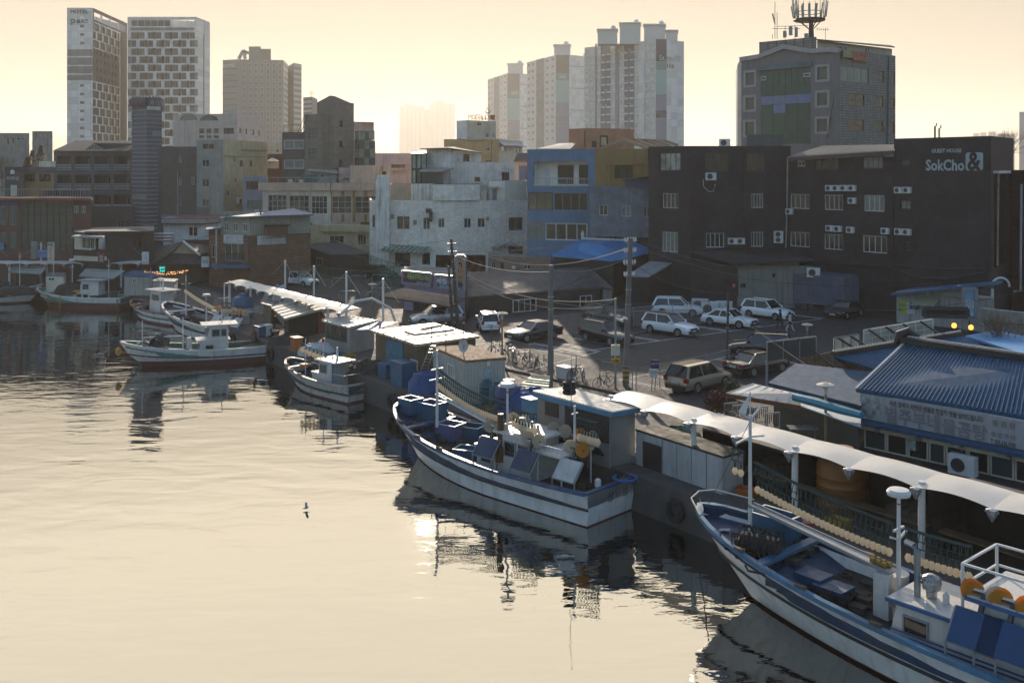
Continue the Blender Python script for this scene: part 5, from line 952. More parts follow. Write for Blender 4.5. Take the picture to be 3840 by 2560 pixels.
def office():
 ST = M('grey_stone_panel', (.17, .165, .17), .7, var=.1, streak=.3); TL = M('grey_wall_tile', (.21, .205, .185), .7, var=.12, tile=(R(21), .62, .34, (.07, .07, .065), .035), streak=.3)
 b = Bld('tile_office', 'grey tiled office block with green glass centre bay and roof antennas', 'office', [(2765, 150), (2780, 141), (3150, 129.5), (3358, 138)], zat(525, 141) + 8.2, ST, back=18, parapet=.4)
 b.z1 = zat(219, 141); b.poly = b.P + [b.P[3] + Vector((-3, 14)), b.P[0] + Vector((2, 10))]; b.mats[2] = TL; b.mats[0] = GLASS2
 f = b.F[1]
 for v0, v1 in ((271, 322), (364, 414), (455, 508)): b.win(1, [(2797, v0, 2831, v1)], cols=1, fm=FRAMED, gm=GLASS2, fw=.1)
 for v0, v1 in ((249, 302), (347, 398), (444, 496)): b.win(1, [(3064, v0, 3104, v1)], cols=1, fm=FRAMED, gm=GLASS2, fw=.1)
 for u0, u1, v0, v1 in ((2790, 2837, 264, 328), (2789, 2837, 357, 420), (2788, 2837, 449, 515), (3058, 3111, 242, 308), (3057, 3111, 339, 405), (3056, 3111, 437, 503)):
  A, z0, C, z1 = f.rect(u0, v0, u1, v1); sm = MB(); fw_ = .32
  for q0, q1, h0, h1 in ((A, C, z0, z0 + fw_), (A, C, z1 - fw_, z1), (A, A + fw_, z0 + fw_, z1 - fw_), (C - fw_, C, z0 + fw_, z1 - fw_)): sm.hexa([f.pt(q0, h0, .0), f.pt(q1, h0, .0), f.pt(q1, h0, .1), f.pt(q0, h0, .1)], [f.pt(q0, h1, .0), f.pt(q1, h1, .0), f.pt(q1, h1, .1), f.pt(q0, h1, .1)])
  sm.build('window_surround', M('pale_stone', (.36, .34, .32), .7, var=.08), b.o)
 # green glass bay: each pane
 A, z0, C, z1 = f.rect(2853, 258, 3040, 540); f.holes.append((A, z0, C, z1)); cols = 4
 GT = [M('green_glass_' + n, c, .14, var=.12, fine=0, ior=1.4) for n, c in (('deep', (.03, .085, .075)), ('mid', (.03, .1, .09)), ('olive', (.035, .1, .08)), ('blue', (.14, .2, .33)))]
 rows = [(0, .23), (.23, .35), (.35, .47), (.47, .59), (.59, .70), (.70, .82), (.82, .94), (.94, 1)]
 for r, (t0, t1) in enumerate(rows):
  nc = 8 if r == 0 else 4
  for c in range(nc):
   g = GT[0]
   if r == 2: g = GT[3]
   elif r == 3: g = GT[3] if c == 1 else GT[2] if c == 0 else GT[0]
   elif r in (4, 5, 6): g = GT[2] if c < 2 else GT[0]
   elif r == 0: g = GT[rnd.choice((0, 0, 1))]
   a_, c_ = A + (C - A) * c / nc, A + (C - A) * (c + 1) / nc; h1, h0 = z1 - (z1 - z0) * t0, z1 - (z1 - z0) * t1
   MB().hexa([f.pt(a_ + .03, h0 + .03, -.1), f.pt(c_ - .03, h0 + .03, -.1), f.pt(c_ - .03, h0 + .03, -.06), f.pt(a_ + .03, h0 + .03, -.06)], [f.pt(a_ + .03, h1 - .03, -.1), f.pt(c_ - .03, h1 - .03, -.1), f.pt(c_ - .03, h1 - .03, -.06), f.pt(a_ + .03, h1 - .03, -.06)]).build('glass_pane', g, b.o)
 MB().quad(f.pt(A, z0, -.15), f.pt(C, z0, -.15), f.pt(C, z1, -.15), f.pt(A, z1, -.15)).build('bay_backing', BLK, b.o)
 b.panel(1, 2846, 240, 3047, 259, M('teal_fascia', (.06, .13, .15), .5, var=.25, streak=.4), .4, .5, 'fascia')
 for u0, u1, v0, v1 in ((2855, 2873, 287, 302), (3014, 3038, 274, 289)): b.win(1, [(u0, v0, u1, v1)], cols=1, hole=False, fw=.1, fm=WPNT, gm=GLASS)
 b.win(2, [(3152, 252, 3258, 310)], cols=4, fm=FRAMED, gm=M('pale_teal_glass', (.12, .17, .16), .12, var=.2, fine=0)); b.win(2, [(3289, 267, 3315, 308), (3287, 361, 3313, 402), (3285, 455, 3312, 496), (3183, 353, 3241, 398), (3182, 448, 3240, 492)], cols=2, rows=2, fm=FRAMED, gm=GLASS); b.win(2, [(3342, 268, 3357, 319), (3341, 367, 3356, 409), (3340, 458, 3354, 503)], cols=1, fm=FRAMED)
 # stone panels, each a part (front bay sides)
 panels(b, 1, 2781, 226, 2851, 545, 3, 10, ST, .06); panels(b, 1, 3042, 226, 3149, 545, 4, 10, ST, .06); b.done()
 # gable cornice
 cz = [(2780, 224), (2851, 213), (2945, 176), (3040, 193), (3118, 187), (3150, 192)]; pts = [f.pt(f.px(u, v)[0], f.px(u, v)[1], .25) for u, v in cz]; pd = MB()
 for p, q_ in zip(pts, pts[1:]): pd.bar(p, q_, .45, .6)
 pd.build('cornice', MATS['pale_stone'], b.o)
 gm = MB(); gp_ = [f.pt(*f.px(u, v), .03) for u, v in ((2851, 228), (2851, 214), (2945, 178), (3040, 194), (3040, 228))]; k = len(gp_); gm.add(gp_ + [p + Vector((.3, 1.2, 0)) for p in gp_], [tuple(range(k))] + [(i, (i + 1) % k, k + (i + 1) % k, k + i) for i in range(k)]); gm.build('gable', ST, b.o)
 f2 = b.F[2]; pipe([f2.pt(*f2.px(3331, 213), .1), f2.pt(*f2.px(3325, 540), .1)], .09, b.o, M('dark_teal_pipe', (.03, .05, .06), .5)); pipe([f2.pt(*f2.px(3152, 193), .15), f.pt(*f.px(3104, 520), .15)], .05, b.o, BLK, 'cable')
 # roof storeys
 r1 = Bld('office_roof_house', 'grey tiled roof house under the antenna platform', 'building', [(2847, 146), (3062, 140)], zat(149, 143), TL, base=b.z1 - .4, back=6); r1.done()
 r2 = Bld('office_roof_cabin', 'cream sheet cabin with thin sloped roof on the office block', 'building', [(3064, 137), (3345, 145)], zat(178, 143), M('cream_cabin_sheet', (.42, .38, .29), .7, var=.15, streak=.25), base=b.z1 - .4, back=5, roof=False); r2.win(0, [(3145, 172, 3182, 194), (3244, 174, 3264, 204)], cols=2, fw=.15); r2.done()
 slab(MB(), [at(3062, 147, 136), at(3356, 176, 144), at(3340, 170, 150), at(3070, 147, 143)], .15).build('roof', GREYD, r2.o); MB().add([(*r2.P[0], zat(178, 143)), (*r2.P[1], zat(178, 143)), (*r2.P[0], zat(150, 137))], [(0, 1, 2)]).build('gable_infill', MATS['cream_cabin_sheet'], r2.o)
 # signs
 sg = lambda i, u, v: b.F[i].pt(*b.F[i].px(u, v), .3); f2 = b.F[2]
 for lab, u0, u1, v0, v1, m, tx in (('faded yellow sign board on the office block corner', 3155, 3187, 193, 217, M('faded_yellow', (.35, .3, .12), .6, var=.2), [('모텔', .1, .2, .9, .85, M('faded_orange', (.35, .2, .1), .6))]), ('orange sign board with purple Korean lettering on the office block', 3190, 3240, 196, 230, M('sign_orange', (.5, .16, .04)), [('당구장', .08, .3, .95, .92, M('letter_purple', (.16, .03, .12), .6), .02), ('TEL 637-0430', .3, .05, .9, .2, SGND)])):
  A, z0, C, z1 = f2.rect(u0, v0, u1, v1); sign('shop_sign', lab, f2.pt(A, z0, .45), f2.e, C - A, z1 - z0, .2, m, tx)
 # antennas
 o = thing('antenna_platform', 'round cell antenna platform on a dark mast above the office', 'antenna mast', at(3045, 145, 142)); Yc = 144; mast = at(3042, 146, Yc); top = at(3042, 0, Yc)
 MB().tube([mast, at(3042, 75, Yc)], [.42, .3], 8).build('mast', BLK, o); c = at(3035, 76, Yc); pf = MB(); pf.torus(c, 2.1, .16, 'z', 20, 5); pf.torus(c + Vector((0, 0, 1.1)), 2.1, .05, 'z', 20, 4); pf.lathe(c, [(2.0, -.1), (2.0, -.02)], 18)
 for k in range(14): a_ = 2 * math.pi * k / 14; p = c + Vector((2.1 * math.cos(a_), 2.1 * math.sin(a_), 0)); pf.bar(p, p + Vector((0, 0, 1.1)), .05)
 for k in range(4): a_ = 2 * math.pi * k / 4 + .3; pf.bar(c + Vector((1.9 * math.cos(a_), 1.9 * math.sin(a_), -.1)), Vector((mast.x, mast.y, c.z - 1.6)), .1)
 pf.build('platform', BLK, o); rnd.seed(11); PAN = M('antenna_panel_grey', (.3, .3, .29), .6, var=.1)
 for k in range(16):
  a_ = 2 * math.pi * k / 16 + .1; d = Vector((math.cos(a_), math.sin(a_), 0)); p = c + d * 2.25 + Vector((0, 0, .1 + rnd.random() * .5)); L_ = rnd.uniform(1.6, 2.6); q_ = p + Vector((d.x * .28, d.y * .28, L_)); MB().bar(p, q_, .34, .16).build('antenna_panel', PAN, o)
  MB().bar(p - Vector((d.x * .15, d.y * .15, .3)), p + Vector((0, 0, L_ + .4)) - d * .15, .06).build('antenna_rod', BLK, o)
 o = thing('antenna_rack', 'thin antenna rack with tilted panel on the office roof left', 'antenna', at(2910, 145, 143)); rk = MB(); PB_ = at(2912, 146, 143)
 for u, v in ((2906, 8), (2914, 48), (2897, 130), (2944, 100), (2981, 95)): rk.bar(at(u, 146, 143), at(u, v, 143), .07)
 rk.bar(at(2896, 108, 143), at(3000, 108, 143), .06); rk.bar(at(2915, 100, 143), at(3030, 97, 143), .06); rk.build('rods', BLK, o); MB().bar(at(2897, 52, 143), at(2906, 90, 143), .3, .14).build('antenna_panel', PAN, o)
 for u0, v0, u1, v1 in ((2936, 117, 2950, 140), (2958, 100, 2972, 132), (2982, 103, 2992, 138), (3016, 126, 3031, 145)): MB().prism([xy(u0, 142.5), xy(u1, 142.5), xy(u1, 143), xy(u0, 143)], zat(v1, 142.5), zat(v0, 142.5)).build('radio_box', PAN, o)
 y = thing('roof_aerial', 'thin television aerial on the cream roof cabin', 'antenna', at(3095, 148, 138)); ya = MB(); ya.bar(at(3095, 150, 138), at(3095, 108, 138), .05); ya.bar(at(3060, 110, 138), at(3108, 112, 138), .04)
 for k in range(6): ya.bar(at(3064 + k * 8, 104, 138), at(3064 + k * 8, 117, 138), .03)
 ya.build('rods', FRAMED, y)
office()
# ---------------------------------------------------------------- low sheds, shops and the restaurant
def hut(name, lab, cat, c, wall, roof, base=G, th=.12, ribs=0, rib=None, inset=.25, stuff=False, walls=True, rh=.05, rw=.05):
 """shed from the four roof corners (pixel, pixel, height): near-left, near-right, far-right, far-left"""
 P = [gp(u, v, z) for u, v, z in c]; ctr = sum(P, Vector()) / 4; o = thing(name, lab, cat, (ctr.x, ctr.y, base)); Q = [p + Vector((ctr.x - p.x, ctr.y - p.y, 0)).normalized() * inset for p in P]
 if walls:
  for i in range(4):
   a, b = Q[i], Q[(i + 1) % 4]; MB().quad((a.x, a.y, base), (b.x, b.y, base), (b.x, b.y, b.z - th), (a.x, a.y, a.z - th)).build('wall', wall, o)
 if ribs: ribbed(o, P, ribs, roof, rib or roof, th=th, stuff=stuff, rh=rh, rw=rw)
 else: slab(MB(), P, th).build('roof', roof, o)
 o['_'] = 0; del o['_']; return o, P, [Fac(Q[i].xy, Q[(i + 1) % 4].xy) for i in range(4)], Q
def fwin(o, f, u0, v0, u1, v1, cols=2, fm=None, gm=None, fw=.06, name='window', rows=1):
 a, z0, c, z1 = f.rect(u0, v0, u1, v1); fr, pn = window_meshes(c - a, z1 - z0, cols, rows, fw, fm or FRAMEW, gm or GLASS); w_ = inst(name, fr, o, f.pt(a, z0, .04), f.ang); inst('pane', pn, w_, (0, 0, 0)); return w_
def fpan(o, f, u0, v0, u1, v1, mat, off=.05, th=.05, name='panel'):
 a, z0, c, z1 = f.rect(u0, v0, u1, v1); return MB().hexa([f.pt(a, z0, off - th), f.pt(c, z0, off - th), f.pt(c, z0, off), f.pt(a, z0, off)], [f.pt(a, z1, off - th), f.pt(c, z1, off - th), f.pt(c, z1, off), f.pt(a, z1, off)]).build(name, mat, o)
SHEET = M('grey_roof_sheet', (.13, .135, .14), .6, var=.2, streak=.2); DKW = M('dark_shed_wall', (.016, .018, .02), .7, var=.25); RUSTY = M('rusty_corrugated', (.26, .15, .08), .75, var=.25, rust=.7, scale=2); PALESH = M('pale_roof_sheet', (.6, .55, .48), .38, var=.15, dirt=(.5, (.3, .24, .17))); WOODB = M('weathered_board', (.1, .075, .045), .8, var=.3, scale=1.5, streak=.3); TARPB = M('blue_tarp', (.02, .07, .2), .6, var=.25, scale=2, bump=.4); CRATEB = M('blue_plastic', (.02, .095, .18), .5, var=.15, streak=.2)
def sheds():
 o, P, f, Q = hut('metal_shed', 'black metal shed with long grey ribbed roof beside the caged car lot', 'shed', [(1122, 914, 5.2), (1231, 952, 4.2), (1391, 950, 4.1), (1269, 909, 5.2)], DKW, SHEET, ribs=24, stuff=False, rw=.06)
 fwin(o, f[0], 1139, 960, 1159, 988); fwin(o, f[0], 1188, 966, 1209, 993)
 # purple job agency with signs, long corrugated roof
 PU = CM('lilac_render', (.3, .25, .35), streak=.35)
 b = Bld('lilac_shop', 'lilac rendered agency shop with navy signboards over a low eave', 'shop', [(1516, 95), (1745, 89.5), (1752, 93)], zat(1030, 92), PU, back=5, roof=True); f0 = b.F[0]
 b.win(0, [(1548, 1128, 1612, 1196), (1630, 1140, 1700, 1200)], cols=3, fm=FRAMED, gm=GLASS); b.done()
 for u0, u1, v0, v1, lab, m, tx in ((1517, 1622, 1021, 1066, 'navy signboard with yellow Korean lettering on the lilac shop', M('sign_navy', (.02, .025, .09), .5, var=.1), [('SL', .03, .45, .14, .85, M('letter_redlight', (.5, .05, .06), .6), .02), ('세림유료직업소개소', .17, .4, .96, .88, M('letter_lime', (.4, .5, .08), .6), .03), ('T.638-3232 / 636-5738', .5, .1, .95, .28, SGNW)]), (1642, 1706, 1034, 1082, 'blue signboard with white lettering partly behind the leaning pole', M('sign_blue', (.04, .12, .25), .5, var=.1), [('세림용', .05, .35, .98, .85, SGNW, .04), ('638-3232', .25, .08, .9, .28, SGNW)])):
  A, z0, C, z1 = f0.rect(u0, v0, u1, v1); sign('shop_signboard', lab, f0.pt(A, z0, .25), f0.e, C - A, z1 - z0, .15, m, tx, FRAMEG)
 p = at(1713, 1093, 87); sign('vertical_pole_sign', 'tall navy pole sign with orange Korean letters and phone number', p, (1, 0), .66, 3.1, .2, MATS['sign_navy'], [('세림용역', .15, .22, .85, .95, M('letter_orange', (.6, .25, .05), .6), .02, True), ('636-5738', .04, .05, .98, .13, SGNW)], FRAMEG)
 pl = thing('sign_pole', 'maroon steel pole carrying the tall navy sign', 'pole', at(1748, 1230, 86)); MB().cyl((p.x + .8, p.y, G), (p.x + .8, p.y, zat(965, 87)), .09).build('shaft', M('maroon_steel', (.08, .035, .03), .6), pl)
 for z in (.3, 2.8): MB().bar((p.x + .6, p.y, p.z + z), (p.x + .8, p.y, p.z + z), .06).build('bracket', FRAMED, pl)
 hut('shop_eave_roof', 'dark ribbed eave roof wrapped around the lilac shop', 'roof', [(1426, 1110, 3.5), (1690, 1150, 3.4), (1744, 1118, 4.), (1512, 1082, 4.1)], DKW, M('dark_eave', (.04, .038, .036), .7, var=.2), ribs=30, walls=False, rw=.08)
 CG = M('old_corrugated', (.07, .068, .067), .7, var=.25, streak=.3, scale=.7)
 o, P, f, Q = hut('corrugated_house', 'long low house under one wide grey corrugated roof', 'house', [(1750, 1114, 3.3), (2259, 1076, 3.3), (2200, 1003, 4.7), (1756, 1021, 4.7)], M('brown_dark_wall', (.045, .04, .036), .8, var=.3), CG, ribs=96, rw=.08, rh=.05)
 fwin(o, f[0], 1922, 1121, 2010, 1168, 4, WPNT, fw=.07); fwin(o, f[0], 2174, 1108, 2218, 1150, 2, WPNT)
 hut('corrugated_lean_to', 'short corrugated roof end beside the wide grey roof', 'shed', [(2262, 1080, 3.2), (2300, 1084, 3.1), (2235, 1025, 4.1), (2204, 1006, 4.6)], CONCW, CG, ribs=10, rw=.08)
 BB = M('pink_brick', (.27, .17, .12), .85, var=.2, brick=(0, .45, .16, (.2, .17, .14), .02)); b = Bld('brick_row', 'low brick row with small windows under the power lines', 'building', [(1830, 113), (2066, 110)], zat(962, 112), BB, back=4); b.win(0, [(1842, 979, 1857, 1006), (1964, 992, 1988, 1010)], cols=2); b.panel(0, 1878, 983, 1890, 1012, GREYD, .04, .04, 'door'); b.panel(0, 1920, 997, 1933, 1008, WPNT, .04, .04, 'notice'); b.done()
 BRF = M('bright_blue_roof', (.07, .26, .5), .55, var=.08, streak=.12)
 o, P, f, Q = hut('blue_roof_house', 'old house under a bright blue ribbed gable roof', 'house', [(2069, 958, 5.6), (2304, 977, 5.4), (2371, 905, 7.), (2178, 897, 7.2)], DKW, BRF, ribs=34, rw=.03, rh=.03)
 ribbed(o, [P[1], gp(2436, 948, 5.9), gp(2425, 925, 6.5), P[2]], 8, BRF, BRF, rw=.03, rh=.03, th=.1); MB().bar(P[3] + Vector((0, 0, .1)), P[2] + Vector((.5, 0, .1)), .25, .2).build('ridge', WPNT, o)
 for p in (P[3], P[2]): MB().lathe(p + Vector((.2, 0, .1)), [(.16, 0), (.16, .3), (.22, .4), (.12, .6), (.02, .85)], 8).build('ridge_finial', WPNT, o)
 q_ = gp(2402, 1012, 4.); MB().box(q_.x - 1., q_.x + 1.2, q_.y - .3, q_.y + .5, G, 5.6).build('end_wall', CM('brown_stucco', (.12, .09, .07)), o)
 hut('grey_awning_roof', 'grey sloping sheet awning beside the dark plum block', 'awning', [(2349, 1033, 4.2), (2432, 1037, 4.2), (2519, 985, 5.3), (2436, 979, 5.3)], DKW, M('grey_awning_sheet', (.24, .25, .24), .7, var=.2, dirt=(.4, (.15, .13, .11))), inset=.5)
 # lean-to of the plum block
 b = Bld('lean_to_block', 'low concrete and plum lean-to under a black flat roof', 'building', [(2592, 99.5), (2763, 97), (3052, 95.5)], zat(992, 97), CM('stained_concrete', (.2, .2, .18), streak=.6), back=4, roof=False); b.mats[0] = MATS['plum_grey_render']; b.win(1, [(2776, 1063, 2796, 1080), (2896, 1026, 2908, 1040)], cols=2, fm=FRAMED); b.panel(0, 2748, 1064, 2757, 1077, M('pink_notice', (.5, .12, .16), .6), .04, .04, 'notice'); b.done()
 slab(MB(), [at(2586, 937, 99), at(2763, 988, 96), at(3056, 972, 94.8), at(2956, 934, 101)], .2).build('roof', BLK, b.o); pipe([b.F[1].pt(*b.F[1].px(2765, 1000), .08), b.F[1].pt(*b.F[1].px(2765, 1110), .08)], .06, b.o, BLK)
 f = b.F[1]; ac(f.pt(*f.px(3047, 1035), .9), f.ang, 'condenser standing on top of the grey shipping container', 1.2)
 # shipping container
 CT = M('slate_blue_container', (.1, .125, .17), .6, var=.15, streak=.3); o = thing('shipping_container', 'slate blue corrugated shipping container raised on concrete blocks', 'container', gp(3100, 1155, G))
 A, B, C = xy(2978, 95.8), xy(3160, 92.6), xy(3223, 95); z0, z1 = 2.15, zat(1043, 92.6)
 for p, q_, n, nm in ((A, B, 34, 'corrugated_side'), (B, C, 12, 'container_door')):
  ff = Fac(p, q_); m = MB(); rows = [[], []]
  for k in range(n * 2 + 1):
   for j, z in enumerate((z0, z1)): rows[j].append(ff.pt(ff.w * k / (2 * n), z, .06 if (k // 1) % 2 else 0))
  m.grid(rows); m.build(nm, CT, o)
 D = A + (C - B); MB().prism([A, B, C, D], z1, z1 + .08).build('container_roof', CT, o)
 fr = MB()
 for p in (A, B, C): fr.bar((*p, z0 - .1), (*p, z1 + .1), .16)
 for z in (z0, z1): fr.bar((*A, z), (*B, z), .16); fr.bar((*B, z), (*C, z), .16)
 fr.build('container_frame', CT, o)
 for t in (.1, .36, .72, .97): p = A.lerp(B, t); MB().box(p.x - .25, p.x + .25, p.y, p.y + .6, G, z0 - .05).build('support_block', CONC, o)
 # kiosk
 KS = M('white_ribbed_panel', (.36, .37, .35), .6, var=.1, streak=.35, wave=(-.35, .22)); b = Bld('parking_kiosk', 'white ribbed panel hut with blue sloping roof edge and notices', 'kiosk', [(3362, 87.3), (3592, 83.8), (3728, 81)], zat(1098, 86), KS, back=5, roof=False); f = b.F[0]; b.done()
 slab(MB(), [at(3340, 1100, 86.8), at(3742, 1058, 79.8), at(3760, 1050, 84), at(3420, 1076, 92)], .2).build('roof', MATS['blue_sheet_roof'], b.o); MB().add([(*b.P[0], zat(1098, 86)), (*b.P[2], zat(1098, 86)), (*b.P[2], zat(1064, 81))], [(0, 1, 2)]).build('gable_infill', KS, b.o)
 slab(MB(), [f.pt(*f.px(3432, 1137), .9), f.pt(*f.px(3516, 1142), .9), f.pt(*f.px(3527, 1116), .02), f.pt(*f.px(3441, 1110), .02)], .06).build('window_awning', CM('sage_awning', (.3, .32, .22)), b.o)
 b.panel(1, 3595, 1075, 3728, 1112, WPNT, .25, .2, 'fascia_box'); b.panel(1, 3674, 1078, 3722, 1108, GREYR, .27, .02, 'louvre')
 YG = M('lime_yellow', (.35, .42, .03), .6, var=.05); WN = M('notice_white', (.5, .5, .5), .6, var=.05); NV = M('notice_navy', (.03, .06, .2), .6, var=.05)
 for u0, v0, u1, v1, m, lab, tx in ((3372, 1128, 3400, 1176, YG, 'yellow-edged parking price notice on the kiosk wall', [('주차요금', .1, .55, .9, .8, NV), ('P', .1, .1, .35, .4, NV, .05)]), (3401, 1134, 3432, 1177, WN, 'white notice with blue lines on the kiosk wall', [('안내', .1, .6, .6, .85, NV)]), (3414, 1133, 3445, 1159, NV, 'navy notice board with white parking lot name on the kiosk', [('제일주차장', .08, .5, .92, .8, SGNW, .02), ('P 제일', .3, .15, .7, .35, SGNW)])):
  A_, z0_, C_, z1_ = f.rect(u0, v0, u1, v1); sign('wall_notice', lab, f.pt(A_, z0_, .08 + .05 * (u0 == 3414)), f.e, C_ - A_, z1_ - z0_, .02, m, tx)
 p = at(3612, 1196, 80.5); o = sign('banner_pole_sign', 'tall sky blue banner sign with white Korean menu and phone number', p, (.96, -.28), .95, 2.45, .18, M('sky_blue_print', (.13, .3, .42), .6, var=.35, scale=1.2), [('물곰탕', .1, .5, .9, .62, SGNW, .02), ('매운탕', .1, .37, .9, .49, SGNW, .02), ('회', .38, .25, .62, .36, SGNW, .02), ('조림', .22, .13, .78, .24, SGNW, .02), ('635-9997', .05, .02, .95, .1, SGND, .02)], FRAMEG); MB().bar(p + Vector((.45, -.1, 0)), (p.x + .45, p.y - .1, G), .08).build('post', BLK, o)
 # lit orange lamps
 for u, v, lab in ((3577, 1220, 'left'), (3640, 1227, 'right')):
  p = at(u, v, 74); o = thing('warning_lamp', lab + ' of two glowing round orange lamps by the entrance', 'lamp', (p.x, p.y, G), group='round orange lamps'); MB().lathe(p, [(.02, -.06), (.2, -.05), (.2, 0), (.02, .02)], 18, 'y').build('lamp_disc', M('lit_orange', (1., .42, .06), .5, emit=1.6, var=0, fine=0), o); MB().torus(p, .21, .03, 'y').build('lamp_rim', BLK, o); MB().cyl((p.x, p.y, G), (p.x, p.y, p.z - .2), .04).build('post', BLK, o)
 b = Bld('dark_signboard_house' if 0 else 'concrete_canopy_house', 'grey concrete canopy building at the right edge behind bare branches', 'building', [(3690, 72), (3900, 69)], zat(1207, 71), CONCW, base=zat(1207, 71) - 1., back=6); b.panel(0, 3688, 1165, 3899, 1206, CONCW, .5, .6, 'canopy_edge'); b.done(); MB().prism([xy(3702, 73), xy(3890, 70.5), xy(3890, 76), xy(3702, 77)], G, zat(1200, 72)).build('wall', GREYD, b.o)
 p = at(3465, 1185, 74); sign('dark_hoarding', 'long dark unlit signboard on posts before the kiosk', p, (.98, -.1), 3.1, .6, .2, GLASS, (), FRAMED)
sheds()
def restaurant():
 NB = M('navy_roof_sheet', (.004, .06, .125), .8, var=.12, fine=.04, streak=.1); NB2 = M('navy_roof_rib', (.006, .07, .135), .38, var=.1, fine=0)
 A, B, C, D = gp(3210, 1458, 4.35), gp(3960, 1580, 4.35), gp(3960, 1366, 5.95), gp(3396, 1282, 5.95)
 o = thing('seafood_restaurant', 'restaurant with navy ribbed metal roof and long white sign fascia', 'restaurant', (A.x + 3, A.y + 1, G)); ribbed(o, [A, B, C, D], 44, NB, NB2, th=.15, rw=.05, rh=.06)
 e = (B - A).normalized(); n = Vector((e.y, -e.x, 0)); MB().bar(D + Vector((-.15, 0, .12)), C + Vector((0, 0, .12)), .45, .3).build('ridge', BLK, o); MB().tube([D + Vector((-.4, .2, -.1)), D + Vector((-.25, .1, .35)), D + Vector((.15, 0, .55)), D + Vector((.6, -.3, .3))], [.15, .3, .25, .1], 6).build('ridge_end', BLK, o)
 beads = MB()
 for k in range(60): p = D.lerp(C, k / 59) + Vector((0, 0, .28)); beads.box(p.x - .04, p.x + .04, p.y - .04, p.y + .04, p.z, p.z + .07)
 beads.build('ridge_beads', WPNT, o)['kind'] = 'stuff'
 bk = [D, C, C + Vector((3.5, 2.6, -1.5)), D + Vector((3.5, 2.6, -1.5))]; slab(MB(), bk, .12).build('rear_roof', NB, o); MB().bar(A, D, .1, .12).build('verge', WPNT, o)
 f = Fac(gp(3227, 1470, 4.2).xy, gp(3960, 1600, 4.2).xy); WS = M('fascia_white', (.36, .355, .36), .6, var=.08, streak=.25); z1, z0 = 4.22, 2.98
 MB().hexa([f.pt(0, z0, -.15), f.pt(f.w, z0, -.15), f.pt(f.w, z0, .05), f.pt(0, z0, .05)], [f.pt(0, z1, -.15), f.pt(f.w, z1, -.15), f.pt(f.w, z1, .05), f.pt(0, z1, .05)]).build('sign_fascia', WS, o)
 def tx(body, x0, y0, x1, y1, mt, bold=.02):   # crop pixels
  u0, u1 = 3120 + x0 / 3.267, 3120 + x1 / 3.267; s0, s1 = f.px(u0, 1500)[0], f.px(u1, 1500)[0]; zz = [f.px((u0 + u1) / 2, 1300 + y / 3.267)[1] for y in (y0, y1)]
  lettering(body, mt, o, f.pt((s0 + s1) / 2, (zz[0] + zz[1]) / 2, .08), f.e, s1 - s0, abs(zz[0] - zz[1]), bold, False, .01)
 GL = M('grey_letter', (.2, .195, .21), .6, var=0); BL_ = M('faded_black_letter', (.06, .06, .065), .6, var=0)
 tx('속초 앞바다 자연산 생물로 정성껏 맛을 담아드립니다', 715, 750, 1860, 825, BL_); tx('별주부네', 665, 770, 1330, 985, GL, .05); tx('물곰탕', 1360, 910, 1905, 1110, GL, .05); tx('T. 033-636-3291', 1955, 1145, 2255, 1225, BL_, .03); tx('물 곰 탕', 1970, 905, 2260, 985, GL); tx('생 선 구 이', 1955, 1050, 2255, 1120, GL)
 mo = MB(); a, zc = f.px(3249, 1520); r = .6; pts = [f.pt(.05, zc - r, .07)] + [f.pt(.55 + r * math.cos(R(t)), 3.6 + r * math.sin(R(t)), .07) for t in range(-90, 91, 12)] + [f.pt(.05, 3.6 + r, .07)]; mo.add(pts[1:-1] + [f.pt(.05, 4.2, .07), f.pt(.05, 3., .07)], [tuple(range(len(pts)))]) ; mo.build('moon_emblem', M('moon_grey', (.3, .3, .29), .7, var=.7, scale=3), o)
 MB().hexa([f.pt(-.2, 2.75, -.3), f.pt(f.w, 2.75, -.3), f.pt(f.w, 2.75, .5), f.pt(-.2, 2.75, .5)], [f.pt(-.2, 2.98, -.3), f.pt(f.w, 2.98, -.3), f.pt(f.w, 2.9, .5), f.pt(-.2, 2.9, .5)]).build('ledge', NB, o)
 MB().quad(f.pt(-.1, G, -.9), f.pt(f.w, G, -.9), f.pt(f.w, 2.75, -.9), f.pt(-.1, 2.75, -.9)).build('inner_wall', GREYD, o); MB().hexa([f.pt(0, 2.45, -.3), f.pt(f.w, 2.45, -.3), f.pt(f.w, 2.45, .02), f.pt(0, 2.45, .02)], [f.pt(0, 2.75, -.3), f.pt(f.w, 2.75, -.3), f.pt(f.w, 2.75, .02), f.pt(0, 2.75, .02)]).build('head_panel', CREAM, o)
 s = .1
 for k, wd in enumerate((1.1, 1.0, .95, .75, .95, .9, 1., 1., 1.)):
  fr, pn = window_meshes(wd, .95 + .0, 1, 1, .07, CREAM, GLASS if k % 3 else GLASS2); w_ = inst('shop_window', fr, o, f.pt(s, G + .02, -.2), f.ang); inst('pane', pn, w_, (0, 0, 0)); s += wd + .04
 for k in (.9, 2.9, 4.9, 6.9): p = f.pt(k, 2.55, .15); MB().lathe(p, [(.05, -.1), (.12, -.02), (.12, .06), (.03, .1)], 8).build('spot_lamp', METG, o)
 p = f.pt(2.25, 2.0, -.1); sign('poster', 'white and green printed poster behind the restaurant glass', p - Vector((0, 0, .1)), f.e, .42, .5, .02, M('poster_print', (.3, .4, .36), .6, var=.5, scale=5), [('메뉴', .2, .75, .8, .92, M('letter_red', (.3, .03, .03)))])
 q_ = f.pt(5.1, G, .5); ac(q_, f.ang, 'white outdoor unit standing under the restaurant fascia', 1.15)
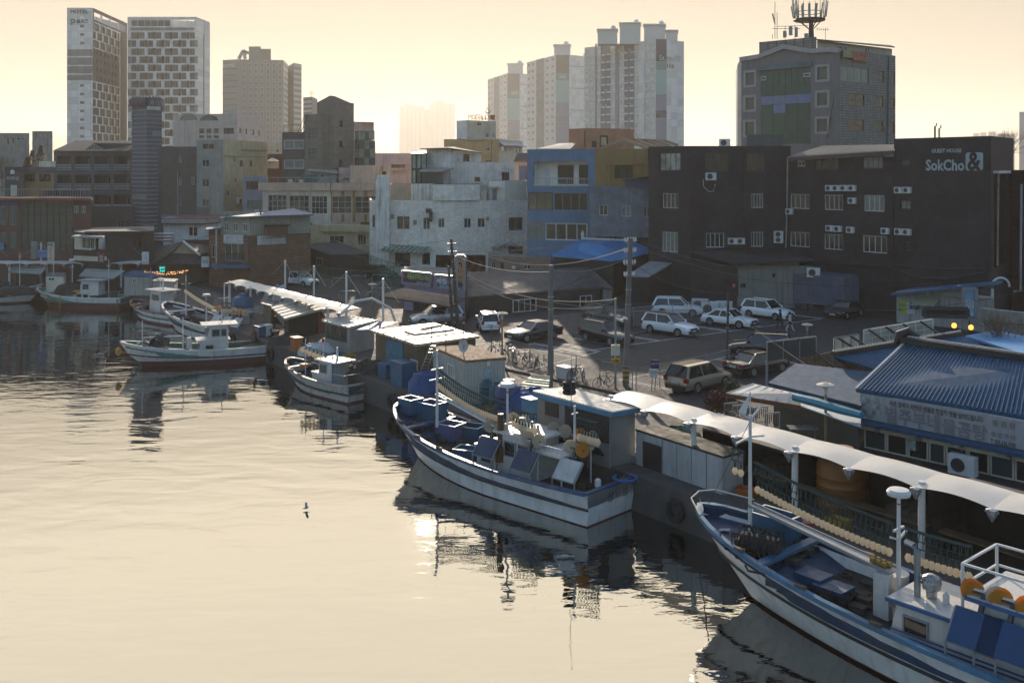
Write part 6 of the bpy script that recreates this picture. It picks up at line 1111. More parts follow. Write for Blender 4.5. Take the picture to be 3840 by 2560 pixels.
 # hall behind
 h = thing('blue_roof_hall', 'large hall roof in dull blue sheet behind the restaurant', 'hall', gp(3350, 1370, G)); ra, rb = gp(3125, 1333, 4.7), gp(3600, 1256, 4.7); ea, eb = gp(3330, 1395, 3.6), gp(3800, 1330, 3.2)
 BS = M('dull_blue_sheet', (.015, .08, .15), .75, var=.2, streak=.15); slab(MB(), [gp(3310, 1392, 3.9), gp(3800, 1345, 3.6), rb, ra], .12).build('roof', BS, h); MB().bar(ra + Vector((0, 0, .1)), rb + Vector((0, 0, .1)), .3, .25).build('ridge', BLK, h)
 bd = MB()
 for k in range(46): p = ra.lerp(rb, k / 45) + Vector((0, 0, .24)); bd.box(p.x - .05, p.x + .05, p.y - .05, p.y + .05, p.z, p.z + .06)
 bd.build('ridge_beads', WPNT, h)['kind'] = 'stuff'; slab(MB(), [ra, rb, rb + Vector((2, 3, -1.2)), ra + Vector((2, 4, -1.2))], .12).build('roof', BS, h)
 r2 = [gp(3620, 1258, 4.4), gp(3900, 1345, 4.4), gp(3900, 1270, 4.4), gp(3735, 1238, 4.4)]; slab(MB(), r2, .12).build('roof', MATS['bright_blue_roof'], h)
 gb = [gp(2983, 1362, 4.), gp(3130, 1334, 4.6), gp(3300, 1388, 3.9), gp(3290, 1392, 3.6), gp(2985, 1366, 3.5)]; nb = 20
 L0, L1 = gp(2985, 1362, 3.4), gp(3300, 1392, 3.3)
 for k in range(nb):   # timber boards of the gable
  t0, t1 = k / nb, (k + 1) / nb - .004; top = lambda t: L0.lerp(L1, t).z + .15 + .75 * (1 - abs(2 * t - .9)) if 0 < t < 1 else L0.z + .1
  a_, b_ = L0.lerp(L1, t0), L0.lerp(L1, t1); nn = Vector((.4, .9, 0)) * .05
  MB().hexa([(a_.x, a_.y, 3.), (b_.x, b_.y, 3.), (b_.x + nn.x, b_.y + nn.y, 3.), (a_.x + nn.x, a_.y + nn.y, 3.)], [(a_.x, a_.y, top(t0)), (b_.x, b_.y, top(t1)), (b_.x + nn.x, b_.y + nn.y, top(t1)), (a_.x + nn.x, a_.y + nn.y, top(t0))]).build('gable_board', M('stained_gable_wood', (.17, .1, .055), .75, var=.35, scale=2.5), h)
 # low meshed roof house and sunlit awning
 MS = M('meshed_blue_roof', (.015, .06, .115), .9, var=.15, wave=(.5, .14), bump=.5)
 lo, P, ff, Q = hut('meshed_roof_house', 'low eatery roof of dull blue sheet under green-grey netting', 'house', [(2880, 1434, 3.8), (3229, 1520, 3.7), (3290, 1396, 4.1), (2984, 1362, 4.1)], CM('eatery_wall', (.1, .09, .075)), MS, inset=.3)
 a = thing('sunlit_awning', 'sunlit cream sheet awning with rusty edge over the eatery terrace', 'awning', gp(2850, 1480, 3.4)); P2 = [gp(2724, 1474, 3.45), gp(3000, 1519, 3.4), gp(2990, 1475, 3.75), gp(2826, 1438, 3.8)]; ribbed(a, P2, 6, PALESH, PALESH, th=.08, rw=.03, rh=.03); MB().bar(P2[0] - Vector((0, 0, .1)), P2[1] - Vector((0, 0, .1)), .12, .22).build('rusty_edge', M('rusty_edge', (.12, .055, .03), .7, rust=.5), a)
 P3 = [gp(3003, 1521, 3.3), gp(3228, 1600, 3.3), gp(3228, 1560, 3.5), gp(2995, 1478, 3.6)]; slab(MB(), P3, .06).build('lower_sheet', M('blue_white_sheet', (.3, .37, .42), .6, var=.2), a)
 tr = MB().tube([gp(2978, 1488, 3.75), gp(3060, 1508, 3.75), gp(3150, 1535, 3.72), gp(3232, 1556, 3.7)], [.2, .24, .22, .18], 8); tr.build('rolled_awning', M('turquoise_vinyl', (.03, .22, .3), .4, var=.15), a, True)
 # terrace posts, racks, hanging fish, tables
 t = thing('drying_racks', 'row of steel drying racks with hanging dried fish under the eatery awning', 'drying rack', gp(2780, 1640)); rk = MB(); fi = MB(); rnd.seed(4)
 for k, (u, v0, v1) in enumerate(((2717, 1512, 1570), (2748, 1520, 1600), (2783, 1530, 1620), (2825, 1528, 1640), (2870, 1550, 1650))):
  Yb = 49 - k * .9; a_, b_ = at(u, v1, Yb), at(u, v0, Yb); rk.bar((a_.x, a_.y, G), b_, .05); rk.bar((a_.x + .7, a_.y + .2, G), b_ + Vector((.7, .2, 0)), .05); rk.bar(b_, b_ + Vector((.7, .2, 0)), .05); rk.bar(b_ - Vector((0, 0, .7)), b_ + Vector((.7, .2, -.7)), .04)
  for j in range(7): p = b_ + Vector((.1 * j, .03 * j, -.05)); fi.bar(p, p - Vector((0, 0, rnd.uniform(.3, .5))), .06, .03)
 rk.build('rack_frame', FRAMEG, t); fi.build('dried_fish', M('dried_fish', (.09, .07, .05), .7, var=.4), t)['kind'] = 'stuff'
 for k, (u, v) in enumerate(((2960, 1640), (3010, 1600))):
  p = gp(u, v, 2.3); o2 = thing('steel_table', ['steel', 'glass-topped steel'][k] + ' table on the eatery terrace ' + ['beside the racks', 'further right of the racks'][k], 'table', (p.x, p.y, G)); MB().box(p.x - .7, p.x + .7, p.y - .4, p.y + .4, 2.25, 2.3).build('table_top', STEEL, o2)
  for dx in (-.6, .6): MB().bar((p.x + dx, p.y, G), (p.x + dx, p.y, 2.25), .05).build('leg', STEEL, o2)
 # boards seen from behind
 for lab, c, m, tr_ in (('dark panel billboard seen from behind above the eatery', ((2876, 1283), (3060, 1262), 1352, 60), M('dark_hoarding_back', (.05, .055, .06), .7, var=.1), 0), ('small cream billboard back propped by black struts', ((3127, 1268), (3221, 1254), 1318, 61), CREAM, 0), ('long cream billboard back with white lattice frame', ((3238, 1238), (3497, 1197), 1302, 63), CM('cream_board', (.42, .4, .32)), 1)):
  (u0, v0), (u1, v1), vb, Y = c; A_, B_ = at(u0, v0, Y), at(u1, v1, Y - 1); zb = zat(vb, Y); o = thing('billboard', lab, 'billboard', (A_.x, A_.y, zb)); d = Vector((0, .12, 0)); MB().hexa([(A_.x, A_.y, zb), (B_.x, B_.y, zb + (B_.z - A_.z)), Vector((B_.x, B_.y, zb + (B_.z - A_.z))) + d, Vector((A_.x, A_.y, zb)) + d], [A_, B_, B_ + d, A_ + d]).build('board', m, o)
  fr = MB(); hh = A_.z - zb; nk = 8 if tr_ else 3
  for k in range(nk + 1): p = A_.lerp(B_, k / nk) - Vector((0, .06, 0)); fr.bar(p, p - Vector((0, 0, hh)), .05)
  if tr_:
   for z in (.2, .5, .8): fr.bar(A_ - Vector((0, .05, hh * z)), B_ - Vector((0, .05, hh * z)), .04)
  fr.bar(A_, B_, .08); fr.build('lattice', WPNT if tr_ else FRAMEG, o)
  for k in range(2 + 2 * tr_): p = A_.lerp(B_, (k + .3) / (2 + 2 * tr_)); MB().bar(p, p + Vector((1.6, -2.4, -hh - .3)), .1).build('strut', BLK, o)
  MB().bar((A_.x, A_.y, G), (A_.x, A_.y, zb), .12).build('post', FRAMEG, o); MB().bar((B_.x, B_.y, G), (B_.x, B_.y, zb), .12).build('post', FRAMEG, o)
restaurant()
def quay_sheds():
 o, P, f, Q = hut('board_shed', 'brown boarded quay shed with rust-stained pale flat roof and blue tarp door', 'shed', [(1396, 1238, 4.1), (1561, 1290, 4.1), (1797, 1259, 4.1), (1628, 1209, 4.1)], WOODB, M('stained_pale_roof', (.45, .35, .24), .55, var=.2, rust=.7, scale=1.1), th=.16)
 fpan(o, f[0], 1451, 1278, 1514, 1376, M('teal_tarp', (.03, .13, .2), .6, var=.3, scale=2, bump=.3), .06, .05, 'tarp_door'); fpan(o, f[0], 1541, 1348, 1567, 1388, PALESH, .05, .05, 'patch_panel')
 rr = P[0].lerp(P[2], .5); e1 = (P[1] - P[0]).normalized(); e2 = (P[2] - P[1]).normalized(); c0 = P[0].lerp(P[2], .3); q4 = [c0, c0 + e1 * 1.6, c0 + e1 * 1.6 + e2 * 3.2, c0 + e2 * 3.2]; slab(MB(), [p + Vector((0, 0, .12)) for p in q4], .1).build('roof_patch', M('bright_patch', (.68, .6, .48), .35, var=.1), o); MB().bar(c0 + e1 * .9 + e2 * .8 + Vector((0, 0, .2)), c0 + e1 * .4 + e2 * 2.9 + Vector((0, 0, .2)), .12).build('roof_batten', WOODB, o)
 for k in range(1, 4): p, q_ = P[0].lerp(P[1], k / 4), P[3].lerp(P[2], k / 4); MB().bar(p + Vector((0, 0, .02)), q_ + Vector((0, 0, .02)), .05).build('roof_seam', M('rusty_edge', (.12, .055, .03)), o)
 CW_ = M('cream_container_sheet', (.42, .41, .37), .65, var=.12, streak=.4)
 o, P, f, Q = hut('container_hut', 'cream corrugated container hut with rusty ribbed roof', 'container', [(1622, 1302, 4.05), (1744, 1353, 4.05), (1899, 1341, 4.05), (1768, 1296, 4.05)], CW_, RUSTY, ribs=26, rw=.07, rh=.05, inset=.08)
 for i, n in ((0, 20), (1, 14)):
  ff = f[i]; m = MB()
  for k in range(n): a_ = ff.w * (k + .2) / n; m.hexa([ff.pt(a_, G + .1, 0), ff.pt(a_ + ff.w * .55 / n, G + .1, 0), ff.pt(a_ + ff.w * .45 / n, G + .1, .05), ff.pt(a_ + ff.w * .1 / n, G + .1, .05)], [ff.pt(a_, 3.85, 0), ff.pt(a_ + ff.w * .55 / n, 3.85, 0), ff.pt(a_ + ff.w * .45 / n, 3.85, .05), ff.pt(a_ + ff.w * .1 / n, 3.85, .05)])
  m.build('corrugations', CW_, o)['kind'] = 'stuff'
 fwin(o, f[0], 1681, 1366, 1707, 1414, 4, WPNT, fw=.05); fpan(o, f[1], 1816, 1385, 1847, 1416, M('notice_blue_white', (.3, .4, .46), .6, var=.3), .1, .04, 'notice'); fpan(o, f[1], 1824, 1353, 1834, 1371, CREAM, .1, .04, 'vent')
 for i, (u, v0, v1) in enumerate(((1619, 1200, 1290), (1672, 1210, 1323), (1739, 1210, 1345), (1842, 1215, 1320))):
  p = at(u, v1, 58.5 - i * .3); m = MB().cyl(p, at(u, v0, 58.5 - i * .3), .035, .025, 5); single('whip_aerial', m, FRAMED, ['leftmost', 'second', 'third', 'rightmost'][i] + ' thin whip aerial standing on the hut roofs', 'antenna', 'whip aerials on the huts')
 p = at(1738, 1295, 57.5); o = thing('satellite_dish', 'white satellite dish on a thin pole above the container hut', 'satellite dish', at(1740, 1345, 57.5)); d = MB(); rows = []
 for j in range(5):
  rr = .38 * j / 4; rows.append([p + Vector((rr * math.cos(a * math.pi / 8) * .75, -.25 * (rr / .38) ** 2 + .1, rr * math.sin(a * math.pi / 8))) for a in range(16)])
 d.grid(rows, True); d.build('dish', WPNT, o, True); MB().bar(p, p + Vector((.1, -.4, .05)), .03).build('feed_arm', FRAMED, o); MB().cyl(at(1740, 1345, 57.5), p, .03).build('pole', STEEL, o)
 l = thing('ladder', 'aluminium ladder leaning against the board shed', 'ladder', gp(1555, 1455)); a_, b_ = gp(1553, 1455, G), at(1618, 1285, 61); e = Vector((.36, .12, 0))
 for k in (0, 1): MB().bar(a_ + e * k, b_ + e * k, .06).build('rail', STEEL, l)
 for k in range(1, 14): MB().bar(a_.lerp(b_, k / 14), a_.lerp(b_, k / 14) + e, .035).build('rung', STEEL, l)
 BR2 = M('sky_blue_roof', (.06, .2, .33), .5, var=.15); o, P, f, Q = hut('ribbed_blue_hut', 'quay hut with white-striped blue ribbed roof', 'hut', [(1999, 1470, 4.1), (2294, 1547, 4.05), (2400, 1528, 4.05), (2127, 1455, 4.1)], CM('grey_board_wall', (.2, .2, .19)), BR2, ribs=30, rib=M('white_rib', (.68, .65, .58), .32, var=.08), th=.22, rw=.09, rh=.07)
 fpan(o, f[0], 2046, 1511, 2095, 1560, BLK, .05, .05, 'dark_opening_sheet'); fpan(o, f[0], 2120, 1540, 2285, 1640, DKW, .04, .04, 'dark_front_sheet')  # flat dark sheets paint the shade inside the hut front
 ty = thing('tyre_stack', 'stack of black tyres on the blue ribbed roof', 'tyre', P[0].lerp(P[2], .4)); q_ = at(2135, 1478, 46.5)
 for k in range(3): MB().torus(q_ + Vector((0, 0, .1 + k * .2)), .22, .11, 'z', 16, 8).build('tyre', M('tyre_rubber', (.012, .012, .013), .8, var=.2), ty, True)
 o, P, f, Q = hut('white_quay_store', 'white panelled quay store with dark open window under the near canopy', 'store', [(2383, 1607, 3.15), (2712, 1710, 3.15), (2790, 1690, 3.2), (2470, 1590, 3.2)], CM('white_panel_wall', (.36, .37, .36), streak=.35), M('flat_dark_roof', (.035, .035, .033), .8, var=.3), th=.1, inset=.04)
 fpan(o, f[0], 2412, 1664, 2484, 1762, BLK, .03, .04, 'dark_opening_sheet');  # black sheet on the wall stands in for the shaded interior
 for u in (2483, 2538, 2593, 2650): p = f[0].px(u, 1700)[0]; MB().bar(f[0].pt(p, G, .02), f[0].pt(p, 3.05, .02), .03).build('panel_joint', FRAMEG, o)
 # mid quay huts
 hut('sagging_awning_hut', 'open hut under a sagging pale sheet awning on the mid quay', 'hut', [(1015, 1150, 3.7), (1070, 1195, 3.5), (1242, 1150, 3.7), (1130, 1118, 4.)], DKW, M('sheet_awning_grey', (.4, .38, .33), .7, var=.15, dirt=(.4, (.25, .21, .16))), ribs=5, inset=1.2)
 o, P, f, Q = hut('vinyl_front_hut', 'quay hut with clear vinyl front and pale sheet roof', 'hut', [(1207, 1200, 3.6), (1311, 1226, 3.5), (1416, 1201, 3.6), (1315, 1183, 3.8)], CM('hut_off_white', (.3, .3, .27)), PALESH, ribs=6); fpan(o, f[0], 1222, 1212, 1300, 1275, M('grimy_vinyl', (.05, .055, .05), .25, var=.4), .05, .04, 'vinyl_front')
 slab(MB(), [gp(1325, 1240, 3.5), gp(1400, 1238, 3.5), gp(1500, 1205, 3.6), gp(1420, 1205, 3.7)], .04).build('tarp_roof', TARPB, o)
 hut('green_board_hut', 'narrow olive boarded hut on the mid quay', 'hut', [(978, 1136, 3.6), (1016, 1146, 3.6), (1045, 1130, 3.6), (1005, 1122, 3.6)], CM('olive_board', (.13, .125, .08)), SHEET)
 for lab, c in (('left pale sheet awning stall under the far canopy', [(31, 1019, 3.3), (155, 1025, 3.3), (178, 998, 3.9), (49, 996, 3.9)]), ('right pale sheet awning stall under the far canopy', [(297, 1033, 3.2), (425, 1043, 3.2), (468, 1014, 3.9), (321, 1007, 3.9)])): hut('awning_stall', lab, 'stall', c, DKW, M('khaki_sheet', (.27, .28, .25), .7, var=.12), inset=.9)
 o, P, f, Q = hut('white_stall_hut', 'small white hut with window between two awning stalls', 'hut', [(172, 1032, 3.4), (240, 1034, 3.4), (250, 1022, 3.5), (185, 1020, 3.5)], CREAM, SHEET, inset=.05); fwin(o, f[0], 182, 1040, 206, 1052)
 o, P, f, Q = hut('blue_eave_hut', 'pale hut with blue ribbed eave beside the lit green sign', 'hut', [(455, 1032, 3.6), (575, 1037, 3.6), (620, 1018, 4.), (500, 1016, 4.)], CM('hut_sage', (.3, .31, .27)), MATS['blue_sheet_roof'], ribs=16, inset=.3); fwin(o, f[0], 498, 1043, 512, 1062)
 hut('flat_side_hut', 'pale side wall hut right of the blue eave hut', 'hut', [(570, 1052, 3.4), (655, 1056, 3.4), (670, 1045, 3.4), (590, 1042, 3.4)], CM('hut_sage', (.3, .31, .27)), SHEET, inset=.1)
quay_sheds()
# ---------------------------------------------------------------- tensile canopies
MEM = M('canopy_membrane', (.78, .72, .62), .42, thin=.2, var=.06, fine=.06, dirt=(.1, (.5, .46, .4)))
def canopy(lab, base, along, inl, n, bay, zf, wd, group='white scalloped canopies', ends=(0, 0)):
 base = Vector(base); along = Vector((*along, 0)); inl = Vector((*inl, 0)); o = thing('tensile_canopy', lab, 'canopy', (base.x, base.y, G), group=group); K = 10
 for b in range(n):
  rows = []
  for i in range(K + 1):
   t = i / K; sn = math.sin(math.pi * t); s = (b + t) * bay; row = []
   for j in range(8):
    w_ = j / 7; x = wd * w_ + .12 * sn * (1 - w_) ** 2; z = zf + .26 * math.sin(min(1, w_ * 1.15) * math.pi / 2) * (.9 + .1 * sn) + .07 * sn * (1 - w_) + .01 * sn - .1 * max(0, w_ - .8) * 3
    p = base + along * s + inl * x; row.append((p.x, p.y, z))
   rows.append(row)
  MB().grid(rows).build('membrane_bay', MEM, o, True)
 for b in range(n + 1):
  p = base + along * b * bay; q_ = p + inl * wd; ar = [Vector((*(p + inl * wd * k / 6).xy, zf - .16 + .3 * math.sin(min(1, k / 6 * 1.15) * math.pi / 2))) for k in range(7)]; MB().tube(ar, .05, 6).build('arch_rib', STEEL, o)
  m = MB(); m.lathe((p.x, p.y, zf - .28), [(.02, -.14), (.1, 0), (.17, .12), (.2, .26), (.05, .3)], 8)
  for k in range(7): a_ = k * .9; m.bar((p.x, p.y, zf - .02), (p.x + .22 * math.cos(a_), p.y + .22 * math.sin(a_), zf - .1 + .12 * math.sin(k * 2.1)), .03)
  m.build('corner_fitting', METG, o)
  if b % 2 == 0 or n < 8:
   c = p + inl * .35; MB().cyl((c.x, c.y, G), (c.x, c.y, zf + .15), .12, n=10).build('post', WPNT, o, True)
 return o
canopy('near white scalloped canopy running over the foreground boats to the right edge', q(21.3, .75), QD, QN, 10, 2.65, 4.15, 1.7)
o_ = canopy('middle white scalloped canopy along the fishing sheds', q(-35.5, 3.2), QD, QN, 9, 2.65, 4.15, 1.7)
p_ = q(-11.3, 3.2); MB().tube([Vector((p_.x, p_.y, 4.1)), q(-11, 4.2, 5.), q(-10.9, 5.6, 5.1), q(-10.9, 7.2, 4.2), q(-10.9, 7.6, 3.2)], .1, 8).build('end_arch', WPNT, o_, True)
canopy('far white scalloped canopy behind the boats at the left edge', (-61, 112.2, 0), (1, 0), (0, 1), 9, 2.1, 4.15, 2.)
def canopy_masts():
 L = [(q(-31 + k * 6.3, 7.2), 'white stay mast number ' + n + ' from the left behind the middle canopy') for k, n in enumerate(('one', 'two', 'three', 'four'))] + [(Vector((x, 114.6, G)), 'white stay mast ' + n + ' behind the far canopy') for x, n in ((-59.6, 'furthest left'), (-54.2, 'second'), (-48.2, 'third'), (-44.2, 'rightmost'))]
 for p, lab in L:
  o = thing('stay_mast', lab, 'mast', p, group='canopy stay masts'); MB().cyl(p, (p.x, p.y, 6.4), .09).build('pole', WPNT, o); dx = (1.6, -2.2) if p.y < 112 else (2, 0)
  for s in (-1, 1): MB().bar((p.x, p.y, 6.3), (p.x + s * dx[0], p.y + s * dx[1] - .8, 4.9), .025).build('stay_cable', METG, o)
canopy_masts()
for i, (s0, s1, h) in enumerate(((25.8, 30.4, 1.9), (30.9, 36.6, 2.1), (37.1, 46, 2.2))):  # stalls added so their dark walls darken the strip and hide bright ground
 o = thing('added_dark_stall', ['first', 'second', 'last'][i] + ' dark open-fronted stall under the near canopy, counted from the white store', 'stall', q(s0, 3), group='dark stalls under the near canopy'); Pq = [q(a, b) for a, b in ((s0, 2.5), (s1, 2.5), (s1, 4.4), (s0, 4.4))]
 for a, b in ((0, 3), (3, 2), (2, 1)): MB().quad(Pq[a], Pq[b], Pq[b] + Vector((0, 0, h)), Pq[a] + Vector((0, 0, h))).build('wall', DKW, o)
 slab(MB(), [p + Vector((0, 0, h + .1)) for p in Pq], .1).build('roof', MATS['flat_dark_roof'], o); MB().bar(Pq[0] + Vector((0, 0, .8)), Pq[1] + Vector((0, 0, .8)), .5, .06).build('counter', WOODB, o)
# ---------------------------------------------------------------- fishing boats
HW = M('hull_white', (.6, .6, .57), .4, var=.1, streak=.5, scale=1.3, scol=(.24, .15, .08), fine=.06); HR = M('hull_red', (.09, .022, .02), .6, var=.2); RUB = M('rub_rail_black', (.018, .018, .02), .7, var=.3); DKB = M('deck_blue', (.007, .03, .075), .55, var=.25, dirt=(.35, (.05, .06, .07))); DKG = M('deck_green', (.02, .13, .1), .55, var=.25); DKD = M('deck_dark', (.014, .016, .017), .8, var=.35); GWB = M('gunwale_blue', (.03, .07, .15), .4, var=.2, dirt=(.3, (.2, .2, .2))); GWW = M('gunwale_white', (.6, .56, .5), .32, var=.15); BWH = M('cabin_white', (.56, .54, .5), .32, var=.08, streak=.25, scol=(.25, .16, .09))
BULB = M('glass_bulb', (.75, .66, .5), .12, var=0, fine=0, thin=.55); BCAP = M('bulb_cap', (.015, .04, .035), .5, var=0, fine=0); DRW = M('drum_cream', (.55, .47, .34), .4, var=.15, thin=.4); DRY = M('drum_amber', (.65, .28, .03), .4, var=.15, thin=.45); NET = M('net_dark', (.045, .04, .035), .9, var=.5, scale=4, bump=.6); ROPE = M('fender_yellow', (.25, .16, .03), .7, var=.3)
def bulb_meshes():
 return MB().lathe((0, 0, 0), [(.02, -.3), (.09, -.26), (.145, -.15), (.145, -.07), (.09, .03), (.04, .07)], 10).mesh('lamp_bulb', BULB, smooth=True), MB().lathe((0, 0, 0), [(.045, .05), (.045, .17), (.02, .24)], 6).mesh('socket', BCAP)
BM = bulb_meshes()
def drum_mesh(m): return MB().lathe((0, 0, 0), [(.04, -.06), (.3, -.075), (.31, -.06), (.1, -.03), (.1, .03), (.31, .06), (.3, .075), (.04, .06)], 20, 'y').mesh('line_drum', m, smooth=False)
DRM = {k: drum_mesh(m) for k, m in (('w', DRW), ('y', DRY))}
class Boat:
 def __init__(s, lab, bow, stern, B, zb, zm, zs, deck=DKB, gun=GWB, red=.22, group=None, hull=HW, rail=RUB):
  bow, stern = Vector(bow[:2]), Vector(stern[:2]); s.h = (bow - stern).normalized(); s.c = (bow + stern) / 2; L = s.L = (bow - stern).length; s.a = math.atan2(s.h.y, s.h.x); s.B = B
  s.o = thing('fishing_boat', lab, 'boat', (s.c.x, s.c.y, 0), s.a, group or 'moored fishing boats', local=True); ORG[s.o.name] = Vector()
  T = [0, .06, .14, .24, .36, .46, .55, .63, .7, .76, .81, .86, .9, .935, .965, .985, 1.]
  s.zg = zg = lambda t: zm + (zb - zm) * max(0, (t - .3) / .7) ** 2.2 + (zs - zm) * max(0, (.35 - t) / .35) ** 2
  bg = lambda t: B / 2 * (.9 + .1 * min(1, t / .3)) * max(0., 1 - max(0, (t - .5) / .5) ** 3.) ** .62
  bw = lambda t: B / 2 * (.8 + .06 * min(1, t / .4)) * max(0., 1 - max(0, (t - .42) / .58) ** 2.1)
  lv = [(lambda t: bg(t), lambda t: zg(t), 1.), (lambda t: .5 * bw(t) + .47 * bg(t), lambda t: .52 * zg(t), .955), (lambda t: .42 * bw(t) + .52 * bg(t), lambda t: .47 * zg(t), .945), (bw, lambda t: red, .885), (lambda t: bw(t) * .98, lambda t: .0, .87), (lambda t: bw(t) * .25, lambda t: -.6, .8)]
  X = lambda t, k: -L / 2 + t * L * k; s.bg = bg; s.xt = lambda t: -L / 2 + t * L
  P = lambda t, l, sd: Vector((X(t, l[2]) + (.12 * (0 if l is not lv[3] else 1)), sd * l[0](t), l[1](t)))
  for nm, ls, m in (('hull', lv[:4], hull), ('hull_bottom', lv[3:], HR)):
   mb = MB()
   for sd in (1, -1): mb.grid([[P(t, l, sd) for l in ls] for t in T])
   k = [P(0, l, 1) for l in ls] + [P(0, l, -1) for l in reversed(ls)]; mb.add(k, [tuple(range(len(k)))]); mb.build(nm, m, s.o, True)
  s.zd = lambda t: zg(t) - (.62 if t < .8 else .34); dk = MB(); ib = MB(); gw = MB(); wg = .16
  inn = lambda t, z, sd: Vector((X(t, 1) - (.2 if t > .97 else 0), sd * max(0, bg(t) - wg), z))
  dk.grid([[inn(t, s.zd(t), 1), Vector((X(t, 1), 0, s.zd(t) + .04)), inn(t, s.zd(t), -1)] for t in T]); dk.build('deck', deck, s.o)
  for sd in (1, -1):
   ib.grid([[inn(t, zg(t) + .03, sd), inn(t, s.zd(t), sd)] for t in T]); gw.grid([[P(t, lv[0], sd) + Vector((0, sd * .04, -.09)), P(t, lv[0], sd) + Vector((0, sd * .04, .05)), inn(t, zg(t) + .05, sd), inn(t, zg(t) - .06, sd)] for t in T])
   MB().tube([P(t, lv[1], sd) + Vector((0, sd * .03, 0)) for t in T], .055, 6).build('rub_rail', rail, s.o)
  ib.quad(inn(0, zg(0), 1), inn(0, zg(0), -1), inn(0, s.zd(0), -1), inn(0, s.zd(0), 1)); gw.box(-L / 2 - .05, -L / 2 + .16, -bg(0), bg(0), zg(0) - .05, zg(0) + .05)
  ib.build('bulwark', deck, s.o); gw.build('gunwale', gun, s.o)
  MB().bar((X(.82, 1), -bg(.82) + .1, zg(.82) - .02), (X(.82, 1), bg(.82) - .1, zg(.82) - .02), .35, .12).build('bow_thwart', gun, s.o)
  for t in (.62, .74, .86):
   for sd in (1, -1): MB().box(X(t, 1) - .18, X(t, 1) + .18, sd * (bg(t) - .08) - .07, sd * (bg(t) - .08) + .07, zg(t) + .05, zg(t) + .13).build('cleat', WOODB, s.o)
 def loc(s, p):
  d = Vector(p) - Vector((s.c.x, s.c.y, 0)); c, n = math.cos(-s.a), math.sin(-s.a); return Vector((d.x * c - d.y * n, d.x * n + d.y * c, d.z))
 def w(s, x, y, z): c, n = math.cos(s.a), math.sin(s.a); return Vector((s.c.x + x * c - y * n, s.c.y + x * n + y * c, z))
 def px(s, u, v, z): return s.loc(gp(u, v, z))
 def pY(s, u, v, Y): return s.loc(at(u, v, Y))
 def cabin(s, x0, x1, w_, z0, z1, roof=.3, trim=None, win=((.12, .5), (.55, .9)), rake=.15, wz=(.5, .85), name='wheelhouse', mat=None):
  a = MB(); a.hexa([(x0, -w_ / 2, z0), (x1, -w_ / 2, z0), (x1, w_ / 2, z0), (x0, w_ / 2, z0)], [(x0, -w_ / 2 * .95, z1), (x1 - rake, -w_ / 2 * .95, z1), (x1 - rake, w_ / 2 * .95, z1), (x0, w_ / 2 * .95, z1)]); c = a.build(name, mat or BWH, s.o)
  MB().box(x0 - roof * 1.6, x1 + roof * .6, -w_ / 2 - roof * .5, w_ / 2 + roof * .5, z1, z1 + .1).build('cabin_roof', BWH if not trim else trim, c) if 1 else 0
  if trim: MB().box(x0 - roof * 1.6 + .05, x1 + roof * .6 - .05, -w_ / 2 - roof * .5 + .05, w_ / 2 + roof * .5 - .05, z1 + .1, z1 + .13).build('roof_top', BWH, c)
  hz = z1 - z0
  for sd in (1, -1):
   for f0, f1 in win:
    l = x1 - rake - x0; fr, pn = window_meshes((f1 - f0) * l, (wz[1] - wz[0]) * hz, 2 if (f1 - f0) * l > .9 else 1, 1, .05, FRAMEG, GLASS); y = sd * (w_ / 2 * .965)
    o = inst('cabin_window', fr, s.o, (x0 + f0 * l if sd < 0 else x0 + f1 * l, y + sd * .03, z0 + wz[0] * hz), 0 if sd < 0 else math.pi); inst('pane', pn, o, (0, 0, 0))
  for k in range(3):
   fr, pn = window_meshes(w_ * .26, (wz[1] - wz[0]) * hz, 1, 1, .05, FRAMEG, GLASS); o = inst('cabin_window', fr, s.o, (x1 - rake * .4 + .03, -w_ * .42 + k * w_ * .29, z0 + wz[0] * hz), R(90)); inst('pane', pn, o, (0, 0, 0))
  return c
 def mast(s, p, h, r=.07, arms=(), mat=None, radar=False, stays=()):
  p = Vector(p); m = MB().cyl(p, p + Vector((0, 0, h)), r, r * .7, 8)
  for z, l, up in arms:
   for sd in (-1, 1): m.bar(p + Vector((0, 0, h * z)), p + Vector((0, sd * l, h * z + up)), r * .8)
  o = m.build('mast', mat or WPNT, s.o, True)
  if radar: MB().lathe(p + Vector((0, 0, h)), [(.05, 0), (.34, .02), (.36, .12), (.3, .2), (.05, .22)], 16).build('radar', WPNT, o, True); MB().lathe(p + Vector((0, 0, h - .3)), [(.03, 0), (.07, .05), (.03, .15)], 8).build('mast_light', M('red_lens', (.4, .02, .03), .3, var=0), o)
  for e in stays: MB().tube([p + Vector((0, 0, h * .95)), Vector(e)], .012, 4).build('stay', FRAMED, o)
  return o
 def bulbs(s, a, b, n, top=.75, sag=.25, lattice=True, sc=1.):
  a, b = Vector(a), Vector(b); cv = lambda t, dz: a.lerp(b, t) + Vector((0, 0, dz - sag * math.sin(math.pi * t)))
  f = MB(); K = max(6, n // 2); Z = Vector((0, .12, 0))
  for dz, r in (((.28, .02), (.5, .016), (top, .03)) if lattice else ((.28, .02),)): f.tube([cv(k / K, dz) for k in range(K + 1)], r, 4)
  if lattice:
   for k in range(n + 1): t = k / n; f.bar(cv(t, .26), cv(t, top), .018)
   f.tube([cv(k / K, top) + Z for k in range(K + 1)], .025, 4)
   for k in range(n): t = (k + .5) / n; f.bar(cv(t, top), cv(t, .5) + Z, .02)
  g = f.build('light_rack', M('dark_green_rope', (.02, .045, .038), .7, var=.3), s.o)
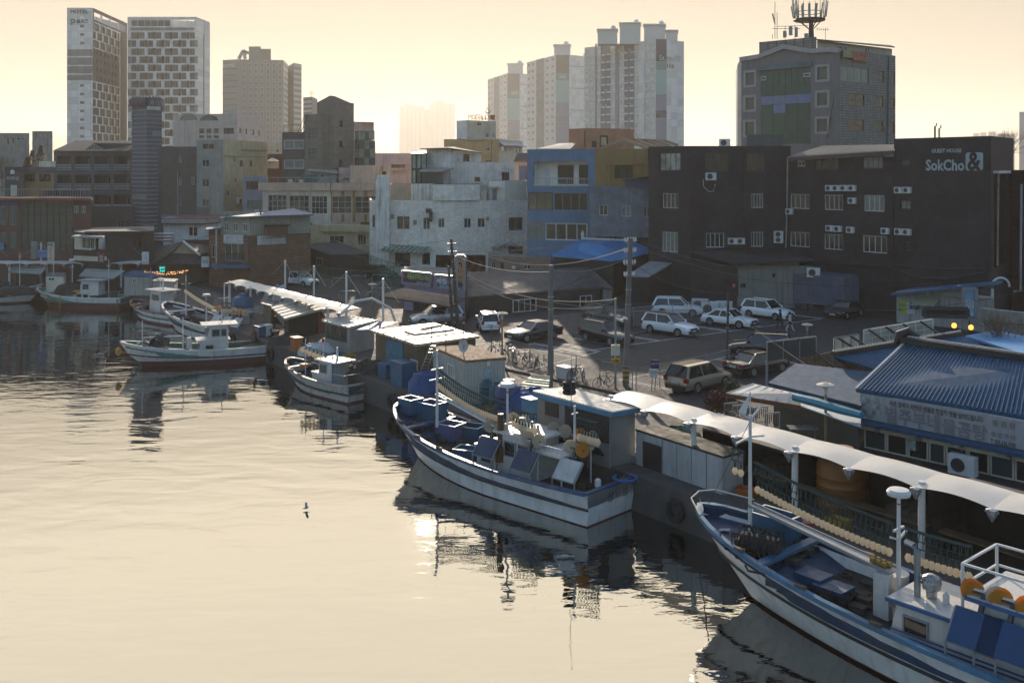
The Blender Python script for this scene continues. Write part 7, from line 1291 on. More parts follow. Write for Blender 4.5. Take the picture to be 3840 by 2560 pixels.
  for k in range(n):
   o = inst('lamp_bulb', BM[0], g, cv((k + .5) / n, 0)); o.scale = (sc,) * 3; inst('socket', BM[1], o, (0, 0, 0)) if 0 else None
  sk = MB()
  for k in range(n): p = cv((k + .5) / n, 0); sk.lathe(p, [(.045 * sc, .05), (.045 * sc, .17), (.02, .26)], 6)
  sk.build('sockets', BCAP, g)['kind'] = 'stuff'; return g
 def jigger(s, p, ang, tray=None, drums='wy', wd=1.25, hg=.95, tilt=2.25):
  p = Vector(p); e = Vector((math.cos(ang), math.sin(ang), 0)); n = Vector((-e.y, e.x, 0)); up = (Vector((0, 0, 1)) * math.sin(tilt) + n * -math.cos(tilt)); fr = MB()
  for k in (0, 1):
   fr.bar(p + e * (wd * (k - .5)), p + e * (wd * (k - .5)) + Vector((0, 0, -.55)), .05); fr.bar(p + e * (wd * (k - .5)), p + e * (wd * (k - .5)) + up * hg, .05)
  fr.bar(p - e * wd / 2, p + e * wd / 2, .05); fr.bar(p - e * wd / 2 + up * hg, p + e * wd / 2 + up * hg, .05); g = fr.build('jigging_machine', FRAMEG, s.o)
  t = MB(); nn = e.cross(up); a = p - e * (wd / 2 - .04); t.hexa([a, a + e * (wd - .08), a + e * (wd - .08) + nn * .06, a + nn * .06], [a + up * hg, a + e * (wd - .08) + up * hg, a + e * (wd - .08) + up * hg + nn * .06, a + up * hg + nn * .06]); t.build('tray', tray or DKB, g)
  for k in range(4): x = a + e * (wd - .08) * (k + .5) / 4; MB().bar(x - nn * .02, x + up * hg - nn * .02, .035).build('tray_rib', tray or DKB, g)
  for k, ch in enumerate(drums): inst('line_drum', DRM[ch], g, p + up * (hg + .05) + n * .25 + e * (.36 * (k - .5) * (1.9 if len(drums) > 1 else 0)) + Vector((0, 0, .42)), ang + .5)
  ax = MB(); c = p + up * hg + n * .25 + Vector((0, 0, .45)); ax.bar(c - e * .45, c + e * .45, .05); ax.bar(p + up * hg, c, .12); ax.build('drum_axle', FRAMED, g); return g
 def tub(s, x, y, z, sx, sy, h, lab, mat=None, rz=0.):
  t_ = (x + s.L / 2) / s.L; y = max(-s.bg(t_) + .75, min(s.bg(t_) - .75, y)); z = s.zd(t_) + .03 if z < 1.2 else z; p = s.w(x, y, z); o = thing('fish_tub', lab, 'tub', p, s.a + rz, 'fish tubs', local=True); m = MB(); k = .9
  out0 = [(-sx / 2 * k, -sy / 2 * k), (sx / 2 * k, -sy / 2 * k), (sx / 2 * k, sy / 2 * k), (-sx / 2 * k, sy / 2 * k)]; q_ = lambda c, d: [(a * c - math.copysign(d, a), b * c - math.copysign(d, b)) for a, b in out0]
  R0, R1, R2, R3 = [(*p_, 0) for p_ in out0], [(*p_, h) for p_ in q_(1.08, 0)], [(*p_, h) for p_ in q_(1.08, .09)], [(*p_, .12) for p_ in q_(1., .1)]
  m.grid([R0, R1], True); m.grid([R2, R3], True); m.add(R3, [(0, 1, 2, 3)]); m.add(R0, [(3, 2, 1, 0)]); m.build('tub_body', mat or CRATEB, o); MB().grid([[(a, b, c + .012) for a, b, c in R1], [(a, b, c + .012) for a, b, c in R2]], True).build('tub_rim', M('pale_rim', (.5, .5, .47), .5, var=.1), o); return o
 def winch(s, p, ang, r=.55, l=1.2, n=8):
  e = Vector((math.cos(ang), math.sin(ang), 0)); p = Vector(p); m = MB().tube([p - e * l / 2, p + e * l / 2], r * .62, 12); g = m.build('line_hauler', NET, s.o)
  for k in range(n):
   c = p + e * l * (k / (n - 1) - .5); rows = [[c + (Vector((0, 0, 1)) * math.cos(b) + Vector((-e.y, e.x, 0)) * math.sin(b)) * rr + e * dx for rr, dx in ((r, -.02), (r + .05, 0), (r, .02), (r - .06, 0))] for b in [i * math.pi / 8 for i in range(17)]]; MB().grid(rows, True).build('drum_hoop', FRAMED, g)
  return g
 def text(s, body, x, y, z, e, wd, hg, mat=None): return lettering(body, mat or SGND, s.o, (x, y, z), e, wd, hg, .01, ext=.01)
 def clutter(s, n, x0, x1, w_, z, seed=1):
  rr = random.Random(seed); m = MB()
  for k in range(n):
   x, y = rr.uniform(x0, x1), rr.uniform(-w_ / 2, w_ / 2); t = rr.random(); z = s.zd(min(.99, max(0, (x + s.L / 2) / s.L))) + .05
   if t < .4: m.torus((x, y, z + .06), rr.uniform(.15, .35), .05, 'z', 12, 5)
   elif t < .75: m.box(x - .25, x + .25, y - .18, y + .18, z, z + rr.uniform(.12, .3))
   else: m.tube([(x, y, z + .05), (x + .6, y + .3, z + .1), (x + 1., y - .1, z + .05)], .04, 5)
  o = m.build('deck_gear', NET, s.o); o['kind'] = 'stuff'
 def fenders(s, t, n, sd=1):
  m = MB(); x = s.xt(t); y = sd * (s.bg(t) + .08)
  for k in range(n): m.lathe((x, y, s.zg(t) - .15 - k * .22), [(.03, -.1), (.1, -.06), (.1, .06), (.03, .1)], 8)
  m.build('float_fender', ROPE, s.o)
def big_boat():   # the squid boat in the middle
 b = Boat('white squid boat with blue tubs and long bulb string, moored in the middle', (-6., 52.8), (4.4, 42.7), 4.3, 2.6, 1.35, 1.45, red=.05); L = b.L
 b.text('삼', -L / 2 - .06, .35, 1.02, (0, -1), .42, .42); b.text('속초', -L / 2 - .06, -.15, 1.0, (0, -1), .3, .22); b.text('성', -L / 2 - .06, -.62, 1.02, (0, -1), .36, .42)
 MB().grid([[(b.xt(t), -b.bg(t) + .2, b.zd(t) + .05), (b.xt(t), b.bg(t) - .2, b.zd(t) + .05)] for t in (.02, .2, .4, .6, .78)]).build('deck_boards', M('deck_wood', (.035, .028, .024), .8, var=.4, scale=2), b.o)
 wh = b.cabin(-3.2, -1.1, 2., .75, 2.75, .25, None, ((.08, .42), (.5, .9)), .3); b.cabin(-1.05, .3, 2., .75, 1.85, .12, None, ((.2, .8),), .1, (.4, .85), 'cabin_trunk'); MB().box(-5.2, -3.6, -1.1, 1.1, 2.3, 2.38).build('aft_awning', BWH, b.o)
 railing('roof_rail', [(-5.2, -1.1, 2.38), (-5.2, 1.1, 2.38), (-3.4, 1.1, 2.38)], .35, b.o, WPNT, .5, .02); railing('roof_rail', [(-5.2, -1.1, 2.38), (-3.4, -1.1, 2.38)], .35, b.o, WPNT, .5, .02)
 for x in (-5.1, -3.7):
  for y in (-1., 1.): MB().cyl((x, y, .8), (x, y, 2.3), .04).build('awning_post', WPNT, b.o)
 bm = b.pY(1639, 1490, 50.4); b.mast((bm.x, bm.y, 1.9), 3.9, .08, ((.62, .5, 0), (.75, .4, 0)), stays=[(L / 2 - .3, 0, 2.6), (.5, 1.8, 1.4)])
 mm = b.pY(1903, 1640, 46.4); b.mast((mm.x, mm.y, 1.4), 3.4, .07, ((.5, .35, 0),), radar=True, mat=WPNT); MB().tube([(mm.x + .1, mm.y + .35, 1.4), (mm.x + .1, mm.y + .35, 2.1), (mm.x + .1, mm.y + .35, 2.12), (mm.x + .1, mm.y + .35, 3.6)], [.26, .26, .17, .15], 10).build('funnel', M('rusty_funnel', (.1, .06, .035), .5, .4, var=.3, rust=.4), b.o, True)
 am = b.pY(2155, 1665, 43.6); b.mast((am.x, am.y, 2.3), 2.3, .07, ((.85, .2, 0),)); b.mast((am.x + .2, am.y, 4.4), 2.4, .015, mat=FRAMED)
 b.bulbs(b.pY(1643, 1437, 50.4), b.pY(1886, 1568, 46.6), 32, sc=.8); b.bulbs(b.pY(1920, 1578, 46.2), b.pY(2012, 1610, 44.8), 8, .7, .1, sc=.85); b.bulbs(b.pY(2168, 1628, 43.5), b.pY(2246, 1650, 42.6), 7, .75, .02)
 bo = MB(); p0, p1 = b.pY(1645, 1475, 50.3), b.pY(1884, 1606, 46.4)
 for d in (0, .22): bo.bar(p0 + Vector((0, d, 0)), p1 + Vector((0, d, 0)), .07)
 for k in range(14): bo.bar(p0.lerp(p1, k / 13), p0.lerp(p1, k / 13) + Vector((0, .22, 0)), .05)
 bo.build('boom', WPNT, b.o)
 for (u, v, z), tr, d in (((1807, 1712, 1.7), DKB, 'ww'), ((1949, 1765, 1.65), DKB, 'ww'), ((2112, 1802, 1.65), M('pale_tray', (.46, .46, .43), .5, streak=.3), 'wy')): p = b.px(u, v, z); b.jigger((p.x, min(p.y, b.B / 2 - .2), z), math.pi, tr, d)
 for t in (.16, .27, .45): x = b.xt(t); b.jigger((x, -1.75, 1.7), 0, DKB, 'wy' if t < .2 else 'ww')
 D = b.zd(.6)
 for i, (u, v, s_, h) in enumerate(((1619, 1600, 1.1, .8), (1753, 1592, 1.3, .9), (1690, 1655, 1.3, .8), (1845, 1632, 1.3, .75), (1752, 1705, 1.2, .5))):
  p = b.px(u, v, 1.1); b.tub(p.x, p.y, .8 if p.x < 3 else 1.0, s_, s_ * .85, h, ['small blue tub nearest the bow of the middle squid boat', 'large blue tub amid the middle squid boat deck', 'lilac-tinted tub by the port rail of the middle squid boat', 'blue tub beside the funnel of the middle squid boat', 'low blue tub below the first jigging tray'][i], [CRATEB, CRATEB, M('violet_plastic', (.09, .1, .22), .5), CRATEB, CRATEB][i], rz=.1 * i)
 for u, v in ((1705, 1605), (1755, 1640)): p = b.px(u, v, 1.1); MB().box(p.x - .35, p.x + .35, p.y - .3, p.y + .3, .85, 1.15).build('deck_hatch', M('grey_lid', (.25, .27, .3), .5), b.o)
 fl = b.px(1663, 1560, 1.4); MB().lathe((fl.x, fl.y, 1.1), [(.1, 0), (.26, .1), (.26, .32), (.1, .42)], 12).build('orange_float', M('orange_float', (.5, .12, .02), .5), b.o, True)
 b.clutter(26, .5, 5.5, 2.6, D + .03, 2); b.clutter(14, -7, -5.3, 3., b.zd(.1) + .04, 3); h = b.px(2365, 1805, 1.5); MB().torus((h.x + .3, h.y, 1.6), .5, .06, 'z', 20, 6, .8).build('blue_hose', M('blue_hose', (.02, .1, .3), .4), b.o, True); e = b.px(2242, 1808, 1.6); MB().lathe((e.x, e.y, 1.4), [(.08, 0), (.14, .04), (.14, .3), (.08, .36)], 10).build('white_can', WPNT, b.o, True)
 x = MB(); 
 for k in range(5): x.box(-2.6 + k * .35, -2.5 + k * .35, -.3, -.2, 2.85, 3.1 + .1 * (k % 2))
 x.lathe((-2.1, .3, 2.85), [(.16, 0), (.16, .6), (.1, .62)], 10); x.build('roof_fittings', WPNT, b.o); MB().box(.0, .5, .2, .6, 1.97, 2.15).build('orange_basket', M('orange_basket', (.5, .2, .05), .6), b.o)
big_boat()
def near_boat():   # foreground boat
 h = Vector((-.655, .756)); bow = Vector((6.8, 36.4)); b = Boat('large blue and white squid boat filling the right foreground', bow, bow - h * 21.5, 4.5, 2.75, 1.5, 1.6, red=.1, deck=DKB, gun=M('gunwale_blue_worn', (.05, .15, .25), .45, var=.3, dirt=(.4, (.1, .14, .17))), rail=RUB); L = b.L
 dk = MB().grid([[(b.xt(t), -b.bg(t) + .2, b.zd(t) + .05), (b.xt(t), b.bg(t) - .2, b.zd(t) + .05)] for t in (.1, .3, .45, .6, .7, .79)]); dk.build('deck_boards', DKD, b.o)
 bm = b.pY(2813, 1935, 34.7); b.mast((bm.x, bm.y, 2.2), 4.2, .075, ((.96, .6, .35), (.82, .8, -.1)), stays=[(L / 2 - .4, 0, 2.7)])
 pm = b.pY(2813, 1800, 34.4)
 fl = MB(); t_ = Vector((bm.x, bm.y, 6.4)); fl.bar(t_, t_ + Vector((0, 0, .8)), .03); fl.add([t_ + Vector((0, 0, .75)), t_ + Vector((.1, .1, .0)), t_ + Vector((.35, .2, .1))], [(0, 1, 2)]); fl.build('pennant', WPNT, b.o)
 mm = b.pY(3370, 2190, 30.5); b.mast((mm.x, mm.y, 1.6), zat(1858, 30.5) - 1.6, .08, ((.6, .5, .2), (.7, .3, 0)), radar=True)
 b.bulbs(b.pY(2833, 1822, 34.4), b.pY(3345, 2062, 30.7), 28, .85, .12, sc=.74); b.bulbs(b.pY(3396, 2076, 30.3), b.pY(3645, 2152, 28.5), 11, .8, .02, sc=.74); b.bulbs(b.pY(2745, 1752, 34.9), b.pY(2790, 1768, 34.5), 2, .7, 0., sc=.74)
 # long white plank on a white post
 p0, p1 = b.pY(2816, 1890, 34.3), b.pY(3352, 2140, 30.7); pl = MB(); d = (p1 - p0); d.z = 0; nn = Vector((-d.y, d.x, 0)).normalized() * .3; a_ = p0.lerp(p1, .12)
 pl.hexa([p0 - Vector((0, 0, .06)), p1 - nn - Vector((0, 0, .06)), p1 + nn - Vector((0, 0, .06)), a_ + nn - Vector((0, 0, .06))], [p0, p1 - nn, p1 + nn, a_ + nn]); pl.build('long_plank', M('worn_white_plank', (.42, .41, .37), .7, var=.2, streak=.3), b.o)
 for k in (-1, 1): MB().bar(p0 + nn * k * .5, p1 + nn * k, .06, .1).build('plank_rail', FRAMEG, b.o)
 q_ = b.pY(3312, 2143, 30.6); MB().box(q_.x - .25, q_.x + .25, q_.y - .15, q_.y + .15, .9, q_.z - .05).build('plank_post', BWH, b.o); fz = MB()
 for k in range(7): p = p0.lerp(p1, .86 + .017 * k) + nn * (.3 * (-1) ** k) + Vector((0, 0, .09)); fz.lathe(p, [(.03, -.1), (.1, -.07), (.1, .07), (.03, .1)], 8, 'x')
 fz.build('float_string', ROPE, b.o)
 w_ = b.px(2757, 2030, 2.35); b.winch((w_.x - .7, min(w_.y, .7), 2.35), .25, .5, 1.3, 8)
 for lab, u, v, z, s_, h_ in (('blue tub heaped with red net under the white plank of the near boat', 3010, 2080, 1., 1.6, .9),): p = b.px(u, v, z); b.tub(p.x, p.y, .98, s_, 1.1, h_, lab); MB().lathe((p.x, p.y, 2.), [(.5, 0), (.35, .25), (.05, .32)], 9).build('net_heap', M('red_net', (.16, .03, .04), .9, var=.5, bump=.6), b.o)
 for u, v, s_ in ((2884, 2105, .8), (3051, 2190, 1.0), (3125, 2225, 1.05)): p = b.px(u, v, 1.4); zz = b.zd((p.x + L / 2) / L); MB().box(p.x - s_ / 2, p.x + s_ / 2, p.y - s_ * .4, p.y + s_ * .4, zz, zz + .36).build('hatch_cover', M('hatch_blue', (.012, .06, .13), .5, var=.15), b.o)
 for i, (u, v) in enumerate(((3085, 2265), (3145, 2282))): p = b.px(u, v, 1.1); o = thing('wire_basket', ['empty dark basket nearer the rail on the near boat deck', 'empty dark basket beside the hatch covers on the near boat'][i], 'basket', b.w(p.x, p.y, .99), b.a, local=True); o.location.z = b.zd((p.x + L / 2) / L) + .05; m = MB(); m.grid([[(-.3, -.22, 0), (.3, -.22, 0), (.3, .22, 0), (-.3, .22, 0)], [(-.38, -.3, .3), (.38, -.3, .3), (.38, .3, .3), (-.38, .3, .3)]], True); m.add([(-.3, -.22, .01), (.3, -.22, .01), (.3, .22, .01), (-.3, .22, .01)], [(0, 1, 2, 3)]); m.build('basket_body', NET, o)
 # cabin block and wheelhouse
 c0 = b.px(3372, 2243, 2.2); xc = c0.x; TB = M('cabin_trim_blue', (.03, .1, .25), .45, var=.15); b.cabin(xc - 2.6, xc + .2, 2.3, .95, 2.15, .12, TB, ((.62, .92),), .25, (.35, .8), 'cabin_trunk'); b.cabin(xc - 5.2, xc - 2.3, 2.4, .95, 3., .25, TB, ((.1, .4), (.5, .88)), .35, (.55, .85)); b.cabin(xc - 9., xc - 5.25, 2.2, .95, 2.6, .2, TB, ((.3, .6),), 0, (.5, .85), 'aft_cabin')
 for sd in (1, -1):
  for z in (1.25, 1.38): MB().box(xc - 5.1, xc + .1, sd * 1.21 - .01, sd * 1.21 + .01, z, z + .05).build('cabin_stripe', TB, b.o)
 v = b.px(3492, 2235, 2.3); tv = MB().lathe((v.x, v.y, 2.3), [(.16, 0), (.17, .18), (.26, .26), (.3, .42), (.24, .58), (.1, .66), (.02, .67)], 18); tv.build('roof_ventilator', METG, b.o, True); fn = MB()
 for k in range(18): a_ = k * math.pi / 9; fn.bar((v.x + .25 * math.cos(a_), v.y + .25 * math.sin(a_), 2.54), (v.x + .27 * math.cos(a_ + .3), v.y + .27 * math.sin(a_ + .3), 2.86), .03)
 fn.build('ventilator_blades', STEEL, b.o); f = b.px(3357, 2300, 1.); MB().tube([(f.x, f.y, .95), (f.x, f.y, 1.75), (f.x, f.y, 1.78), (f.x, f.y, 2.3)], [.26, .26, .42, .42], 14).build('funnel', BWH, b.o, True); pv = b.pY(3440, 2060, 29.6); MB().tube([(pv.x, pv.y, 2), (pv.x, pv.y, 3.6), (pv.x + .1, pv.y, 3.75), (pv.x + .4, pv.y - .1, 3.75)], .1, 8).build('exhaust_pipe', STEEL, b.o, True)
 for u, v_, d in ((3555, 2475, 'yw'), (3655, 2525, 'yy')):
  p = b.px(u, v_, 1.9); b.jigger((p.x - .2, b.B / 2 - .25, 2.), math.pi, M('jigger_blue', (.005, .045, .13), .5, var=.12), d, 1.35, 1.)
 gr = MB()
 for x in (xc - 2., xc - 5.): 
  for y in (-1.1, 1.1): gr.cyl((x, y, 2.2), (x, y, 3.9), .045)
 for z in (3.3, 3.9):
  for y in (-1.1, 1.1): gr.bar((xc - 2, y, z), (xc - 5, y, z), .06)
  gr.bar((xc - 2, -1.1, z), (xc - 2, 1.1, z), .06)
 gr.build('roof_gantry', WPNT, b.o); b.clutter(34, xc + .3, xc + 6, 3.4, .99, 7); b.clutter(8, xc - 2, xc + 1.5, 3.6, .99, 8); b.clutter(8, 6.5, 9, 1.6, b.zd(.9) + .02, 9); jc = b.px(3548, 2270, 2.2); MB().lathe((jc.x, jc.y, 2.28), [(.1, 0), (.1, .22), (.05, .28), (.03, .33)], 8).build('white_can', WPNT, b.o, True); MB().tube([(L / 2 - 1.4, -1.5, 2.9), (L / 2 - .25, -.7, 3.15), (L / 2 - .05, 0, 3.2), (L / 2 - .25, .7, 3.15), (L / 2 - 1.2, 1.4, 2.95)], .035, 6).build('bow_rail', STEEL, b.o, True)
 MB().tube([b.px(2700, 2010, 2.3), b.px(2700, 1985, 2.9), b.px(2735, 1985, 2.9), b.px(2745, 2040, 2.3)], .04, 6).build('line_guide', STEEL, b.o, True)
near_boat()
def small_boats():
 # front white boat with red bottom, left of centre
 b = Boat('long white boat with dark red bottom and green deck, closest of the left group', (-29.4, 74.6), (-17.9, 79.2), 3.2, 2., 1.15, 1.35, deck=DKG, gun=GWW, red=.42); b.cabin(-1.6, .7, 1.7, .65, 1.75, .1, None, ((.55, .85),), .3, (.35, .75), 'cabin_trunk'); b.cabin(-1.6, .1, 1.6, 1.6, 2.9, .45, None, ((.1, .4), (.45, .92)), .35, (.35, .8)); b.winch((3.4, .2, 1.75), 1.3, .55, 1.7, 9); b.mast((1.7, .3, 1.), 2.6, .05, ((.6, .5, 0),)); b.mast((4.6, 0, 1.2), 2.3, .04); MB().bar((1.7, .3, 2.2), (4.6, 0, 2.2), .05).build('boom', WPNT, b.o); b.mast((-1.2, 0, 3.), .8, .05, ((.9, .3, .1),)); MB().hexa([(1.0, -.25, .7), (1.45, -.25, .7), (1.45, .25, .7), (1., .25, .7)], [(1.08, -.18, 2.), (1.38, -.18, 2.), (1.38, .18, 2.), (1.08, .18, 2.)]).build('funnel', BWH, b.o); MB().lathe((L_(b) + .1, .5, 1.35), [(.05, -.3), (.22, -.1), (.22, .15), (.08, .3)], 12).build('yellow_buoy', M('amber_buoy', (.45, .22, .02), .5), b.o, True); MB().lathe((4.9, .3, 1.35), [(.14, 0), (.14, .5)], 10).build('blue_post', CRATEB, b.o); MB().lathe((-3.6, 0, .75), [(1.3, 0), (1.1, .22), (.4, .4), (.1, .45)], 12).build('net_heap', M('olive_net', (.07, .065, .03), .9, var=.5, bump=.6), b.o); b.text('강 대', 4.2, 1.05, 1.2, (-1, .25), .6, .2); b.clutter(8, -5, -2.5, 2, .7, 11)
 # squid boat behind it
 c = Boat('white squid boat with bulb string and jigging trays behind the red-bottomed boat', (-32.4, 93.2), (-21., 83.8), 3.9, 2.5, 1.3, 1.4, deck=DKB, gun=GWW, red=.08); c.cabin(-4.3, -1.6, 1.9, .75, 2.5, .2, None, ((.1, .45), (.5, .9)), .3); railing('roof_rail', [(-5.5, -1, 2.6), (-5.5, 1, 2.6), (-2, 1, 2.6)], .35, c.o, WPNT, .5, .02); m1 = c.pY(728 / 2.45 + 400, 430 / 2.45 + 980, 90.5); c.mast((m1.x, m1.y, 1.6), 3.6, .07, ((.8, .5, 0),)); c.bulbs(c.pY(693, 1085, 90.3), c.pY(800, 1150, 86.), 20, .7, .1); c.bulbs(c.pY(830, 1160, 85.5), c.pY(868, 1162, 84.6), 8, .6, 0); m2 = c.pY(841, 1180, 85.5); c.mast((m2.x, m2.y, 2.), 3., .06, ((.6, .6, .1),)); m3 = c.pY(774, 1180, 87); c.mast((m3.x, m3.y, 1.5), 2.3, .07, radar=True)
 for u, v, d in ((706, 1225, 'yw'), (742, 1232, 'ww'), (775, 1240, 'yw')): p = c.px(u, v, 1.7); c.jigger((p.x, min(p.y, 1.75), 1.65), math.pi, M('pale_tray', (.46, .46, .43)), d, 1.1, .9)
 p = c.px(925, 1240, 1.6); c.jigger((p.x, -1.2, 1.8), 0, DKB, 'yy'); c.clutter(14, 0, 5, 2.4, .75, 12); c.fenders(.96, 1)
 # small boat with red gunwale
 d = Boat('small white boat with brick red gunwale and tall white wheelhouse', (-38.2, 100.4), (-31.2, 94.8), 2.7, 1.75, 1.1, 1.2, deck=DKB, gun=M('gunwale_red', (.2, .07, .055), .5, var=.2), red=.2); d.cabin(-1.6, .4, 1.5, .6, 3.1, .5, None, ((.15, .85),), .25, (.62, .86)); d.winch((.9, .5, 1.3), 1.2, .35, .8, 6); d.mast((-.4, 0, 3.2), .8, .05, radar=True); d.mast((-1.2, .2, 3.2), .9, .08, mat=WPNT); d.fenders(.985, 3)
 # left pair
 e = Boat('white boat with turquoise bow deck and rust-streaked hull at far left', (-51.6, 108.2), (-41.2, 106.6), 3.3, 2., 1.2, 1.25, deck=M('deck_turquoise', (.03, .2, .17), .5, var=.25), gun=GWW, red=.55); e.cabin(-1.4, .7, 1.6, .6, 1.7, .1, None, ((.1, .4), (.5, .8)), .2, (.45, .85), 'cabin_trunk'); e.cabin(-2.4, -.2, 1.6, 1.4, 2.9, .35, TBL, ((.55, .92),), .2, (.4, .8)); e.mast((3.2, .2, 1.1), 4., .05, ((.85, .4, .25),)); e.mast((1., .2, 1.), 4., .05, ((.8, .4, .25),), radar=True); e.mast((-3., -.2, 1.), 4.2, .05, ((.8, .4, .25),)); e.fenders(.78, 5, 1); e.fenders(.64, 6, 1); e.fenders(.02, 4, 1); MB().box(-.3, .3, .6, .95, 1.7, 1.95).build('orange_box', M('orange_basket', (.5, .2, .05)), e.o); e.clutter(10, 1, 4, 2, .65, 13); railing('stern_rail', [(-5, -1.3, 1.2), (-5, 1.3, 1.2), (-3.2, 1.4, 1.2)], .7, e.o, FRAMEG, .8, .02)
 g = Boat('white boat pointing right cut off by the left picture edge', (-52.2, 110.9), (-66, 110.6), 3.4, 2.1, 1.2, 1.3, deck=DKD, gun=GWW, red=.2); g.winch((2.5, 0, 1.8), 1.4, .5, 1.4, 6); g.mast((4.2, .2, 1.4), 4.2, .05, ((.85, .4, .25),)); g.clutter(18, -1, 4.5, 2.2, .8, 14); g.text('XIX', 5.0, -1.05, 1.25, (1, .3), .5, .22)
 # small rusty boat at the shed
 r = Boat('small rust-streaked white boat with blue wheelhouse beside the board shed', (-15.6, 69.6), (-9.6, 63.9), 2.75, 1.75, 1.05, 1.15, deck=M('deck_teal_dark', (.02, .06, .075), .6, var=.3), gun=M('gunwale_worn', (.34, .3, .25), .6, var=.35, rust=.25), red=.12, hull=M('hull_rusty_white', (.45, .44, .4), .5, var=.12, streak=.45, rust=.35, scale=1.5, scol=(.14, .06, .025))); bt = M('cabin_blue_edge', (.05, .18, .3), .5, var=.2); r.cabin(-1.9, -.2, 1.35, .55, 2.25, .3, None, ((.45, .9),), .15, (.55, .9)); MB().box(-1.9, -1.82, -.72, .72, .5, 2.24).build('cabin_edge', bt, r.o); r.cabin(-.2, .6, 1.2, .55, 1.3, .05, None, (), .05, (.4, .8), 'engine_box'); r.mast((2., .1, .8), 2.5, .04, ((.8, .5, 0),)); r.mast((.1, .0, 1.2), 2.1, .035); MB().lathe((.1, 0, 3.3), [(.04, 0), (.1, .08), (.1, .2), (.03, .28)], 8).build('red_lamp', M('red_lens', (.4, .02, .03)), r.o); r.mast((-1.6, .1, 2.3), .9, .09)
 r.bulbs((2.4, .25, 2.7), (-.4, .0, 2.35), 7, .3, .05, False); r.bulbs((-.6, -.1, 2.35), (-3., -.5, 2.05), 6, .3, .02, False); r.winch((.9, -.3, 1.2), 1.2, .35, .7, 5); r.text('어', -r.L / 2 - .05, .55, .85, (0, -1), .28, .3); r.text('선', -r.L / 2 - .05, -.5, .85, (0, -1), .26, .3); MB().box(2.2, 2.7, -.3, .1, 1.3, 1.55).build('orange_box', M('orange_basket', (.5, .2, .05)), r.o); railing('stern_rail', [(-3.7, -1.1, 1.1), (-3.7, 1.15, 1.1), (-2.3, 1.2, 1.1)], .65, r.o, STEEL, 1.2, .02); r.clutter(8, .8, 2.6, 1.4, .55, 15)
TBL = M('cabin_trim_pale_blue', (.1, .2, .28), .5)
def L_(b): return b.L / 2
small_boats()
# ---------------------------------------------------------------- cars
TYR = M('tyre_rubber', (.012, .012, .013), .8, var=.2); RIM = M('alloy_rim', (.4, .4, .41), .3, .8, var=0, fine=0); CGL = M('car_glass', (.008, .012, .014), .04, var=0, fine=0, ior=1.6); HLT = M('headlight', (.5, .52, .55), .1, var=0, fine=0); TLT = M('tail_light', (.25, .01, .015), .2, var=0, fine=0); PLS = M('black_plastic', (.015, .015, .016), .6, var=0, fine=0); PLT = M('number_plate', (.5, .5, .48), .5, var=0, fine=0)
TYM = MB().lathe((0, 0, 0), [(.2, -.1), (.31, -.11), (.34, -.07), (.34, .07), (.31, .11), (.2, .1)], 18, 'y').mesh('tyre', TYR, smooth=True)
def rim_mesh():
 m = MB().torus((0, 0, 0), .2, .03, 'y', 16, 5)
 for k in range(5): a = k * 2 * math.pi / 5; m.bar((0, 0, 0), (.2 * math.cos(a), 0, .2 * math.sin(a)), .07, .05, (0, 1, 0))
 return m.lathe((0, 0, 0), [(.05, -.05), (.05, .05)], 8, 'y').mesh('rim', RIM)
RMM = rim_mesh()
KIND = dict(suv=(4.65, 1.88, 1.66, 1.02, (.21, -.475), (.06, -.4), 1.0), sedan=(4.75, 1.83, 1.43, .92, (.2, -.37), (.05, -.19), .94), hatch=(3.6, 1.6, 1.5, .95, (.27, -.485), (.12, -.42), .95))
CARM = {}
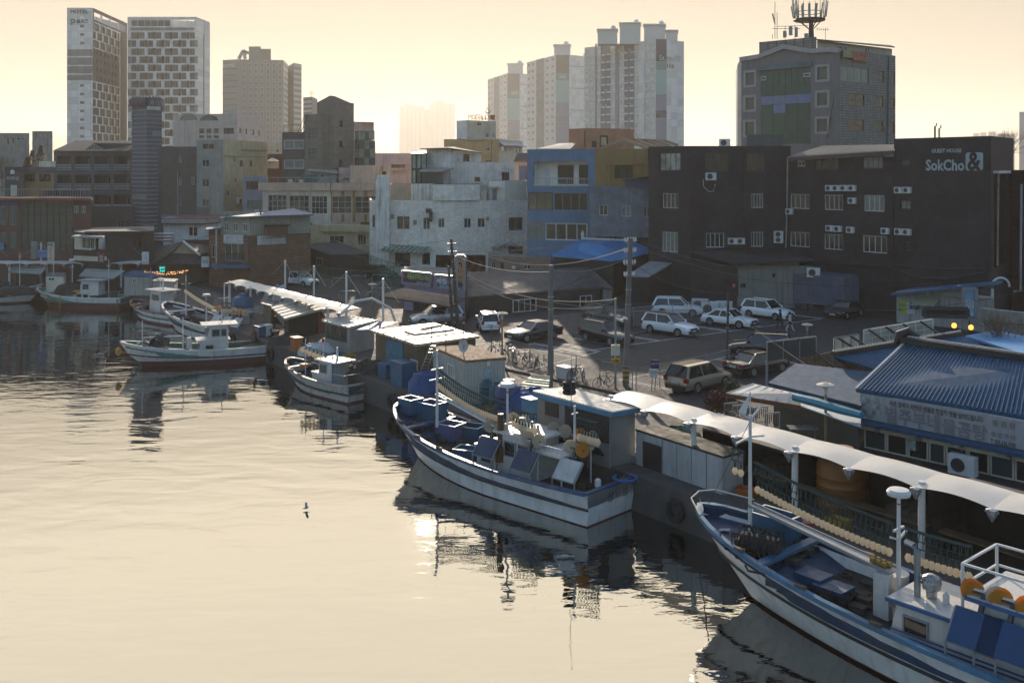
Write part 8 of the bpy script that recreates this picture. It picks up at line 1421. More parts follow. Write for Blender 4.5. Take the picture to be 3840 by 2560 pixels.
def car(lab, p, ang, kind, col, roof=None, grp='parked cars'):
 l, w_, h, bz, gb, gt, rz = KIND[kind]; key = (kind, col, roof)
 pm = M('car_paint_' + col, dict(white=(.82, .82, .8), black=(.012, .014, .018), gold=(.36, .31, .22), silver=(.4, .4, .4), navy=(.02, .025, .035))[col], .25, .0 if col in ('white', 'black') else .4, var=0, fine=0, coat=.8)
 o = thing('car', lab, 'car', (p[0], p[1], G), ang, grp, local=True)
 if key not in CARM:
  D = {}; st = [(.5, .55, .8), (.49, .7, .9), (.46, .77, .95), (.4, bz - .13, .98), (gb[0] + .01, bz - .02, 1), (0, bz, 1), (-.3, bz, 1), (-.44, rz - .02, .98), (-.485, rz - .08, .93), (-.5, .6, .86)]; rows = []
  for x, zt, k in st:
   hw = w_ / 2 * k; half = [(0, zt + .03), (hw * .7, zt + .015), (hw * .93, zt - .04), (hw, zt - .22), (hw, .52), (hw * .97, .36), (hw * .9, .24)]; rows.append([(x * l, y, z) for y, z in half] + [(x * l, -y, z) for y, z in reversed(half[1:])])
  m = MB().grid(rows, True); m.add(rows[0], [tuple(range(len(rows[0])))]); m.add(rows[-1], [tuple(range(len(rows[-1])))]); D['body'] = m.mesh('body', pm, smooth=True)
  b, t = w_ / 2 * .93, w_ / 2 * .74; f0, f1, r0, r1 = gb[0] * l, gt[0] * l, gt[1] * l, gb[1] * l; zb, zt = bz - .05, h - .05
  D['greenhouse_glass'] = MB().hexa([(r1, -b, zb), (f0, -b, zb), (f0, b, zb), (r1, b, zb)], [(r0, -t, zt), (f1, -t, zt), (f1, t, zt), (r0, t, zt)]).mesh('greenhouse_glass', CGL)
  m = MB(); rr = [[(x, y * t * 1.02, z) for y, z in ((-1, h - .07), (-.8, h - .015), (0, h), (.8, h - .015), (1, h - .07))] for x in (f1 + .04, (f1 + r0) / 2, r0 - .06)]; m.grid(rr); D['roof'] = m.mesh('roof', PLS if roof else pm, smooth=True); m = MB()
  for s in (1, -1):
   for x0, x1, k in ((f0, f1, .07), (r1, r0, .16 if kind != 'sedan' else .1), ((f0 + r1) / 2 - .1, (f1 + r0) / 2 - .05, .07)): m.bar((x0, s * b, zb), (x1, s * t, zt), k, .05, (0, s, .3))
   m.bar((f1, s * t, zt + .01), (r0, s * t, zt + .01), .07)
  D['pillars'] = m.mesh('pillars', pm); D['bumper'] = MB().box(l * .485, l * .503, -w_ * .36, w_ * .36, .26, .5).mesh('bumper', PLS); D['rear_bumper'] = MB().box(-l * .505, -l * .485, -w_ * .4, w_ * .4, .26, .46).mesh('rear_bumper', PLS if kind == 'suv' else pm)
  D['grille'] = MB().box(l * .488, l * .506, -w_ * .24, w_ * .24, .52, .68).mesh('grille', PLS); D['plate'] = MB().box(l * .507, l * .509, -.26, .26, .42, .53).mesh('plate', PLT); D['rear_plate'] = MB().box(-l * .509, -l * .5, -.26, .26, .62, .73).mesh('rear_plate', PLT)
  D['sill'] = MB().box(-l * .33, l * .33, -w_ * .485, w_ * .485, .2, .34).mesh('sill', PLS)
  for s, n in ((1, 'a'), (-1, 'b')):
   D['headlight' + n] = MB().hexa([(l * .45, s * w_ * .45, .62), (l * .497, s * w_ * .28, .62), (l * .49, s * w_ * .28, .6), (l * .44, s * w_ * .47, .6)], [(l * .44, s * w_ * .455, .74), (l * .487, s * w_ * .3, .72), (l * .48, s * w_ * .3, .74), (l * .43, s * w_ * .47, .75)]).mesh('headlight', HLT); D['tail_light' + n] = MB().box(-l * .502, -l * .46, s * w_ * .33, s * w_ * .475, bz - .3, bz - .04).mesh('tail_light', TLT)
   D['mirror' + n] = MB().box(gb[0] * l - .35, gb[0] * l - .15, s * w_ * .49, s * (w_ * .49 + .2), bz - .02, bz + .14).mesh('mirror', pm); D['arch' + n] = MB().torus((.3 * l, s * w_ * .492, .34), .36, .035, 'y', 12, 5, .5).torus((-.29 * l, s * w_ * .492, .34), .36, .035, 'y', 12, 5, .5).lathe((.3 * l, s * w_ * .47, .34), [(.36, -.05), (.36, .05)], 16, 'y').lathe((-.29 * l, s * w_ * .47, .34), [(.36, -.05), (.36, .05)], 16, 'y').mesh('wheel_arch', PLS)
  CARM[key] = D
 for n, m in CARM[key].items(): inst(m.name.split('.')[0], m, o, (0, 0, 0))
 for x in (.3 * l, -.29 * l):
  for s in (1, -1): t_ = inst('wheel', TYM, o, (x, s * (w_ / 2 - .07), .34)); inst('rim', RMM, t_, (0, s * .09, 0))
 return o
for a in (('white seven-seat style car with black roof in the nearer parking row', (12.9, 81.2), -45, 'suv', 'white', 1), ('white saloon car parked between two white high cars', (18.6, 85.2), -42, 'sedan', 'white'), ('white high car parked closest to the walking couple', (23., 89.6), -48, 'suv', 'white'), ('white crossover behind the fence next to stacked condensers', (15.2, 91.4), -12, 'suv', 'white'), ('black high car behind the camera pole in the car park', (7.3, 77.2), -52, 'suv', 'black'), ('black high car parked deepest by the corrugated house', (8.3, 86.6), -50, 'suv', 'black'), ('gold silver high car with green plate beside the striped pole', (11.5, 61.2), 42, 'suv', 'gold'), ('black saloon with rear towards camera beyond the gold car', (16.2, 65.8), 36, 'sedan', 'black'), ('black off-road style car half hidden by the dark billboard', (17.9, 71.9), 165, 'suv', 'black'), ('small white hatchback seen from behind near the lilac shop', (-2., 83.4), 98, 'hatch', 'white'), ('dark green-black saloon with sunlit bonnet by the chain-link fence', (1.7, 78.6), 218, 'sedan', 'navy'), ('silver car mostly hidden by the board shed roof', (-6.6, 86), 200, 'suv', 'silver'), ('black saloon in front of the slate blue container', (30.2, 90.4), 226, 'sedan', 'black'), ('white high car inside the green mesh enclosure', (-24.4, 114.4), -32, 'suv', 'white'), ('dark car parked by the white brick house corner', (-16.2, 121.4), -30, 'suv', 'black')): car(a[0], a[1], R(a[2]), *a[3:])
# ---------------------------------------------------------------- car park paint, fences, poles and wires
PAINT = M('road_paint', (.5, .5, .47), .8, var=.3, scale=3, dirt=(.4, (.15, .15, .15)))
def stripe(mb, a, b, w_=.14): a, b = Vector(a), Vector(b); d = (b - a).normalized(); n = Vector((-d.y, d.x, 0)) * w_ / 2; z = Vector((0, 0, .008)); mb.quad(a - n + z, b - n + z, b + n + z, a + n + z)
pk = MB(); 
for c0, c1, n, dv in ((gp(2165, 1320), gp(3080, 1195), 7, Vector((-3.4, 3.6, 0))), (gp(2320, 1425), gp(2760, 1330), 5, Vector((3.4, -3.4, 0))), (gp(1950, 1395), gp(2240, 1320), 3, Vector((-2.5, 3.5, 0)))):
 stripe(pk, c0, c1)
 for k in range(n + 1): p = c0.lerp(c1, k / n); stripe(pk, p, p + dv); stripe(pk, p + Vector((.28, .18, 0)), p + Vector((.28, .18, 0)) + dv)
struct('parking_markings', pk, PAINT)
kb = MB()
for a, b in ((gp(2180, 1285), gp(2640, 1215)), (gp(1830, 1372), gp(2330, 1480)), (gp(2330, 1480), gp(2480, 1500))): kb.bar(a + Vector((0, 0, .06)), b + Vector((0, 0, .06)), .25, .13)
struct('kerb', kb, CONC)
def chain_fence(lab, pts, hg, mat, gap=.16, mesh=None, posts=2.2, r=.03, rails=(1.,)):
 o = thing('mesh_fence', lab, 'fence', pts[0]); ms = MB()
 for a, b in zip(pts, pts[1:]):
  a, b = Vector(a), Vector(b); L = (b - a).length; n = max(1, round(L / posts)); up = Vector((0, 0, hg))
  for k in range(n + 1): p = a.lerp(b, k / n); MB().cyl(p, p + up * 1.04, r, n=6).build('post', mat, o)
  for z in rails: MB().tube([a + up * z, b + up * z], r * .8, 5).build('rail', mat, o)
  m = int((L + hg) / gap)
  for k in range(m):
   for s in (1, -1):
    x0 = k * gap - (hg if s > 0 else 0); x1 = x0 + s * hg; z0, z1 = 0., 1.
    if s < 0: x0, x1 = k * gap, k * gap - hg
    lo, hi = x0, x1
    t0 = max(0, min(1, (0 - lo) / (hi - lo))) if hi > lo else max(0, min(1, (L - lo) / (hi - lo))); t1 = max(0, min(1, (L - lo) / (hi - lo))) if hi > lo else max(0, min(1, (0 - lo) / (hi - lo)))
    if t1 - t0 < .02: continue
    ms.bar(a.lerp(b, (lo + (hi - lo) * t0) / L) + up * t0, a.lerp(b, (lo + (hi - lo) * t1) / L) + up * t1, .012)
 ms.build('wire_mesh', mesh or mat, o)['kind'] = 'stuff'; return o
WIRE = M('fence_wire', (.3, .29, .26), .4, .6, var=.1, fine=0)
chain_fence('chain-link fence along the quay road in front of the car park', [gp(1905, 1352), gp(2075, 1402), gp(2250, 1440), gp(2372, 1472)], 1.5, FRAMEG, mesh=WIRE, gap=.2)
chain_fence('chain-link fence running right from the striped pole', [gp(2385, 1470), gp(2560, 1436), gp(2735, 1392)], 1.45, FRAMEG, mesh=WIRE, gap=.2)
chain_fence('old chain-link fence dividing the car park middle', [gp(2060, 1262), gp(2300, 1232), gp(2660, 1192)], 1.6, FRAMEG, mesh=WIRE, gap=.24)
GRN = M('fence_green', (.01, .13, .075), .5, var=.1, fine=0)
chain_fence('tall green mesh enclosure round the white car lot', [gp(1015, 1052), gp(1120, 1080), gp(1385, 1110), gp(1500, 1080), gp(1370, 1030)], 2.6, GRN, gap=.4, posts=2.6, rails=(1., .5))
for k, (u, v) in enumerate(((1245, 1075), (1315, 1066), (1395, 1062), (1270, 1128), (1355, 1132), (1410, 1115))):
 p = gp(u, v); o = single('hoop_barrier', MB().tube([p, p + Vector((0, 0, .8)), p + Vector((.15, 0, 1)), p + Vector((1.6, 0, 1)), p + Vector((1.75, 0, .8)), p + Vector((1.75, 0, 0))], .05, 6), STEEL, ['first', 'second', 'third', 'fourth', 'fifth', 'sixth'][k] + ' steel hoop barrier in the green fenced yard, far row first', 'barrier', 'steel hoop barriers', loc=p)
CPL = M('concrete_pole', (.15, .145, .135), .85, var=.15, streak=.3); WIR = M('cable_black', (.05, .045, .04), .35, var=0, fine=0)
def pole(lab, base, top, r=.16, arms=(), mat=None, ins=True):
 o = thing('utility_pole', lab, 'utility pole', base, group='utility poles'); base, top = Vector(base), Vector(top); MB().tube([base, top], [r, r * .7], 10).build('shaft', mat or CPL, o, True)
 for f, l in arms:
  c = base.lerp(top, f); MB().bar(c - Vector((l, l * .4, 0)), c + Vector((l, l * .4, 0)), .09).build('crossarm', FRAMEG, o)
  if ins:
   for s in (-1, -.5, .5, 1): MB().lathe(c + Vector((l * s, l * .4 * s, .05)), [(.04, 0), (.08, .06), (.05, .14), (.07, .2), (.02, .24)], 6).build('insulator', WPNT, o)
 for k in range(3): MB().torus(base.lerp(top, .55 + .1 * k), r * .95, .02, 'z', 10, 4).build('band', STEEL, o)
 return o
B1 = gp(2063, 1466); T1 = Vector((B1.x + .06, B1.y, zat(994, B1.y))); B2 = gp(2346, 1446); T2 = at(2364, 891, B2.y); B4 = gp(1718, 1232); T4 = at(1692, 897, B4.y); B5 = gp(985, 1063); T5 = at(977, 786, B5.y); B6 = gp(2725, 1392); T6 = at(2731, 1096, B6.y)
pole('plain grey concrete pole standing behind the blue water tanks', B1, T1, .19); s2 = pole('tall concrete pole with yellow and black striped foot', B2, T2, .2, ((.97, .35), (.9, .35), (.82, .35), (.74, .3)))
for k in range(7):
 p = B2.lerp(T2, .02 + k * .016); MB().tube([p, B2.lerp(T2, .036 + k * .016)], .215, 10).build('foot_stripe', M('stripe_yellow', (.5, .32, .02), .6, var=.2) if k % 2 else BLK, s2)
pole('leaning wooden pole beside the tall navy sign', B4, T4, .17, ((.95, .4), (.86, .4)), M('old_timber_pole', (.07, .06, .055), .9, var=.3)); pole('shorter leaning wooden pole left of the tall navy sign', gp(1697, 1232), at(1682, 998, 83.5), .15, (), MATS['old_timber_pole']); pole('far pole before the timber clad office with tangled wires', B5, T5, .16, ((.97, .5), (.92, .5))); pole('thin dark steel pole at the fence corner by the black saloon', B6, T6, .1, (), FRAMED)
c3 = gp(2308, 1457); o = thing('camera_pole', 'steel pole with white cameras, cabinet and yellow arrow sign', 'pole', c3); MB().cyl(c3, (c3.x, c3.y, zat(1118, c3.y)), .07).build('shaft', STEEL, o)
for dx, dz in ((-.05, 0), (.15, -.1), (.42, .05)): p = at(2312, 1192, c3.y - .2); MB().bar(p + Vector((dx, 0, dz)), p + Vector((dx + .22, -.2, dz - .08)), .1).build('camera', WPNT, o)
MB().bar(at(2308, 1200, c3.y), at(2345, 1195, c3.y), .05).build('camera_arm', WPNT, o); p = at(2292, 1332, c3.y - .2); MB().box(p.x, p.x + .52, p.y - .1, p.y + .1, p.z, p.z + .65).build('cabinet', CREAM, o); p = at(2292, 1361, c3.y - .15); MB().box(p.x, p.x + .55, p.y, p.y + .03, p.z, p.z + .28).build('arrow_board', M('traffic_yellow', (.55, .27, .02), .6), o); lettering('→', SGND, o, p + Vector((.27, -.02, .14)), (1, 0), .42, .16, .03)
def wires():
 W = [(T4, T2 - Vector((0, 0, .6)), 1.6), (T4 - Vector((0, 0, 1.2)), T1 - Vector((0, 0, .4)), .5), (T1 - Vector((0, 0, .3)), T2 - Vector((0, 0, 1.2)), .4), (T4 - Vector((0, 0, 2.6)), at(2600, 1160, 70), 1.2), (at(1752, 1030, 84), at(2308, 1122, c3.y), .9), (at(1752, 1040, 84), at(2260, 1150, 66), 1.), (T5, at(700, 905, 112), .5), (T5, at(1560, 990, 100), 1.5), (T5, T4, 2.), (T5 - Vector((0, 0, .5)), at(1300, 1000, 112), 1.), (T5, at(1290, 500, 165), .5), (at(1004, 560, 162), at(600, 1000, 112), .6), (T2, at(3060, 985, 94), 1.2), (T2 - Vector((0, 0, .5)), at(3350, 1060, 88), 1.2), (T2 - Vector((0, 0, .8)), at(1890, 1150, 62), .4), (T6, at(3840, 1090, 60), 1.2), (T6, T2 - Vector((0, 0, 1.5)), .6), (at(2590, 1010, 99), at(3840, 1020, 85), 1.4), (T2, T5, 2.5), (T6 - Vector((0, 0, 1)), at(3250, 1500, 50), .3), (at(3640, 1350, 66), at(2860, 1300, 62), .3)]
 NW = ['from the leaning pole top to the striped pole', 'from the leaning pole to the plain grey pole', 'from the plain grey pole to the striped pole', 'from low on the leaning pole into the car park', 'from the navy sign pole to the camera pole, upper', 'from the navy sign pole past the camera pole, lower', 'from the timber office pole towards the tiled house', 'from the timber office pole over the green yard', 'from the timber office pole to the leaning pole', 'from the timber office pole to the black metal shed', 'rising from the timber office pole towards the brick house', 'crossing down before the grey and yellow house', 'from the striped pole top to the low concrete lean-to', 'from the striped pole to the kiosk', 'from the striped pole down to the mushroom lamp', 'from the thin steel pole to the right edge', 'from the thin steel pole to the striped pole', 'strung low along the plum block and guest house', 'longest, from the striped pole to the timber office pole', 'from the thin steel pole down to the restaurant', 'behind the restaurant ridge to the dark billboard']
 for i, (a, b, s) in enumerate(W):
  a, b = Vector(a), Vector(b); m = MB().tube([a.lerp(b, k / 12) - Vector((0, 0, 4 * s * k / 12 * (1 - k / 12))) for k in range(13)], .022 if i < 6 else .016, 4); single('overhead_wire', m, M('cable_sunlit_tone', (.25, .22, .18), .4, .3, var=0, fine=0) if i < 6 else WIR, 'overhead wire ' + NW[i], 'wire', 'overhead wires', loc=a)  # first six wires get a paler colour for the sunlight on them
wires()
def lamp(lab, base, ztop):
 o = thing('lamp_post', lab, 'lamp post', base, group='mushroom lamp posts'); b = Vector(base); MB().cyl(b, (b.x, b.y, ztop - .3), .07, .06).build('shaft', M('lamp_shaft', (.3, .22, .13), .5, .4), o); MB().lathe((b.x, b.y, ztop), [(.07, -.45), (.09, -.2), (.16, -.12), (.42, -.04), (.42, 0), (.3, .05), (.12, .07), (.1, .1), (.02, .11)], 16).build('lamp_head', CREAM, o, True)
for lab, u, v, vt in (('mushroom lamp post left of the sunlit saloon', 1883, 1352, 1174), ('mushroom lamp post in the green fenced yard', 1396, 1165, 1065), ('nearest mushroom lamp post in front of the restaurant', 3096, 1690, 1442), ('mushroom lamp post behind the dark billboard', 3027, 1315, 1216), ('mushroom lamp post before the timber clad office', 926, 1078, 996), ('mushroom lamp post behind the far canopy', 444, 1068, 947)): b = gp(u, v); lamp(lab, b, zat(vt, b.y))
# park sign boards
p = gp(2440, 1462); o = thing('parking_sign', 'navy and white parking sign on two thin posts at the fence', 'sign', p); y = p.y
for dx in (.05, .25): MB().bar((p.x + dx, y, G), (p.x + dx + .12, y, zat(1350, y)), .05).build('post', FRAMEG, o)
for v0, v1, m, tx, tm, du in ((1350, 1382, M('sign_navy', (.02, .025, .09)), '제일주차장', SGNW, 4), (1383, 1413, WPNT, '산꽁치물회', SGND, 0)): a = at(2436 + du, v1, y - .05); wd, hg = .5, (v1 - v0) * y / F; MB().box(a.x, a.x + wd, a.y, a.y + .03, a.z, a.z + hg).build('board', m, o); lettering(tx, tm, o, a + Vector((wd / 2, -.02, hg * .6)), (1, 0), wd * .85, hg * .3, .01)
# ---------------------------------------------------------------- bicycles
def bike_parts():
 t = MB().torus((0, 0, 0), .32, .022, 'y', 18, 5)
 for k in range(6): a = k * math.pi / 6; t.bar((-.3 * math.cos(a), 0, -.3 * math.sin(a)), (.3 * math.cos(a), 0, .3 * math.sin(a)), .006)
 f = MB(); A, S, C, Hd = Vector((-.5, 0, .34)), Vector((-.18, 0, .72)), Vector((-.05, 0, .3)), Vector((.36, 0, .72))
 for a, b in ((A, S), (A, C), (C, S), (C, Hd), (S, Hd), (Hd, Vector((.5, 0, .34))), (S, Vector((-.21, 0, .88))), (Hd, Vector((.34, 0, .92)))): f.bar(a, b, .035)
 return t.mesh('wheel', TYR), f, MB().bar((.34, -.27, .94), (.34, .27, .94), .03).mesh('handlebar', STEEL), MB().hexa([(-.35, -.05, .88), (-.1, -.03, .88), (-.1, .03, .88), (-.35, .05, .88)], [(-.36, -.09, .94), (-.1, -.02, .94), (-.1, .02, .94), (-.36, .09, .94)]).mesh('saddle', PLS), MB().lathe((-.05, 0, .3), [(.09, -.02), (.09, .02)], 10, 'y').bar((-.05, .08, .3), (.08, .1, .22), .03).mesh('crank', STEEL)
BK = bike_parts(); BKF = [BK[1].mesh('frame', m) for m in (FRAMED, M('bike_red', (.1, .02, .02), .4), M('bike_silver', (.35, .35, .35), .4, .4))]
for i, (u, v) in enumerate(((1868, 1330), (1900, 1342), (1930, 1352), (1958, 1360), (1985, 1368), (2010, 1376), (2034, 1384), (2150, 1422), (2190, 1428), (2262, 1452))):
 b = gp(u, v); o = thing('bicycle', 'bicycle ' + ['at the left end', 'second', 'third', 'fourth', 'fifth', 'sixth', 'last'][i] + ' of the row leaning on the fence' if i < 7 else 'bicycle ' + ['beside the white planter box', 'next to the wide gate frame', 'with fallen white frame by the camera pole'][i - 7], 'bicycle', b, R(-150 + 25 * (i % 3)), 'parked bicycles', local=True); o.rotation_euler[0] = R(8 * (-1) ** i)
 inst('frame', BKF[i % 3], o, (0, 0, 0)); inst('handlebar', BK[2], o, (0, 0, 0)); inst('saddle', BK[3], o, (0, 0, 0)); inst('crank', BK[4], o, (0, 0, 0))
 for x in (-.5, .5): inst('wheel', BK[0], o, (x, 0, .34))
# ---------------------------------------------------------------- tanks, boxes, plants and quay clutter
def tank(lab, u, v, r, h, mat, cap=None):
 p = gp(u, v); o = thing('water_tank', lab, 'water tank', p, group='quay water tanks'); pr = [(r * .92, 0), (r, .15)]
 for k in range(4): z = .2 + (h * .7 - .2) * k / 4; pr += [(r, z), (r * 1.03, z + .05), (r, z + .1)]
 MB().lathe(p, pr + [(r, h * .74), (r * .85, h * .88), (r * .4, h * .96), (r * .38, h)], 22).build('tank_body', mat, o, True); MB().lathe(p + Vector((0, 0, h)), [(r * .42, -.02), (r * .42, .08), (.03, .1)], 16).build('tank_lid', cap or mat, o)
tank('teal ribbed water tank with brown lid by the container hut', 1812, 1505, .68, 1.6, M('tank_teal', (.02, .1, .13), .5, var=.12), M('lid_brown', (.2, .07, .04), .6)); tank('small teal tank tucked beside the violet tank', 1862, 1535, .42, 1.5, MATS['tank_teal']); tank('large violet-blue water tank with pale dusty top', 1908, 1555, .78, 1.85, M('tank_violet', (.03, .045, .13), .5, var=.12), M('pale_lid', (.4, .38, .33), .6)); tank('orange cylindrical tank in the shade under the near canopy', 3160, 1900, 1.0, 2.3, M('tank_orange', (.22, .09, .02), .5, var=.15))  # violet tank carries a paler lid than its body
tank('blue water tank under the middle canopy', 912, 1190, .95, 2.1, M('tank_blue', (.02, .1, .2), .5, var=.12))
def bin_(lab, u, v, sx, sy, h, mat, name='storage_bin', cat='bin', rz=None): p = gp(u, v); o = thing(name, lab, cat, p, QA if rz is None else rz, local=True); MB().hexa([(-sx / 2 * .94, -sy / 2 * .94, 0), (sx / 2 * .94, -sy / 2 * .94, 0), (sx / 2 * .94, sy / 2 * .94, 0), (-sx / 2 * .94, sy / 2 * .94, 0)], [(-sx / 2, -sy / 2, h), (sx / 2, -sy / 2, h), (sx / 2, sy / 2, h), (-sx / 2, sy / 2, h)]).build('bin_body', mat, o); MB().box(-sx / 2 - .04, sx / 2 + .04, -sy / 2 - .04, sy / 2 + .04, h, h + .08).build('bin_lid', mat, o)
for a in (('tall blue storage bin against the board shed', 1510, 1446, 1.5, .95, 1.45, CRATEB), ('lower blue bin left of the tall blue bin', 1452, 1418, 1.1, .8, .9, CRATEB), ('upright blue cold box beside the blue ribbed hut', 1990, 1605, .8, .6, 1.5, M('pale_blue_box', (.1, .24, .36), .5, streak=.3)), ('orange fish box near the small rusty boat', 1112, 1318, .9, .6, 1., M('orange_box', (.35, .1, .02), .6)), ('blue plastic bin on the mid quay edge', 980, 1262, 1., .8, .8, CRATEB), ('white planter box holding soil at the fence', 2120, 1418, 1.1, .7, .7, WPNT), ('white foam box stack on the mid quay edge', 1005, 1262, .7, .5, .9, WPNT)): bin_(*a)
def heap(lab, u, v, rx, ry, h, mat, name, cat, seed=0, rz=QA):
 p = gp(u, v); r_ = random.Random(seed); rows = []
 for j in range(7):
  t = j / 6; k = math.cos(t * math.pi / 2) ** .7; rows.append([p + Vector((rx * k * math.cos(a * math.pi / 8 + rz) * r_.uniform(.8, 1.15), ry * k * math.sin(a * math.pi / 8 + rz) * r_.uniform(.8, 1.15), h * math.sin(t * math.pi / 2) * r_.uniform(.85, 1.1))) for a in range(16)])
 single(name, MB().grid(rows, True), mat, lab, cat, loc=p, smooth=True)
NETG = M('net_green', (.02, .07, .045), .9, var=.5, scale=4, bump=.7)
for i, a in enumerate((('blue tarp draped over gear beside the violet tank', 1985, 1560, 1.6, 1.1, 1.5, TARPB, 'tarp_heap', 'tarp'), ('blue tarp bundle at the foot of the ladder', 1600, 1470, 1.2, .9, 1.3, TARPB, 'tarp_heap', 'tarp'), ('dark net heap beside the board shed doorway', 1385, 1400, 1.4, .8, .9, NET, 'net_heap', 'net'), ('white tarp bundle behind the small rusty boat', 1190, 1330, 1.3, .9, .9, M('white_tarp', (.4, .4, .38), .7, var=.2, bump=.4), 'tarp_heap', 'tarp'), ('red-brown tarp draped beside the vinyl front hut', 1190, 1245, .8, .7, 2., M('red_tarp', (.14, .04, .03), .8, var=.25, bump=.5), 'tarp_heap', 'tarp'), ('dark gear heap along the mid quay edge', 1090, 1290, 1.6, .8, .8, NET, 'net_heap', 'net'), ('green net heap in the shade under the near canopy', 2540, 1690, 1.4, 1., 1.1, NETG, 'net_heap', 'net'), ('black gear heap at the far right under the canopy', 3480, 2010, 1.8, 1.2, 1.3, NET, 'net_heap', 'net'), ('dark net heap under the near canopy beyond the bow mast', 2960, 1820, 1.6, 1.1, 1.2, NET, 'net_heap', 'net'), ('pile of wrapped white bundles beside the olive hut', 1040, 1175, 1.5, 1.2, 2.6, M('white_tarp', (.4, .4, .38)), 'bundle_heap', 'bundle'), ('dark heap of pots below the left awning stall', 60, 1105, 2.2, .8, 1., NET, 'net_heap', 'net'), ('dark gear heap between the two awning stalls', 262, 1100, 1.6, .7, 1.1, NET, 'net_heap', 'net'))): heap(*a, seed=i)
o = thing('green_tarp_skiff', 'old skiff frame covered with torn green tarp beside the grey pole', 'skiff', gp(1965, 1480)); A, B, C, D = gp(1895, 1480, 2.6), gp(2050, 1500, 2.6), gp(2062, 1418, 2.7), gp(1990, 1410, 2.7)
slab(MB(), [A, B, C, D], .9).build('tarp', M('green_tarp', (.015, .14, .08), .6, var=.35, scale=2, bump=.6), o)
for k in range(5): MB().bar(A.lerp(D, k / 4) + Vector((0, 0, .08)), B.lerp(C, k / 4) + Vector((0, 0, .08)), .09).build('slat', CREAM, o)
for i, t in enumerate((-31, -24, -16, -6, 3, 3.9, 4.8, 12, 19, 27)):
 p = q(t, -.42, .75); tm = MB().torus((0, 0, 0), .38, .14, 'y', 16, 8)
 o = bpy.data.objects.new('tyre_fender', tm.mesh('tyre_fender', TYR, smooth=True)); COL.objects.link(o); o.location = p; o.rotation_euler = (0, 0, QA); tag(o, ['first', 'second', 'third', 'fourth', 'fifth', 'sixth', 'seventh', 'eighth', 'ninth', 'tenth'][i] + ' black tyre fender from the left along the diagonal quay wall', 'tyre', 'tyre fenders on the quay wall')
def leafball(name, lab, cat, p, r, col, n=700, pot=None, seed=1, squash=1.):
 r_ = random.Random(seed); o = thing(name, lab, cat, p); p = Vector(p); m = MB()
 for k in range(n):
  d = Vector((r_.gauss(0, 1), r_.gauss(0, 1), r_.gauss(0, 1))).normalized() * r * r_.random() ** .4 * r_.uniform(.75, 1.1); d.z *= squash; c = p + Vector((0, 0, r * squash + (pot or 0))) + d; a = Vector((r_.gauss(0, 1), r_.gauss(0, 1), r_.gauss(0, 1))).normalized() * .07; b = a.cross(Vector((r_.random(), r_.random(), r_.random()))).normalized() * .05; m.quad(c - a, c + b, c + a, c - b)
 m.build('crown', M(name + '_leaf', col, .8, var=.5, scale=3), o); MB().cyl(p, p + Vector((0, 0, r * squash + (pot or 0))), .05).build('trunk', WOODB, o)
 if pot: MB().lathe(p, [(.3, 0), (.4, pot), (.34, pot), (.3, pot - .1)], 14).build('pot', WPNT, o)
leafball('clipped_bush', 'round dark green clipped bush in front of the black saloon', 'bush', gp(2745, 1500), .62, (.05, .07, .03), 900); leafball('red_potted_shrub', 'rust red shrub in a white pot by the eatery', 'shrub', gp(2688, 1590), .7, (.1, .03, .02), 800, .5, 2); leafball('rust_shrub', 'second rust red shrub just behind the potted one', 'shrub', gp(2716, 1540), .55, (.09, .035, .02), 600, None, 3)
def conifer(lab, p, h, seed):
 r_ = random.Random(seed); o = thing('conifer_tree', lab, 'tree', p); p = Vector(p); m = MB()
 for k in range(900):
  t = r_.random() ** .8; a = r_.random() * 6.28; rr = h * .3 * (1 - t) * r_.uniform(.3, 1.1) + .1; c = p + Vector((rr * math.cos(a), rr * math.sin(a), h * (.12 + .88 * t))); d = Vector((math.cos(a), math.sin(a), r_.uniform(-.4, .5))) * .3; b = Vector((-math.sin(a), math.cos(a), .2)) * .12; m.quad(c - d * .3, c + b, c + d, c - b)
 m.build('crown', M('conifer_leaf', (.02, .04, .028), .8, var=.5), o); MB().cyl(p, p + Vector((0, 0, h * .9)), .12, .03).build('trunk', WOODB, o)
for i, (u, v, vt) in enumerate(((155, 640, 546), (122, 640, 565), (103, 645, 590))): b = at(u, v, 182); conifer(['tallest', 'middle', 'smallest'][i] + ' dark conifer before the concrete block', b, (v - vt) * 182 / F, i)
leafball('roof_tree', 'small round tree on the hazy office roof', 'tree', at(1168, 365, 428), 1.7, (.05, .07, .035), 500, seed=5)
def bare_tree(lab, p, h, seed):
 r_ = random.Random(seed); o = thing('bare_tree', lab, 'tree', p); tr = MB(); br = MB()
 def grow(a, d, L, r, k):
  b = a + d * L; (tr if k < 2 else br).tube([a, b], [r, r * .7], 4, False)
  if k < 6:
   for j in range(3 if k < 3 else 2): grow(b, (d + Vector((r_.gauss(0, .38), r_.gauss(0, .38), r_.gauss(.08, .25)))).normalized(), L * r_.uniform(.68, .85), r * .62, k + 1)
 for s in range(3): grow(Vector(p), Vector((r_.gauss(0, .25), r_.gauss(0, .2), 1)).normalized(), h * .27, .07, 0)
 tr.build('trunk', WOODB, o); br.build('crown', WOODB, o)
bare_tree('bare winter tree against the blue hall roof at right', gp(3765, 1430, G), 4.6, 4); bare_tree('bare winter tree at the left edge below the concrete block', at(10, 720, 150), 6, 6); bare_tree('bare tree on the skyline right of the guest house', at(3800, 640, 110), 5, 8)
